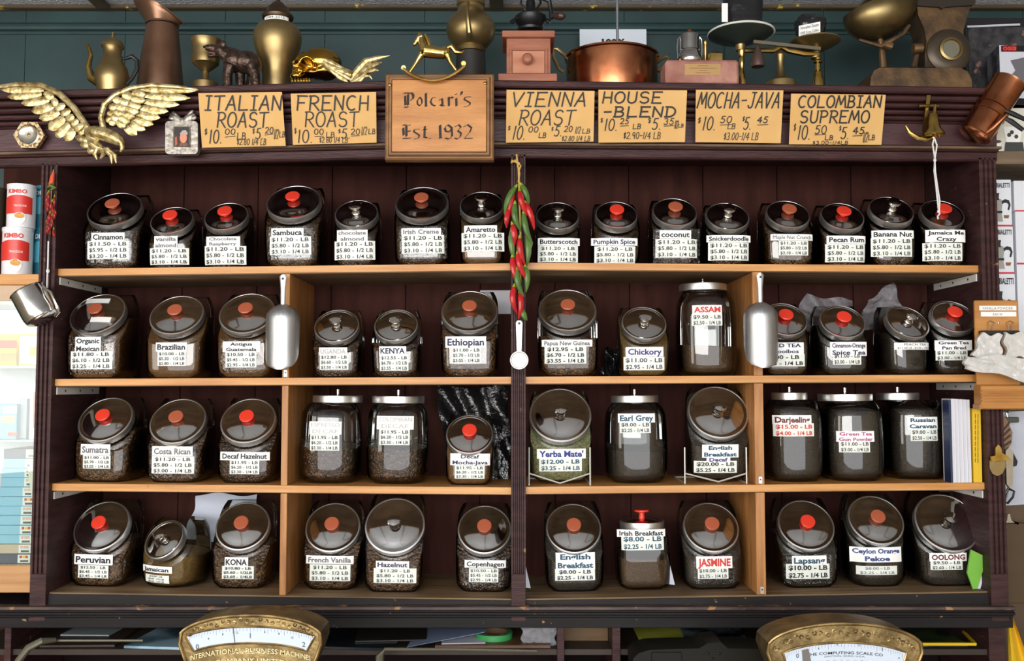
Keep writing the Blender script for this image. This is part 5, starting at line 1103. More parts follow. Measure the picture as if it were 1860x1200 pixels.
MB().hexa([p + V((0, -.0006, 0)) for p in hull[:2]] + [hull[2], hull[3]] + [V((p.x, p.y - .0006, zb + .02)) for p in hull[:2]] + [V((hull[2].x, hull[2].y, zb + .02)), V((hull[3].x, hull[3].y, zb + .02))]).build('lower_band', mat('black_print', hx('17171b'), .4), root)
d_ = hull[1] - hull[0]
def fr(px, py, off=.001):  # point on the carton front
    r_ = ray(px, py); n_ = V((-d_.y, d_.x, 0)).normalized(); t = (hull[0] - CAM).dot(n_) / r_.dot(n_); p = CAM + r_ * t; return p - n_ * off if n_.y > 0 else p + n_ * off
def frq(x0, y0, x1, y1, m, nm, off=.001): return MB().add([fr(x0, y1, off), fr(x1, y1, off), fr(x1, y0, off), fr(x0, y0, off)], [(0, 1, 2, 3)]).build(nm, m, root, smooth=0)
frq(1818, 83, 1862, 94, mat('black_print', hx('17171b'), .4), 'top_band')
frq(1820, 84, 1845, 93, mat('red_print', hx('7a1520'), .4), 'brand_patch', .0016)
mt = MB(); put_text(mt, 'OGGI', lambda x, y: fr(x, -y, .0022), 1821, 1845, -91.5, 6.2, .05); mt.build('lettering', mat('red_letters', hx('e0483a'), .5), root, smooth=0, flip=False)
MB().add([fr(x, y, .0014) for x, y in ((1835, 110), (1862, 104), (1862, 152), (1840, 152), (1838, 135), (1844, 128))], [tuple(range(6))]).build('printed_pot', mat('printed_grey', hx('6c6a70'), .4), root, smooth=0)
MB().hexa([hull[0] + V((-.0008, 0, 0)), hull[0] + V((-.0004, .0003, 0)), hull[3], hull[3] + V((-.0008, 0, 0))] + [V((p.x, p.y, zt)) for p in (hull[0] + V((-.0008, 0, 0)), hull[0] + V((-.0004, .0003, 0)), hull[3], hull[3] + V((-.0008, 0, 0)))]).build('side_print', mat('dark_side_print', hx('2a2a30'), .4, var=(30, .4, .6), col2=hx('6a6a74')), root, smooth=0)
# ================================================================== hanging on the posts
def scoop(xc, ytop, yneck, ybot, wpx, Y, label, face=0.0):
    root = thing('aluminium_scoop', label, 'scoop', P(xc, ybot, Y), group='aluminium scoops hung on the dividers'); k = S(Y)
    cx = P(xc, ytop, Y).x; zt, zn, zb = P(xc, ytop, Y).z, P(xc, yneck, Y).z, P(xc, ybot, Y).z; r = wpx / 2 * k
    rings_ = []; n = 20; N = 16
    for j in range(n + 1):
        u = j / n; z = zn + (zb - zn) * u
        rr_ = r * sqrt(max(.06, 1 - (1 - min(u / .22, 1)) ** 2)) * (1.0 if u < .3 else 1 - .04 * (u - .3))
        A = pi / 2 * (1 if u < .62 else sqrt(max(.02, 1 - ((u - .62) / .385) ** 2)))
        dpt = rr_ * .85
        out = [V((cx + rr_ * sin(-A + 2 * A * i / N), Y - dpt * cos(-A + 2 * A * i / N), z)) for i in range(N + 1)]
        inn = [V((cx + (rr_ - .0016) * sin(A - 2 * A * i / N), Y - (dpt - .0016) * cos(A - 2 * A * i / N), z)) for i in range(N + 1)]
        rings_.append(out + inn)
    MB().rings(rings_).build('bowl', M_STEEL, root, smooth=40)
    pts = [(0, zn - .006, .5), (0, zn + .01, .6), (0, (zn + zt) / 2, .62), (0, zt - .018, .8), (0, zt - .006, .95), (0, zt, .5)]
    h = MB(); hr = []
    for dx, z, w in pts: hr.append([V((cx + 7.5 * k * w * cos(2 * pi * i / 12), Y - .004 + .0028 * sin(2 * pi * i / 12), z)) for i in range(12)])
    h.rings(hr).build('handle', M_STEEL, root)
    MB().lathe([(.0034, 0), (.0034, .0008)], 12, mtx=Mx.Translation((cx, Y - .0068, zt - .011)) @ Mx.Rotation(pi / 2, 4, 'X')).build('hang_hole', mat('hole_dark', hx('4a3526'), .6), root)
    return root
scoop(515, 499, 553, 671, 61, -.03, 'aluminium scoop hanging on the left divider beside the Antigua Guatemala jar')
scoop(1380, 496, 549, 668, 62, -.03, 'aluminium scoop hanging on the right divider in front of the red tea jar')
# measuring spoon
Y = -.026; k = S(Y); root = thing('measuring_spoon', 'white metal measuring spoon hanging on the centre post below the chillies', 'spoon', P(943, 670, Y))
M_SP = mat('white_tin', hx('d6d6cf'), .35, .3)
MB().prism([(P(x, y, Y).x, P(x, y, Y).z) for x, y in ((937, 586), (940, 582), (946, 582), (949, 586), (947, 642), (939, 642))], Y - .002, Y).build('handle', M_SP, root)
fm = Mx.Translation(P(943, 654, Y)) @ Mx.Rotation(pi / 2, 4, 'X')
MB().lathe([(11 * k, -.0005), (15.5 * k, .008), (16.5 * k, .010), (15 * k, .010), (13.5 * k, .005), (.1 * k, .003)], 28, mtx=fm).build('bowl', M_SP, root)
MB().lathe([(2.4 * k, 0), (2.4 * k, .0006)], 10, mtx=Mx.Translation(P(943, 587, Y - .002)) @ Mx.Rotation(pi / 2, 4, 'X')).build('hang_hole', M_IRON, root)
# chilli strings
M_CR = mat('red_chilli', hx('c81f26'), .22, coat=.3, var=(40, .3, .7), col2=hx('a01218')); M_CG = mat('green_chilli', hx('5c7f3a'), .28, coat=.2, var=(30, .3, .7), col2=hx('41602a')); M_CS = mat('chilli_stem', hx('9ab030'), .5)
M_RAF = mat('raffia', hx('cda85c'), .8, bump=(300, .4))
def pepper(root, a, b, r, m, bend, Y):
    (ax, ay), (bx, by) = a, b; nx, ny = -(by - ay), bx - ax; pts = []
    for j in range(7):
        t = j / 6; q = bend * sin(pi * t); pts.append(P(ax + (bx - ax) * t + nx * q, ay + (by - ay) * t + ny * q, Y - .004 * sin(pi * t)))
    k = S(Y); o = MB().tube(pts, [r * k * f for f in (.55, .95, 1, .92, .75, .5, .12)], 8).build('pepper', m, root)
    d = (pts[0] - pts[1]).normalized(); MB().tube([pts[0] + d * .0, pts[0] + d * .004, pts[0] + d * .010], [r * k * .62, r * k * .45, r * k * .2], 6).build('stem', M_CS, o)
root = thing('chilli_string', 'hanging string of large red and green chillies on the centre post', 'chilli string', P(943, 580, -.04))
Z = lambda x, y: (900 + x / 2.926, 270 + y / 2.926)
for a, b, c, bd, dy in (((105, 205), (48, 350), 'g', .08, 0), ((140, 195), (178, 300), 'g', -.06, .004), ((95, 230), (75, 360), 'r', .04, .006), ((128, 225), (168, 355), 'r', .05, -.008), ((160, 290), (206, 432), 'r', -.05, -.004), ((70, 325), (60, 420), 'r', .05, .004), ((103, 295), (138, 442), 'g', .1, -.006), ((150, 345), (198, 505), 'g', .07, -.008), ((90, 405), (100, 515), 'r', -.06, -.010), ((85, 440), (100, 605), 'g', .03, .0), ((168, 470), (166, 625), 'g', -.05, -.002), ((128, 478), (156, 618), 'r', .06, -.012), ((180, 490), (186, 535), 'g', .05, .0), ((118, 560), (168, 697), 'r', .07, -.012), ((90, 578), (130, 740), 'r', .06, -.006), ((112, 645), (152, 787), 'g', .08, -.010), ((158, 630), (162, 762), 'g', -.07, -.006), ((98, 735), (118, 880), 'r', .1, -.004), ((130, 765), (122, 905), 'r', -.07, -.006), ((142, 860), (168, 912), 'g', .05, 0)):
    pepper(root, Z(*a), Z(*b), 6.0, M_CR if c == 'r' else M_CG, bd, -.045 + dy)
MB().tube([P(*Z(x, y), -.04) for x, y in ((112, 30), (116, 70), (122, 110), (124, 150), (126, 200), (128, 300), (132, 420), (134, 600), (130, 760))], .0028, 6).build('raffia_cord', M_RAF, root)
for pts in (((84, 62), (100, 68), (118, 75)), ((118, 75), (134, 90), (122, 125)), ((82, 75), (105, 62), (130, 80)), ((118, 90), (128, 130), (122, 180))): MB().tube([P(*Z(x, y), -.042) for x, y in pts], .0026, 6).build('raffia_knot', M_RAF, root)
root = thing('small_chilli_string', 'small string of dried dark red chillies on the left post', 'chilli string', P(92, 430, -.04))
rnd = random.Random(3)
for i in range(17):
    y = 350 + i * 4.2; x = 92 + rnd.uniform(-7, 7); pepper(root, (x, y), (x + rnd.uniform(-5, 4), y + rnd.uniform(13, 19)), 2.6, mat('dried_chilli', hx('a8282a'), .35, var=(40, .3, .7), col2=hx('761a1c')), rnd.uniform(-.1, .1), -.032 - rnd.random() * .008)
tub(((97, 312), (95, 322), (93, 335), (97, 342)), (1.5, 4, 5, 2), -.03, 8).build('orange_ribbon', mat('orange_ribbon', hx('d8542a'), .6), root)
tub(((86, 340), (93, 336), (101, 341), (92, 345)), (2, 4, 3, 2), -.034, 8).build('green_leaf', M_CG, root)
MB().tube([P(97, 308, -.024), P(93, 360, -.028), P(91, 425, -.028)], .0012, 5).build('thread', M_RAF, root)
# steel pitcher on a cord, left post
Y = -.075; k = S(Y); root = thing('steel_milk_pitcher', 'shiny stainless steel milk pitcher hung tilted on the left post', 'pitcher', P(65, 592, Y))
a, b_ = P(80, 580, Y), P(50, 530, Y); ax = (b_ - a); L = ax.length; ax.normalize(); fm = Mx.Translation(a) @ ax.to_track_quat('Z', 'Y').to_matrix().to_4x4()
M_SS = mat('stainless_steel', (.72, .71, .70), .16, 1.0, var=(20, .3, .7), col2=(.55, .54, .52))
MB().lathe([(.1 * k, 0), (25 * k, 0), (30 * k, 3 * k), (32 * k, 12 * k), (31 * k, 40 * k), (30 * k, L), (31.5 * k, L + 2 * k), (29 * k, L + 2 * k), (28 * k, 8 * k), (.1 * k, 6 * k)], 36, mtx=fm).build('body', M_SS, root)
tub(((26, 548), (20, 541), (30, 533), (44, 524)), (3, 2, 3, 3), Y - .02, 8).build('spout', M_SS, root)
tub(((78, 521, -.01), (92, 530, -.02), (104, 556, -.02), (107, 566, -.015), (100, 574, -.01)), (2.6, 3, 3, 3, 2.6), Y, 8).build('handle', M_SS, root)
MB().tube([P(88, 438, -.024), P(87, 480, -.03), P(86, 500, -.04), P(85, 528, Y)], .0022, 6).build('cord', mat('white_cord', hx('e8e8e6'), .8), root)
MB().ell(P(87, 492, -.036), (.005, .005, .006), nu=8, nv=6).build('knot', mat('white_cord', hx('e8e8e6'), .8), root)
# bottle opener
Y = -.024; k = S(Y); root = thing('bottle_opener', 'wall-mounted brass bottle opener on the right post', 'bottle opener', P(1812, 864, Y))
MB().prism([(P(x, y, Y).x, P(x, y, Y).z) for x, y in ((1797, 836), (1826, 836), (1826, 848), (1820, 860), (1811, 864), (1802, 860), (1797, 850))], Y - .002, Y + .002).build('back_plate', M_BRASSD, root)
MB().prism([(P(x, y, Y).x, P(x, y, Y).z) for x, y in ((1803, 826), (1803, 812), (1808, 806), (1813, 812), (1815, 822), (1824, 826), (1831, 834), (1831, 837), (1814, 835), (1797, 837), (1796, 828))], Y - .016, Y - .008).build('cap_hook', M_BRASSB, root)
MB().prism([(P(x, y, Y).x, P(x, y, Y).z) for x, y in ((1803, 824), (1815, 824), (1815, 838), (1803, 838))], Y - .010, Y).build('hook_neck', M_BRASS, root)
# ================================================================== bags and papers in the cabinet
def crumple(name, outline, Y0, amp, m, label, cat, seed, nu=26, nv=20, th=.0006, group=None, tiltY=0):
    """crumpled film: quad outline (tl,tr,br,bl) with folded relief"""
    rnd = random.Random(seed); ks = [(rnd.uniform(2, 11), rnd.uniform(2, 11), rnd.uniform(0, 6), rnd.uniform(.3, 1)) for _ in range(7)]
    tl, tr, br, bl = outline
    def fn(u, v):
        x = (bl[0] * (1 - u) + br[0] * u) * (1 - v) + (tl[0] * (1 - u) + tr[0] * u) * v; y = (bl[1] * (1 - u) + br[1] * u) * (1 - v) + (tl[1] * (1 - u) + tr[1] * u) * v
        d = sum(w * abs(sin(a * u + b * v + p)) for a, b, p, w in ks) / 7
        return P(x + 3 * sin(9 * v + seed), y + 3 * sin(8 * u + seed), Y0 - amp * d * 2 + tiltY * v)
    return one(MB().sheet(fn, nu, nv, th), name, m, label, cat, group, smooth=55)
M_BAGB = mat('black_bin_liner', (.008, .008, .009), .16, bump=(45, .5))
crumple('black_plastic_bag', ((793, 703), (924, 702), (926, 876), (815, 876)), .27, .04, M_BAGB, 'crumpled black plastic bag behind the Decaf Mocha-Java jar', 'bag', 4)
crumple('black_plastic_bag', ((1100, 632), (1120, 632), (1122, 682), (1090, 682)), .24, .03, M_BAGB, 'small scrap of black plastic bag beside the Chickory jar', 'bag', 9, 12, 12)
M_CLR = film_mat('clear_film', .2, hx('d8d8e0'), .1, (70, 1.0))
crumple('clear_plastic_bag', ((1462, 535), (1545, 545), (1568, 600), (1440, 600)), .24, .04, M_CLR, 'clear plastic bag between the red tea and Cinnamon-Orange jars', 'bag', 5)
crumple('clear_plastic_bag', ((1575, 545), (1622, 510), (1650, 580), (1560, 600)), .24, .04, M_CLR, 'clear plastic bag behind the Peach Tea jar', 'bag', 6)
crumple('white_paper_bag', ((358, 897), (470, 898), (440, 1000), (335, 975)), .300, .010, mat('bluish_paper', hx('cdd3e2'), .6), 'crumpled white paper bag behind the Kona jar', 'bag', 8)
one(MB().sheet(lambda u, v: P(872 + 56 * u, 570 - 43 * v, YB - .003), 2, 2, .001), 'paper_note', mat('note_paper', hx('c9c6cc'), .6), 'white paper note on the cabinet back right of the Ethiopian jar', 'paper')
# shelf-end booklets
zsh = lambda px, Y, r: shelf_z(r, P(px, 800, Y).x) + .0003
def booklet(x0, x1, y0, m, name, label, cat, row, Y0, Y1, lean=0.0, group=None):
    xa, xb = P(x0, 800, Y0).x, P(x1, 800, Y0).x; z0 = zsh((x0 + x1) / 2, Y0, row); z1 = P((x0 + x1) / 2, y0, Y0).z
    return one(MB().hexa([V((xa, Y0, z0)), V((xb, Y0, z0)), V((xb, Y1, z0)), V((xa, Y1, z0)), V((xa + lean, Y0, z1)), V((xb + lean, Y0, z1)), V((xb + lean, Y1, z1)), V((xa + lean, Y1, z1))]), name, m, label, cat, group)
M_PG = mat('page_edges', hx('e4e4ea'), .7, var=(3, .3, .7), col2=hx('c4c4ce'), stretch=(160, 1, 1))
booklet(1725.5, 1729, 726, mat('navy_cover', hx('1d2c50'), .4), 'notebook', 'thin navy covered notebook at the right end of the third shelf', 'book', 3, .002, .04, -.001)
for i, (x0, x1) in enumerate(((1729.4, 1736), (1736.4, 1742.5), (1743, 1750), (1750.4, 1757), (1757.4, 1763))):
    booklet(x0, x1, 724 + i * .4, M_PG, 'exercise_book', ['white paper exercise book touching the navy notebook', 'second white exercise book from the navy notebook', 'middle white exercise book in the row of five', 'fourth white exercise book from the navy notebook', 'white exercise book next to the yellow box'][i], 'book', 3, .003, .06, .0, 'white exercise books at the end of the third shelf')
yb = booklet(1766.5, 1782, 742, mat('yellow_card', hx('e2b81e'), .5), 'yellow_box', 'narrow yellow printed box beside the right post on the third shelf', 'box', 3, .004, .075, .001)
mt = MB()
for i, x in enumerate((1770, 1775)):
    for q_ in range(9): stroke(mt, [(x + 1.5, -(752 + q_ * 10)), (x + 1.5, -(759 + q_ * 10 + i))], lambda a_, b_: P(a_, -b_, .0032), 1.4)
mt.build('lettering', mat('brown_print', hx('7a5c14'), .6), yb, smooth=0, flip=False)
Y0 = .025; zb = zsh(1772, Y0, 4)
for pts, Ya_, nm, lb, cat, c_ in ((((1764, 998), (1787, 1009), (1786, 1034), (1776, 1068), (1768, 1077), (1757, 1040)), .022, 'green_folder', 'bright green paper folder leaning beside the Oolong jar', 'folder', hx('74b43c')), (((1768, 1004), (1792, 1014), (1789, 1040), (1781, 1076), (1772, 1077), (1764, 1030)), .030, 'paper_stack', 'white papers tucked behind the green folder on the bottom shelf', 'paper', hx('e4e2ee'))):
    one(MB().prism([(P(x, y, Ya_).x, max(zb, P(x, y, Ya_).z)) for x, y in pts], Ya_, Ya_ + .006), nm, mat(nm + '_paper', c_, .55), lb, cat)
for pts, lb in ((((952, 1015), (964, 1068), (950, 1066)), 'pale paper slip beside the centre post on the bottom shelf'), (((1212, 1005), (1226, 1062), (1210, 1060)), 'pale blue paper slip between the Irish Breakfast and Jasmine jars')):
    Y0 = .09; z0 = zsh(pts[0][0] + 8, Y0, 4)
    one(MB().prism([(P(x, y, Y0).x, max(z0, P(x, y, Y0).z)) for x, y in pts], Y0, Y0 + .0015), 'paper_slip', mat('slip_paper', hx('c3c9d6'), .6), lb, 'paper')
# lid stickers on the Organic Mexican jar
root_, sh_, M_, D_ = oj
for (u, v, w, h, a) in ((-.012, .045, .068, .018, -.05), (.020, -.028, .056, .018, -.05)):
    st = MB().sheet(lambda s, t: M_ @ V((u + (s - .5) * w, v + (t - .5) * h, .0262 + D_ * .042 * (1 - ((u + (s - .5) * w) ** 2 + (v + (t - .5) * h) ** 2) / (D_ / 2) ** 2))), 6, 2, .0005, (0, .5, -.6)).build('lid_sticker', M_PAPER, root_, world=False)
# wire stands
M_WIRE = mat('white_wire', hx('cfcfc8'), .35, .4)
for cx, x0, x1, lb in ((1017, 961, 1072, "white wire jar stand under the Yerba Mate' jar"), (1304, 1244, 1356, 'white wire jar stand under the English Breakfast Decaf jar')):
    Y0 = .030; z0 = zsh(cx, Y0, 3); root = thing('wire_stand', lb, 'stand', (P(cx, 870, Y0).x, Y0, z0), group='wire jar stands on the third shelf'); r = .0022
    for x in (x0, x1):
        X = P(x, 850, Y0).x; MB().tube([V((X, Y0, z0 + r)), V((X, Y0, P(x, 812, Y0).z))], r, 8).build('upright_wire', M_WIRE, root)
        MB().tube([V((X, Y0, z0 + r)), V((X, Y0 + .17, z0 + r))], r, 8).build('foot_wire', M_WIRE, root)
    zc_ = P(cx, 862, Y0).z; MB().tube([V((P(x0, 850, Y0).x, Y0, zc_ + .004)), V((P(cx, 850, Y0).x, Y0 - .004, z0 + .006)), V((P(x1, 850, Y0).x, Y0, zc_ + .004))], r, 8).build('front_wire', M_WIRE, root)
    MB().tube([V((P(x0, 850, Y0).x, Y0 + .17, z0 + r)), V((P(x1, 850, Y0).x, Y0 + .17, z0 + r))], r, 8).build('back_wire', M_WIRE, root)
# ================================================================== left bay: cans above a glass display case
XLB = xat(-120)
zs = P(40, 498, 0).z; zs2 = P(40, 517, 0).z
MB().box(XLB, XL0, -.004, YB, zs2, zs, .001).build('side_shelf', M_PINE, cab)
MB().box(XLB, XL0 + .02, YB, YB + .012, .55, ZT + .02).build('back_board', M_BACK, cab)
MB().box(XL0, XL0 + .012, .03, YB, ZBASE, ZT).build('side_panel', M_DARK, cab)
case_z0 = P(40, 1027, 0).z; hb = P(40, 546, 0).z
case = thing('glass_display_case', 'glass fronted display case with white interior left of the fluted post', 'display case', (XL0 - .08, .1, ZBASE + .003))
M_WHT = mat('white_laminate', hx('d6dbe2'), .5)
MB().box(XLB, XL0 - .001, .0, .012, hb, zs2 - .001, .001).build('header_board', mat('beige_board', hx('c9ab8e'), .5, var=(6, .3, .7)), case)
MB().box(XLB, XL0 - .001, YB - .02, YB - .002, case_z0, hb).build('back_panel', M_WHT, case)
MB().box(XLB, XL0 - .001, .012, YB - .02, hb + .001, hb + .01).build('top_panel', M_WHT, case)
M_LWOOD = mat('light_oak', hx('c99a68'), .5, var=(7, .3, .7), col2=hx('ac7c4c'), stretch=(.5, 4, 8))
MB().box(XLB, XL0 - .001, .0, YB - .02, at(30, 1076, 0).z, case_z0, .001).build('wood_base', M_LWOOD, case)
M_GE = mat('glass_edge_teal', hx('9fc4bd'), .2, spec=.6)
M_PANE = glass_mat('display_glass', (.95, .98, .97), 1.45, .01)
gz = [P(40, y, .0).z for y in (664, 799)]
for z in gz: MB().box(XLB, XL0 - .002, .012, YB - .021, z - .006, z, .0005).build('glass_shelf', M_GE, case)
MB().box(XLB, XL0 - .002, .003, .007, case_z0 + .0005, hb - .0005).build('glass_pane', M_PANE, case)
fill_d = bpy.data.lights.new('case_fill_light', 'AREA'); fill_d.shape = 'RECTANGLE'; fill_d.size = .14; fill_d.size_y = .03; fill_d.energy = .45; fill_d.color = (.92, .96, 1)  # unseen fill light added to brighten the display case interior
lo_ = bpy.data.objects.new('case_fill_light', fill_d); COL.objects.link(lo_); lo_.location = (xat(10), .05, hb - .01); lo_.rotation_euler = (radians(25), 0, 0)
# cans
def can(cx, y0, y1, rpx, Y, label, base, band, ink, name, brand, z0=None, group='coffee cans on the side shelf', pr=True):
    k = S(Y); r = rpx * k; X = P(cx, (y0 + y1) / 2, Y).x; zb = (zs if z0 is None else z0) + .0003; zt = P(cx, y0, Y).z; H = zt - zb
    root = thing('coffee_can', label, 'can', (X, Y, zb), group=group)
    def cyl(a, z, o=0): return V((X + (r + o) * sin(a), Y - (r + o) * cos(a), zb + z))
    MB().lathe([(r * .97, 0), (r, .002), (r, .004), (r * .985, .005), (r * .985, H - .012), (r, H - .011)], 36, c=(X, Y, zb)).build('body', mat(name + '_tin', base, .3, .1), root)
    MB().lathe([(r * 1.01, H - .012), (r * 1.015, H - .001), (r * .96, H), (r * .93, H - .003), (.0005, H - .003)], 36, c=(X, Y, zb)).build('lid', mat(name + '_lid', hx('e6e6ea') if base[0] > .3 else base, .35), root)
    if not pr: return zt
    b = MB()
    b.sheet(lambda u, v: cyl(-1.25 + 2.5 * u, H * (.30 + (.33 + .10 * sin(u * 2.6)) * v - (0.0)), .0006), 16, 4, .0003).build('printed_band', mat(name + '_band', band, .35), root)
    mt = MB(); vs_, fs_, w_ = text_geo(brand, .03)
    mt.add([cyl(-.52 + 1.35 * x / w_, H * .77 + y * H * .13, .0009) for x, y in vs_], fs_); mt.build('brand_lettering', mat(name + '_ink', ink, .5), root, smooth=0, flip=False)
    mt = MB()
    for i, s in enumerate(('', 'TRADIZIONE')):
        if not s: continue
        vs_, fs_, w_ = text_geo(s, 0); mt.add([cyl(-.05 + .85 * x / w_, H * (.55 - .09 * i) + y * H * .065, .0013) for x, y in vs_], fs_)
    mt.build('lettering', M_PAPER, root, smooth=0, flip=False)
    cup = MB(); cup.add([cyl(.35 + .42 * cos(t * pi / 8), H * .24 + H * .09 * sin(t * pi / 8) * (1 if t < 8 else 2.1), .0011) for t in range(16)], [tuple(range(16))]); cup.build('printed_cup', M_PAPER, root, smooth=0, flip=False)
    cf = MB(); cf.add([cyl(.35 + .34 * cos(t * pi / 8), H * .25 + H * .055 * sin(t * pi / 8), .0014) for t in range(16)], [tuple(range(16))]); cf.build('printed_coffee', mat('printed_crema', hx('d8a24a'), .5), root, smooth=0, flip=False)
    return zt
W_, R_, TE = hx('f4f2f4'), hx('d83a30'), hx('2c7f98')
zt1 = can(32, 415, 495, 26, .055, 'lower white coffee can with red band on the side shelf', W_, R_, R_, 'white_can', 'KIMBO')
can(39, 337, 416, 24.5, .057, 'upper white coffee can with red band stacked on another', W_, R_, R_, 'white_can', 'KIMBO', zt1)
zt2 = can(88, 416, 495, 26, .125, 'lower teal coffee can partly behind the left post', TE, hx('58b0c4'), W_, 'teal_can', 'DECAF')
can(89, 341, 416, 25.5, .125, 'upper teal coffee can partly behind the left post', TE, hx('1f8f9a'), W_, 'teal_can', 'DECAF', zt2)
zt3 = can(-16, 420, 495, 24, .09, 'lower dark red can at the left picture edge', hx('4a1e1a'), hx('a8442a'), W_, 'dark_can', 'CAFFE', pr=False)
can(-16, 342, 420, 24, .09, 'upper brown and orange can at the left picture edge', hx('4a4034'), hx('c85a2a'), W_, 'brown_can', 'CAFFE', zt3, pr=False)
# things in the case
def cbox(x0, x1, y0, zb, Y0, Y1, m, name, label, cat, group=None, prints=()):
    xa, xb = P(x0, 700, Y0).x, P(x1, 700, Y0).x; zt = P(x0, y0, Y0).z
    o = one(MB().box(xa, xb, Y0, Y1, zb + .0003, zt, .001), name, m, label, cat, group)
    for (u0, v0, u1, v1, mm, nm) in prints:
        H = zt - zb; MB().box(xa + (xb - xa) * u0, xa + (xb - xa) * u1, Y0 - .0008, Y0 + .0005, zb + H * v0, zb + H * v1).build(nm, mm, o)
    return o
M_Y, M_RD, M_BL = mat('yellow_print', hx('e8c22a'), .5), mat('red_print2', hx('d8432e'), .5), mat('sky_blue_card', hx('8fc6dc'), .5)
PAY = M_PAPER
cbox(-30, 28, 606, gz[0], .05, .10, M_Y, 'pasta_packet', 'yellow and red packet on the upper glass shelf', 'packet', prints=((.3, .55, 1, .8, M_RD, 'printed_flash'), (.5, .15, 1, .4, mat('orange_print', hx('e08a2a'), .5), 'printed_patch')))
cbox(33, 82, 606, gz[0], .05, .10, mat('pale_carton', hx('e4e2e0'), .5), 'yellow_edged_carton', 'white carton with yellow edges on the upper glass shelf', 'box', prints=((0, .93, 1, 1, M_Y, 'printed_edge'), (0, .01, 1, .07, M_Y, 'printed_edge'), (.4, .3, .9, .6, M_Y, 'printed_patch')))
cbox(-30, 32, 734, gz[1], .04, .09, M_BL, 'blue_packet', 'sky blue packet with red lettering on the lower glass shelf', 'packet', prints=((.55, .48, .95, .66, mat('peach_print', hx('e8b48a'), .5), 'printed_patch'), (.75, .08, 1.02, .2, mat('coral_print', hx('e8705a'), .5), 'printed_flash'), (.6, .75, 1, .95, M_PAPER, 'printed_header')))
cbox(36, 50, 724, gz[1], .06, .10, mat('grey_pouch', hx('a9b2bb'), .3), 'grey_pouch', 'slim grey pouch between the blue packet and white carton', 'packet')
cbox(55, 86, 696, gz[1], .05, .10, mat('white_carton2', hx('f2f2f4'), .5), 'white_window_carton', 'white carton with coloured window on the lower glass shelf', 'box', prints=((.22, .2, .8, .85, mat('window_print', hx('7a8a90'), .5, var=(14, .4, .6), col2=hx('b8683a')), 'printed_window'),))
M_BARC = mat('print_grey', hx('5a5a58'), .6)
for i in range(12):
    yb_ = 1026 - i * 17.2; zb_ = case_z0 + .0003 + i * .0258; x0 = -8 + i * 1.0 + random.uniform(-2, 2); x1 = 59 + i * .7 + random.uniform(-1, 1)
    nm = ['bottom', 'second from bottom', 'third from bottom', 'fourth from bottom', 'fifth from bottom', 'sixth from bottom', 'sixth from top', 'fifth from top', 'fourth from top', 'third from top', 'second from top', 'topmost'][i]
    base = mat('sky_blue_card', hx('8fc6dc'), .5) if i not in (0, 11) else mat('slate_card', hx('4a5668'), .5)
    if i == 1: base = mat('sand_card', hx('cbb8a0'), .5)
    Yb_ = .03 + (i % 3) * .003; xa, xb = P(x0, 900, Yb_).x, P(x1, 900, Yb_).x
    root = thing('tea_carton', 'flat pale blue carton, %s of the stack of twelve in the display case' % nm if i not in (0, 1, 11) else 'flat %s carton, %s of the stack of twelve in the display case' % ('slate' if i != 1 else 'sand coloured', nm), 'box', ((xa + xb) / 2, Yb_ + .06, zb_), group='flat cartons stacked in the display case')
    MB().box(xa, xb, Yb_, Yb_ + .14, zb_, zb_ + .0252, .0012).build('carton', base, root)
    xm = xa + (xb - xa) * .66; MB().box(xm, xb - .0005, Yb_ - .0006, Yb_ + .0004, zb_ + .0014, zb_ + .024).build('printed_panel', mat('mint_white', hx('e6ece4'), .5), root)
    for q_, c_ in ((.15, M_RD), (.4, M_Y), (.62, M_RD)): MB().box(xm + (xb - xm) * q_, xm + (xb - xm) * (q_ + .2), Yb_ - .001, Yb_, zb_ + .0145, zb_ + .0215).build('printed_patch', c_ if i % 3 == 0 else mat('pale_rose', hx('e2b4a4'), .5), root)
    MB().box(xm + (xb - xm) * .2, xm + (xb - xm) * .85, Yb_ - .001, Yb_, zb_ + .004, zb_ + .0095).build('printed_code', M_BARC, root)
Y0 = .022; one(MB().sheet(lambda u, v: P(50 + 24 * u + 8 * (1 - v), 905 - 90 * v * (.6 + .4 * u), Y0 + .004 * sin(4 * v)), 6, 6, .0005), 'cream_paper', mat('cream_sheet', hx('e4e2cc'), .6), 'curled cream paper leaning on the carton stack inside the display case', 'paper')
# ================================================================== right bay
XRB = xat(1960)
MB().box(XR1, XRB, .14, .16, .4, P(1830, 640, .14).z).build('right_panel', mat('brown_hardboard', hx('5e4a34'), .6, var=(5, .3, .7), col2=hx('4a3826')), cab)
MB().box(XR1, XRB, .30, .32, P(1830, 660, .3).z, ZT + .25).build('right_back', mat('pale_back', hx('b6b4b6'), .6), cab)
zsr = P(1830, 274, .0).z; MB().box(XR1 + .0005, XRB, .0, .29, P(1830, 298, .0).z, zsr, .001).build('right_shelf', mat('grey_worn_wood', hx('7d6a52'), .6, var=(8, .3, .7), col2=hx('5c4a38'), stretch=(.5, 4, 8)), cab)
zsl = P(1830, 606, .0).z; MB().box(XR1 + .0005, XRB, .02, .29, P(1830, 622, .0).z, zsl, .001).build('right_shelf', M_DARKH, cab)
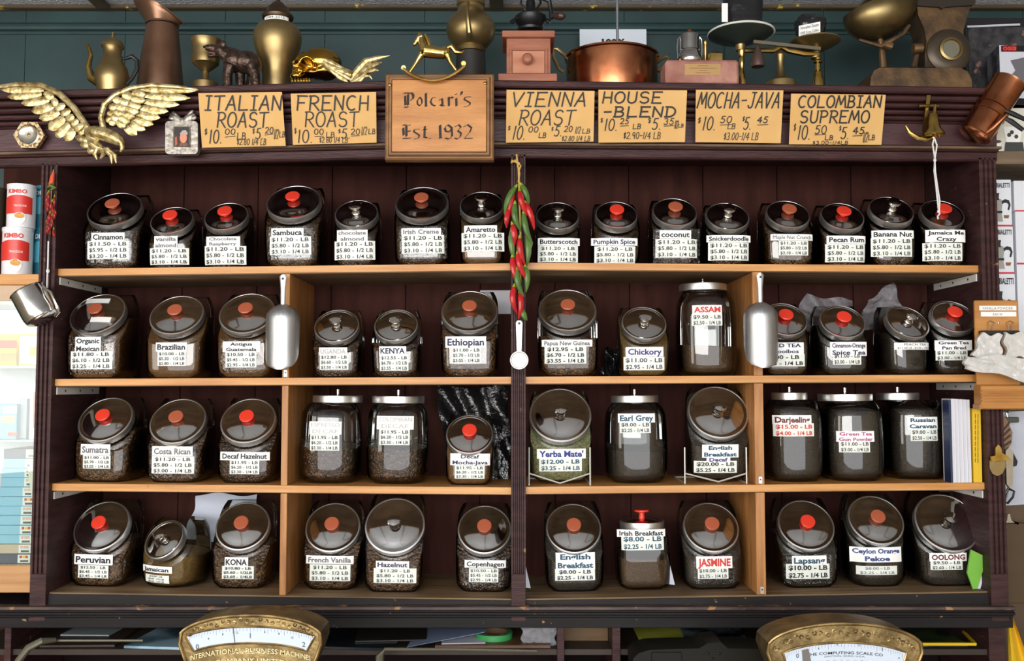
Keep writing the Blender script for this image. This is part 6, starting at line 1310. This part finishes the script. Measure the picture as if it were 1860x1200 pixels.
# carton with coffee pictures
Y0 = .03; root = thing('coffee_picture_carton', 'white carton printed with coffee cup and grinder at the right cornice end', 'box', (P(1840, 272, Y0).x, Y0, zsr + .0003))
a, b_ = P(1802, 272, Y0), P(1920, 196, Y0)
MB().box(a.x, b_.x, Y0, Y0 + .16, zsr + .0003, b_.z, .001).build('carton', mat('cream_carton', hx('d9d6c8'), .5), root)
def fl(pts, m, nm, o=.0008): return MB().add([P(x, y, Y0 - o) for x, y in pts], [tuple(range(len(pts)))]).build(nm, m, root, smooth=0)
circ = lambda cx, cy, rx, ry, n=16: [(cx + rx * cos(2 * pi * i / n), cy + ry * sin(2 * pi * i / n)) for i in range(n)]
fl(circ(1804, 238, 9, 12), mat('red_seal', hx('d8584e'), .5), 'printed_seal')
fl([(1803, 256), (1819, 256), (1816, 277), (1806, 277)], M_PAPER, 'printed_cup', .0012); fl(circ(1811, 257, 8, 3), mat('printed_brown', hx('5a3c28'), .5), 'printed_coffee', .0016)
fl([(1826, 258), (1858, 258), (1862, 285), (1823, 284)], mat('printed_black', hx('3c3e3c'), .5), 'printed_grinder', .0012); fl([(1822, 230), (1858, 230), (1852, 258), (1828, 258)], M_PAPER, 'printed_hopper', .0014)
for i, (px, py) in enumerate(((1833, 245), (1846, 248), (1838, 240))): fl(circ(px, py, 4, 4, 6), mat('printed_black', hx('3c3e3c'), .5), 'printed_bean', .0018)
# moka pot cartons
M_MC = mat('white_moka_carton', hx('dcdfe6'), .5); M_MR = mat('carton_red', hx('c8283a'), .5); M_MS = mat('print_silver', hx('9a9a94'), .5); M_MK = mat('print_black', hx('1c1c1e'), .5)
def moka(x0, x1, y0, y1, Y0, label, zb=None, full=True, red='bottom'):
    zb = P(x0, y1, Y0).z if zb is None else zb; zt = P(x0, y0, Y0).z; xa, xb = P(x0, 450, Y0).x, P(x1, 450, Y0).x
    root = thing('moka_pot_carton', label, 'box', ((xa + xb) / 2, Y0, zb), group='moka pot cartons on the right shelves')
    MB().box(xa, xb, Y0, Y0 + .14, zb + .0003, zt, .0008).build('carton', M_MC, root)
    w = xb - xa; H = zt - zb
    def fq(pts, m, nm, o=.0007): return MB().add([V((xa + w * u, Y0 - o, zb + H * v)) for u, v in pts], [tuple(range(len(pts)))]).build(nm, m, root, smooth=0)
    fq(((0, 0), (1, 0), (1, .035), (0, .035)), M_MR, 'red_stripe')
    if full:
        mt = MB(); vs_, fs_, w_ = text_geo('BIALETTI', .03); mt.add([V((xa + w * (.26 + .66 * x / w_), Y0 - .0009, zb + H * .83 + y * H * .14)) for x, y in vs_], fs_); mt.build('brand_lettering', M_MK, root, smooth=0, flip=False)
        fq(((.14, .86), (.2, .83), (.22, .88), (.18, .93)), M_MK, 'brand_mark')
        fq(((.05, .10), (.55, .10), (.48, .30), (.55, .52), (.48, .58), (.12, .58), (.05, .5), (.12, .30)), M_MS, 'printed_pot'); fq(((.2, .56), (.4, .56), (.36, .62), (.40, .71), (.22, .71), (.25, .62)), M_MK, 'printed_knob', .0011)
        fq(((.5, .54), (.66, .58), (.86, .56), (.94, .46), (.86, .34), (.78, .36), (.84, .46), (.76, .50), (.62, .50), (.52, .47)), M_MK, 'printed_handle', .0011); fq(((.60, .17), (.82, .17), (.86, .24), (.58, .24)), mat('print_coffee_brown', hx('8a5a30'), .5), 'printed_cup', .0009)
        fq(((.08, .28), (.52, .28), (.52, .33), (.08, .33)), M_MK, 'printed_seam', .0011)
    return zt
z = zsl
z = moka(1803, 1842, 497, 606, .04, 'lowest moka pot carton behind the wooden clip rack', z)
z = moka(1803.5, 1841, 411, 497, .04, 'middle moka pot carton in the column beside the right post', z)
moka(1803, 1840, 326, 411, .04, 'topmost moka pot carton in the column beside the right post', z)
z = zsl
z = moka(1846, 1905, 480, 606, .05, 'large plain carton with red stripe at the bottom right edge column', z, False)
z = moka(1846, 1900, 384, 480, .055, 'plain carton with red stripe, middle of the right edge column', z, False)
moka(1845, 1898, 328, 384, .05, 'small plain carton, topmost of the right edge column', z, False)
# wooden clip rack with bags
Y0 = -.035; root = thing('clip_rack', 'small wooden board with two binder clips and printed labels on the right post', 'clip rack', P(1812, 742, Y0))
M_RK = mat('rack_pine', hx('c58a46'), .45, var=(6, .3, .7), col2=hx('a56c30'), stretch=(1, 1, 6))
def rb(x0, y0, x1, y1, Ya_, Yb2, m, nm, ch=.001, par=None): 
    a, b_ = P(x0, y1, Ya_), P(x1, y0, Ya_); return MB().box(a.x, b_.x, Ya_, Yb2, a.z, b_.z, ch).build(nm, m, par or root)
rb(1775, 545, 1850, 700, Y0, Y0 + .012, M_RK, 'back_board', .003)
for y0, s in ((555, 'VANILLA POWDER'), (566, 'EACH')):
    lb = rb(1779 + (y0 > 560) * 3, y0, 1846, y0 + 8.5, Y0 - .0012, Y0, M_PAPER, 'paper_strip', .0002); mt = MB(); put_text(mt, s, lambda x, y: P(x, -y, Y0 - .0016), 1784, 1840, -(y0 + 6.8), 4.6, .0, fit=False); mt.build('lettering', INKS['g'], lb, smooth=0, flip=False)
rb(1783, 700, 1900, 742, Y0 - .03, Y0 + .012, M_RK, 'tray', .002)
for y in (708, 714, 720, 726): rb(1784, y, 1900, y + 3.4, Y0 - .034, Y0 - .028, M_RK, 'tray_ridge', .001)
rb(1780, 734, 1900, 743, Y0 - .026, Y0 + .014, M_PINEV, 'tray_rail', .001)
for cx in (1800, 1835):
    c_ = rb(cx - 18, 600, cx + 18, 609, Y0 - .016, Y0 - .002, M_BLK, 'binder_clip', .002)
    for dx in (-4, 4): MB().tube([P(cx + dx, 602, Y0 - .01), P(cx + dx * .7, 592, Y0 - .008), P(cx + dx * 1.6, 586, Y0 - .006), P(cx, 582, Y0 - .005)], .0013, 6).build('clip_wire', M_CHROME, c_)
MB().lathe([(.004, 0), (.003, .0015), (.0001, .002)], 10, mtx=Mx.Translation(P(1814, 586, Y0)) @ Mx.Rotation(pi / 2, 4, 'X')).build('screw', M_CHROME, root)
M_POW = film_mat('powder_film', .86, hx('d8d6d2'), .12, (30, 1.0)); M_POW0 = mat('white_powder_bag', hx('cfcdc8'), .3, coat=.4, bump=(28, .7))
crumple('powder_bag', ((1783, 606), (1819, 608), (1819, 652), (1768, 648)), Y0 - .034, .006, M_POW, 'clear bag of white powder in the left binder clip', 'bag', 11, 14, 12, .012)
crumple('powder_bag', ((1824, 604), (1866, 606), (1868, 650), (1828, 648)), Y0 - .034, .006, M_POW, 'clear bag of white powder in the right binder clip', 'bag', 12, 14, 12, .012)
crumple('powder_bag', ((1754, 645), (1866, 648), (1870, 694), (1754, 668)), Y0 - .056, .008, M_POW, 'large flat bag of white powder lying across the rack tray', 'bag', 13, 20, 12, .012)
# papers and tools below the rack
one(MB().sheet(lambda u, v: P(1822 + 70 * u, 918 - 170 * v - 4 * u, .135 + .003 * sin(5 * u)), 6, 6, .001), 'wall_paper_sheet', mat('list_paper', hx('c4c8d2'), .65, var=(4, .45, .55), col2=hx('b6bac6')), 'large white price list sheet pinned below the clip rack', 'paper')
root = thing('striped_sheath', 'brown striped knife sheath hanging beside the right post', 'sheath', P(1830, 818, .08))
MB().prism([(P(x, y, .08).x, P(x, y, .08).z) for x, y in ((1820, 752), (1828, 762), (1838, 785), (1836, 805), (1828, 818), (1820, 812))], .076, .086).build('sheath_body', mat('tan_leather', hx('8a6a4e'), .5), root)
for i in range(4): MB().prism([(P(x, y, .08).x, P(x, y, .08).z) for x, y in ((1821, 778 + i * 10), (1831 + i, 766 + i * 11), (1833 + i, 769 + i * 11), (1821, 783 + i * 10))], .0745, .0765).build('dark_stripe', mat('dark_leather', hx('3c2a20'), .5), root)
root = thing('folding_tool', 'grey metal folding tool with black grip hanging beside the right post', 'tool', P(1834, 888, .07))
MB().prism([(P(x, y, .07).x, P(x, y, .07).z) for x, y in ((1824, 818), (1830, 812), (1838, 820), (1837, 880), (1832, 886), (1826, 878))], .062, .072).build('handle', M_SS, root)
MB().prism([(P(x, y, .07).x, P(x, y, .07).z) for x, y in ((1832, 812), (1842, 822), (1850, 838), (1848, 846), (1840, 848), (1838, 830))], .074, .082).build('grip', M_BLK, root)
MB().tube([P(x, y, .066) for x, y in ((1833, 884), (1826, 896), (1824, 910), (1830, 914), (1840, 902), (1842, 892), (1834, 888))], .0032, 8, closed=True).build('black_loop', M_BLK, root)
MB().tube([P(1833, 884, .066), P(1826, 910, .066), P(1823, 935, .07)], .002, 6).build('cord_end', M_BLK, root)
one(MB().tube([P(1822.5, 845, .03), P(1823, 918, .03)], .0034, 8), 'pale_stick', mat('pale_green_wood', hx('d8dcae'), .6), 'thin pale green stick leaning against the right post', 'stick')
root = thing('hook_rail', 'dark metal hook rail under the clip rack', 'hook', P(1845, 765, .1)); MB().box(P(1824, 762, .1).x, P(1850, 762, .1).x, .096, .104, P(1840, 767, .1).z, P(1840, 757, .1).z, .002).build('rail', mat('grey_iron', hx('55564e'), .4, .6), root); MB().tube([P(1830, 757, .1), P(1828, 750, .1), P(1834, 746, .1)], .003, 8).build('hook', M_SS, root)
root = thing('clipboard', 'brown clipboard with metal clip hanging low beside the right post', 'clipboard', P(1850, 1090, .11)); a, b_ = P(1823, 1095, .11), P(1930, 950, .11)
MB().box(a.x, b_.x, .11, .116, a.z, b_.z, .001).build('board', mat('masonite', hx('5a4428'), .6, var=(5, .3, .7)), root); MB().prism([(P(x, y, .11).x, P(x, y, .11).z) for x, y in ((1823, 948), (1848, 948), (1846, 952), (1834, 944), (1831, 932), (1827, 933), (1826, 944))], .100, .109).build('clip', M_SS, root)
MB().sheet(lambda u, v: P(1820.5 + 8 * u, 1026 - 70 * v, .108), 1, 1, .0005).build('paper_edge', M_PAPER, root)
Y0 = .03; one(MB().sheet(lambda u, v: P(1829 + (8 + 34 * (1 - v)) * u + 4 * (1 - v), 1210 - 104 * v + 6 * u, Y0 - .012 * sin(7 * u) - .03 * (1 - v)), 14, 10, .002), 'yellow_cloth', mat('yellow_cotton', hx('e0b41c'), .85, bump=(200, .2)), 'bright yellow cloth hanging at the bottom right corner', 'cloth')
# ================================================================== below the cabinet
def nbk(x0, x1, yf_, Ya_, Yb2, th, m, name, label, cat, rot=0.0, z=None, group=None):
    """flat magazine lying on the nook shelf"""
    xa, xb = P(x0, 1165, Ya_).x, P(x1, 1165, Ya_).x; z = ZN + .0004 if z is None else z
    c = V(((xa + xb) / 2, (Ya_ + Yb2) / 2, z)); mt = Mx.Translation(c) @ Mx.Rotation(radians(rot), 4, 'Z') @ Mx.Translation(-c)
    return one(MB().box(xa, xb, Ya_, Yb2, z, z + th, .0008, mt), name, m, label, cat, group), z + th + .0004
M_DKMAG = mat('dark_glossy_cover', hx('2a3138'), .18, var=(6, .35, .65), col2=hx('10161c'))
_, z = nbk(70, 205, 0, .03, .26, .006, mat('brown_binder', hx('3a2c24'), .5), 'ring_binder', 'flat brown binder at the left of the lower nook', 'binder', 2)
nbk(110, 200, 0, .12, .27, .004, mat('pale_grey_card', hx('9aa4a8'), .5), 'grey_card', 'pale grey card lying on the brown binder', 'card', -2, z)
nbk(228, 380, 0, .008, .20, .007, mat('teal_magazine', hx('9fc0d0'), .3, var=(5, .42, .58), col2=hx('35505e')), 'magazine', 'blue grey magazine half hidden by the left dial scale', 'magazine', -6)
_, z = nbk(560, 722, 0, .005, .22, .007, M_DKMAG, 'magazine', 'dark glossy magazine between the left dial scale and blue sheet', 'magazine', -7)
nbk(640, 770, 0, .06, .24, .004, mat('dark_tray_card', hx('33302c'), .4), 'dark_folder', 'thin dark folder on top of the dark magazine', 'folder', 5, z)
one(MB().sheet(lambda u, v: V((P(742 + 140 * u, 1165, .06).x + .01 * v, .02 + .2 * v, ZN + .003 + .040 * u * (1 - .3 * v))), 10, 6, .0008, (0, 0, 1)), 'blue_sheet', mat('pale_blue_sheet', hx('93a4c8'), .5), 'curled pale blue sheet rising under the base moulding', 'paper')
_, z = nbk(790, 1000, 0, .02, .2, .008, mat('brown_tray', hx('6a4a32'), .5, var=(6, .3, .7)), 'wooden_tray_board', 'flat brown board under the green tape roll', 'board')
nbk(800, 880, 0, .03, .12, .003, mat('white_pad', hx('c9c7cf'), .6), 'note_pad', 'white note pad lying on the brown board', 'paper', 4, z)
c = P(897, 1152, .10); root = thing('green_tape_roll', 'roll of green tape lying on the brown board', 'tape roll', (c.x, .10, z)); r = .052
MB().lathe([(r * .78, 0), (r, 0), (r, .016), (r * .78, .016), (r * .78, 0)], 36, c=(c.x, .10, z), cap0=False, cap1=False).build('tape', mat('green_tape', hx('3f9a58'), .35), root)
MB().lathe([(r * .72, 0), (r * .78, 0), (r * .78, .0165), (r * .72, .0165), (r * .72, 0)], 36, c=(c.x, .10, z), cap0=False, cap1=False).build('core', mat('card_core', hx('6a4c34'), .7), root)
c = P(975, 1152, .10); crumple('plastic_wrap', ((945, 1130), (1010, 1132), (1010, 1172), (950, 1168)), .06, .02, M_CLR, 'crumpled clear plastic wrap near the nook upright', 'wrap', 21, 16, 10)
one(MB().box(P(1165, 1160, .05).x, P(1330, 1160, .05).x, .05, .26, ZN + .0004, ZN + .006, .001), 'yellow_booklet', mat('lime_cover', hx('b9bf3c'), .4, var=(5, .4, .6), col2=hx('e0d860')), 'yellow green booklet fanned under the base at the right', 'magazine')
nbk(1255, 1372, 0, -.01, .2, .006, mat('photo_magazine', hx('7c8694'), .2, var=(9, .42, .58), col2=hx('1c2026'), wear=(8, .62, hx('a8442e'))), 'magazine', 'glossy magazine with dark photo cover near the right dial scale', 'magazine', -4, ZN + .0066)
root = thing('yellow_edged_picture', 'thin bright yellow frame edge under the base right of the dial scale', 'frame', P(1760, 1150, .0)); zf = ZN + .012
MB().tube([V((P(1620, 1140, .02).x, .02, zf)), V((P(1771, 1150, .02).x, .02, zf)), V((P(1745, 1120, .2).x, .22, zf))], .005, 4).build('frame_bar', mat('yellow_plastic', hx('e2bd1c'), .35), root)
MB().box(P(1640, 1150, .04).x, P(1755, 1150, .04).x, .03, .2, ZN + .0004, ZN + .01, .001).build('frame_panel', mat('dark_photo', hx('1c211c'), .3, var=(14, .42, .58), col2=hx('3c4c2c')), root)
# counter and machines in front
ZC = .46
cnt = thing('back_counter', 'dark wooden back counter carrying the dial scales', 'counter', (0, -.35, 0))
MB().box(-1.7, 1.7, -.78, -.045, ZC - .04, ZC, .004).build('counter_top', M_DARKH, cnt); MB().box(-1.65, 1.65, -.72, -.06, .0, ZC - .04).build('counter_body', M_BLACKW, cnt)
root = thing('black_machine', 'black enamelled machine body with panel under the right of the cabinet', 'machine', (P(1275, 1180, -.16).x, -.1, ZC + .0003))
pts = [(P(x, y, -.16).x, P(x, y, -.16).z) for x, y in ((1150, 1196), (1160, 1186), (1180, 1180), (1270, 1177), (1285, 1168), (1310, 1166), (1322, 1177), (1440, 1180))]
pts += [(pts[-1][0], ZC + .0003), (pts[0][0], ZC + .0003)]; M_ENAM = mat('black_enamel', hx('14130e'), .45, spec=.2, var=(12, .3, .7), col2=hx('1e1c14'))
MB().prism(pts, -.16, -.05).build('housing', M_ENAM, root, smooth=0); a, b_ = P(1184, 1210, -.163), P(1238, 1184, -.163); MB().box(a.x, b_.x, -.165, -.158, a.z, b_.z, .001).build('panel', M_ENAM, root)
for px, py in ((1285, 1186), (1306, 1186), (1294, 1195)): MB().ell(P(px, py, -.16), (.005, .003, .003), nu=10, nv=6).build('rivet', M_IRON, root)
root = thing('metal_chart_rack', 'grey curved metal arm at the lower left corner', 'arm', (P(60, 1190, -.1).x, -.1, ZC + .0003))
MB().tube([V((P(25, 1230, -.1).x, -.1, ZC + .004)), P(35, 1198, -.1), P(52, 1176, -.1), P(75, 1164, -.09), P(100, 1162, -.06)], [.011, .011, .010, .009, .006], 10).build('curved_arm', mat('grey_enamel', hx('6e6a5a'), .4, .4), root)
MB().tube([P(100, 1163, -.05), P(260, 1163, -.05)], .0035, 8).build('rail', mat('grey_enamel', hx('6e6a5a'), .4, .4), root)
root = thing('grey_lever', 'short grey metal lever right of the left dial scale', 'lever', (P(680, 1190, -.1).x, -.1, ZC + .0003))
MB().tube([V((P(684, 1230, -.1).x, -.1, ZC + .002)), P(690, 1190, -.1), P(698, 1179, -.1), P(820, 1179, -.08), P(975, 1182, -.06)], [.014, .011, .005, .004, .004], 8).build('lever_arm', mat('grey_enamel', hx('6e6a5a'), .4, .4), root)
# dial scales
M_SCB = mat('scale_bronze', hx('a08a5c'), .38, .75, var=(22, .35, .65), col2=hx('6a5838'), bump=(60, .15)); M_SCR = mat('scale_relief', hx('b79a66'), .34, .8, var=(30, .35, .65), col2=hx('6e5836'))
M_RAISED = mat('raised_pale_brass', hx('e2d09c'), .5, .2)
M_DIAL = mat('dial_enamel', hx('c8d4e2'), .25)
def dial_scale(cx, ytop, hw, ratio, label, words, wide):
    Y0 = -.50; k = S(Y0); root = thing('dial_scale', label, 'scale', (P(cx, 1200, Y0).x, Y0 + .06, ZC + .0003), group='antique brass dial scales on the counter')
    X = lambda dx, dy: (P(cx + dx, ytop + dy, Y0).x, P(cx + dx, ytop + dy, Y0).z)
    top = [(hw * sin(a), 0 + hw * .26 * (1 - cos(a)) * 1.3) for a in [radians(-75 + 150 * i / 20) for i in range(21)]]
    top = [(dx * 1.02, dy) for dx, dy in top]
    low = [(hw * 1.0, 52), (hw * .93, 78), (hw * .78, 120), (hw * .5, 165), (hw * .3, 200), (-hw * .3, 200), (-hw * .5, 165), (-hw * .78, 120), (-hw * .93, 78), (-hw * 1.0, 52)]
    out = top + low
    MB().prism([X(*p) for p in out], Y0, Y0 + .10).build('housing', M_SCB, root, smooth=30)
    ro = [V((X(*p)[0], Y0 - .002, X(*p)[1])) for p in out]; MB().tube(ro, 3.2 * k, 8, closed=True).build('raised_edge', M_SCR, root)
    # dial window
    n = 18; A = radians(58)
    if not wide:
        oa = [(hw * .92 * sin(-A + 2 * A * i / n) / sin(A), 20 + hw * .26 * (1 - cos(-A + 2 * A * i / n)) * 1.15) for i in range(n + 1)]; ia = [(hw * .80 * sin(A - 2 * A * i / n) / sin(A), 50 + hw * .26 * (1 - cos(A - 2 * A * i / n)) * .95) for i in range(n + 1)]
    else:
        oa = [(hw * .80 * sin(-A + 2 * A * i / n) / sin(A), 34 + hw * .26 * (1 - cos(-A + 2 * A * i / n)) * 1.1) for i in range(n + 1)]; ia = [(hw * .72, 95), (hw * .4, 120), (-hw * .4, 120), (-hw * .72, 95)]
    win = oa + ia
    MB().prism([X(*p) for p in win], Y0 - .0012, Y0 + .002).build('dial_face', M_DIAL, root, smooth=0)
    MB().tube([V((X(*p)[0], Y0 - .002, X(*p)[1])) for p in win], 2.0 * k, 6, closed=True).build('window_rim', M_SCR, root)
    # scroll ornament between the edges
    for i in range(26):
        a = radians(-66 + 132 * i / 25); dx = hw * .965 * sin(a) * 1.02; dy = hw * .26 * (1 - cos(a)) * 1.3 + (10 if not wide else 16) + 3 * sin(i * 2.1)
        c0 = V((X(dx, dy)[0], Y0 - .001, X(dx, dy)[1])); rr_ = (3.6 if not wide else 4.6) * k
        MB().tube([c0 + V((rr_ * cos(t), 0, rr_ * sin(t))) * (.45 + .55 * j / 7) for j, t in enumerate([.8 * q + i for q in range(8)])], 1.1 * k, 5).build('scroll_ornament', M_SCR, root)
    f = lambda dx, dy, o=.0018: V((X(dx, dy)[0], Y0 - o, X(dx, dy)[1]))
    tk = MB(); nt = 40
    for i in range(nt + 1):
        a = -A * .93 + 2 * A * .93 * i / nt; b0 = (hw * (.90 if not wide else .78) * sin(a) / sin(A), (23 if not wide else 37) + hw * .26 * (1 - cos(a)) * 1.12); L_ = 9 if i % 5 == 0 else 5; tk.add([f(b0[0] - .3, b0[1]), f(b0[0] + .3, b0[1]), f(b0[0] + .3, b0[1] + L_), f(b0[0] - .3, b0[1] + L_)], [(0, 1, 2, 3)])
    o_ = tk.build('tick_marks', mat('tick_blue', hx('7f8ea8'), .5), root, smooth=0, flip=False); o_['kind'] = 'stuff'
    def arctext(s, size, dy0, span, m, nm, bold=.01, cap=None):
        vs_, fs_, w_ = text_geo(s, bold); mt = MB()
        for_ = []
        for x, y in vs_:
            a = -span + 2 * span * x / w_; yy = y * size / .7
            for_.append(f(hw * 1.0 * sin(a) / sin(A) * .92 * (1 - 0), dy0 + hw * .26 * (1 - cos(a)) * 1.1 - yy, .0022))
        mt.add(for_, fs_); mt.build(nm, m, root, smooth=0, flip=False)
    for s, dx, dy, h in words['nums']:
        vs_, fs_, w_ = text_geo(s, .01); mt = MB(); mt.add([f(dx - w_ * h / 1.4 + x * h / .7, dy - y * h / .7, .0022) for x, y in vs_], fs_); mt.build('dial_number', mat('dial_ink', hx('4c5460'), .5), root, smooth=0, flip=False)
    for s, size, dy0, span, m, nm in words['arcs']: arctext(s, size, dy0, span, m, nm)
    pn = MB(); pn.add([f(*p, .0026) for p in words['needle']], [(0, 1, 2, 3)]); pn.build('needle', mat('needle_dark', hx('6a6660'), .4), root, smooth=0)
    c0 = P(cx, ytop + 190, Y0); zt_ = c0.z
    MB().lathe([(.12, ZC + .0003), (.12, ZC + .02), (.06, ZC + .05), (.05, zt_ + .01)], 28, c=(c0.x, Y0 + .05, 0)).build('pedestal', M_SCB, root)
    return root
dial_scale(455, 1117, 128, 1, 'antique brass dial scale head with narrow curved window, left of the counter', {'nums': [('0', -96, 61, 9), ('1', 0, 41, 9), ('2', 97, 57, 9), ('4', -76, 44, 4), ('8', -50, 36, 4), ('12', -24, 33, 4), ('4', 26, 32, 4), ('8', 52, 35, 4), ('12', 76, 42, 4)],
    'arcs': [('INTERNATIONAL BUSINESS MACHINES', 9, 68, radians(52), M_RAISED, 'raised_lettering'), ('STYLE No', 5, 69, radians(15), M_RAISED, 'raised_lettering'), ('COMPANY LIMITED', 9, 86, radians(27), M_RAISED, 'raised_lettering')], 'needle': [(-32, 22), (-30, 22), (-27, 51), (-28.5, 51)]}, False)
dial_scale(1534, 1132, 140, 1, 'antique brass dial scale head with broad white dial, right of the counter', {'nums': [('0', -86, 62, 8), ('4', -48, 47, 4), ('8', -14, 39, 4), ('12', 26, 40, 4), ('1', 68, 50, 7), ('4', 98, 64, 4)],
    'arcs': [('THE COMPUTING SCALE CO', 5, 55, radians(27), M_INK, 'printed_lettering'), ('DAYTON, OHIO, U.S.A.', 3, 60, radians(14), INKS['g'], 'printed_lettering'), ('- - - - - - - - - -', 2.6, 67, radians(22), INKS['g'], 'printed_lettering')], 'needle': [(-78, 48), (-66, 45), (-60, 75), (-76, 80)]}, True)
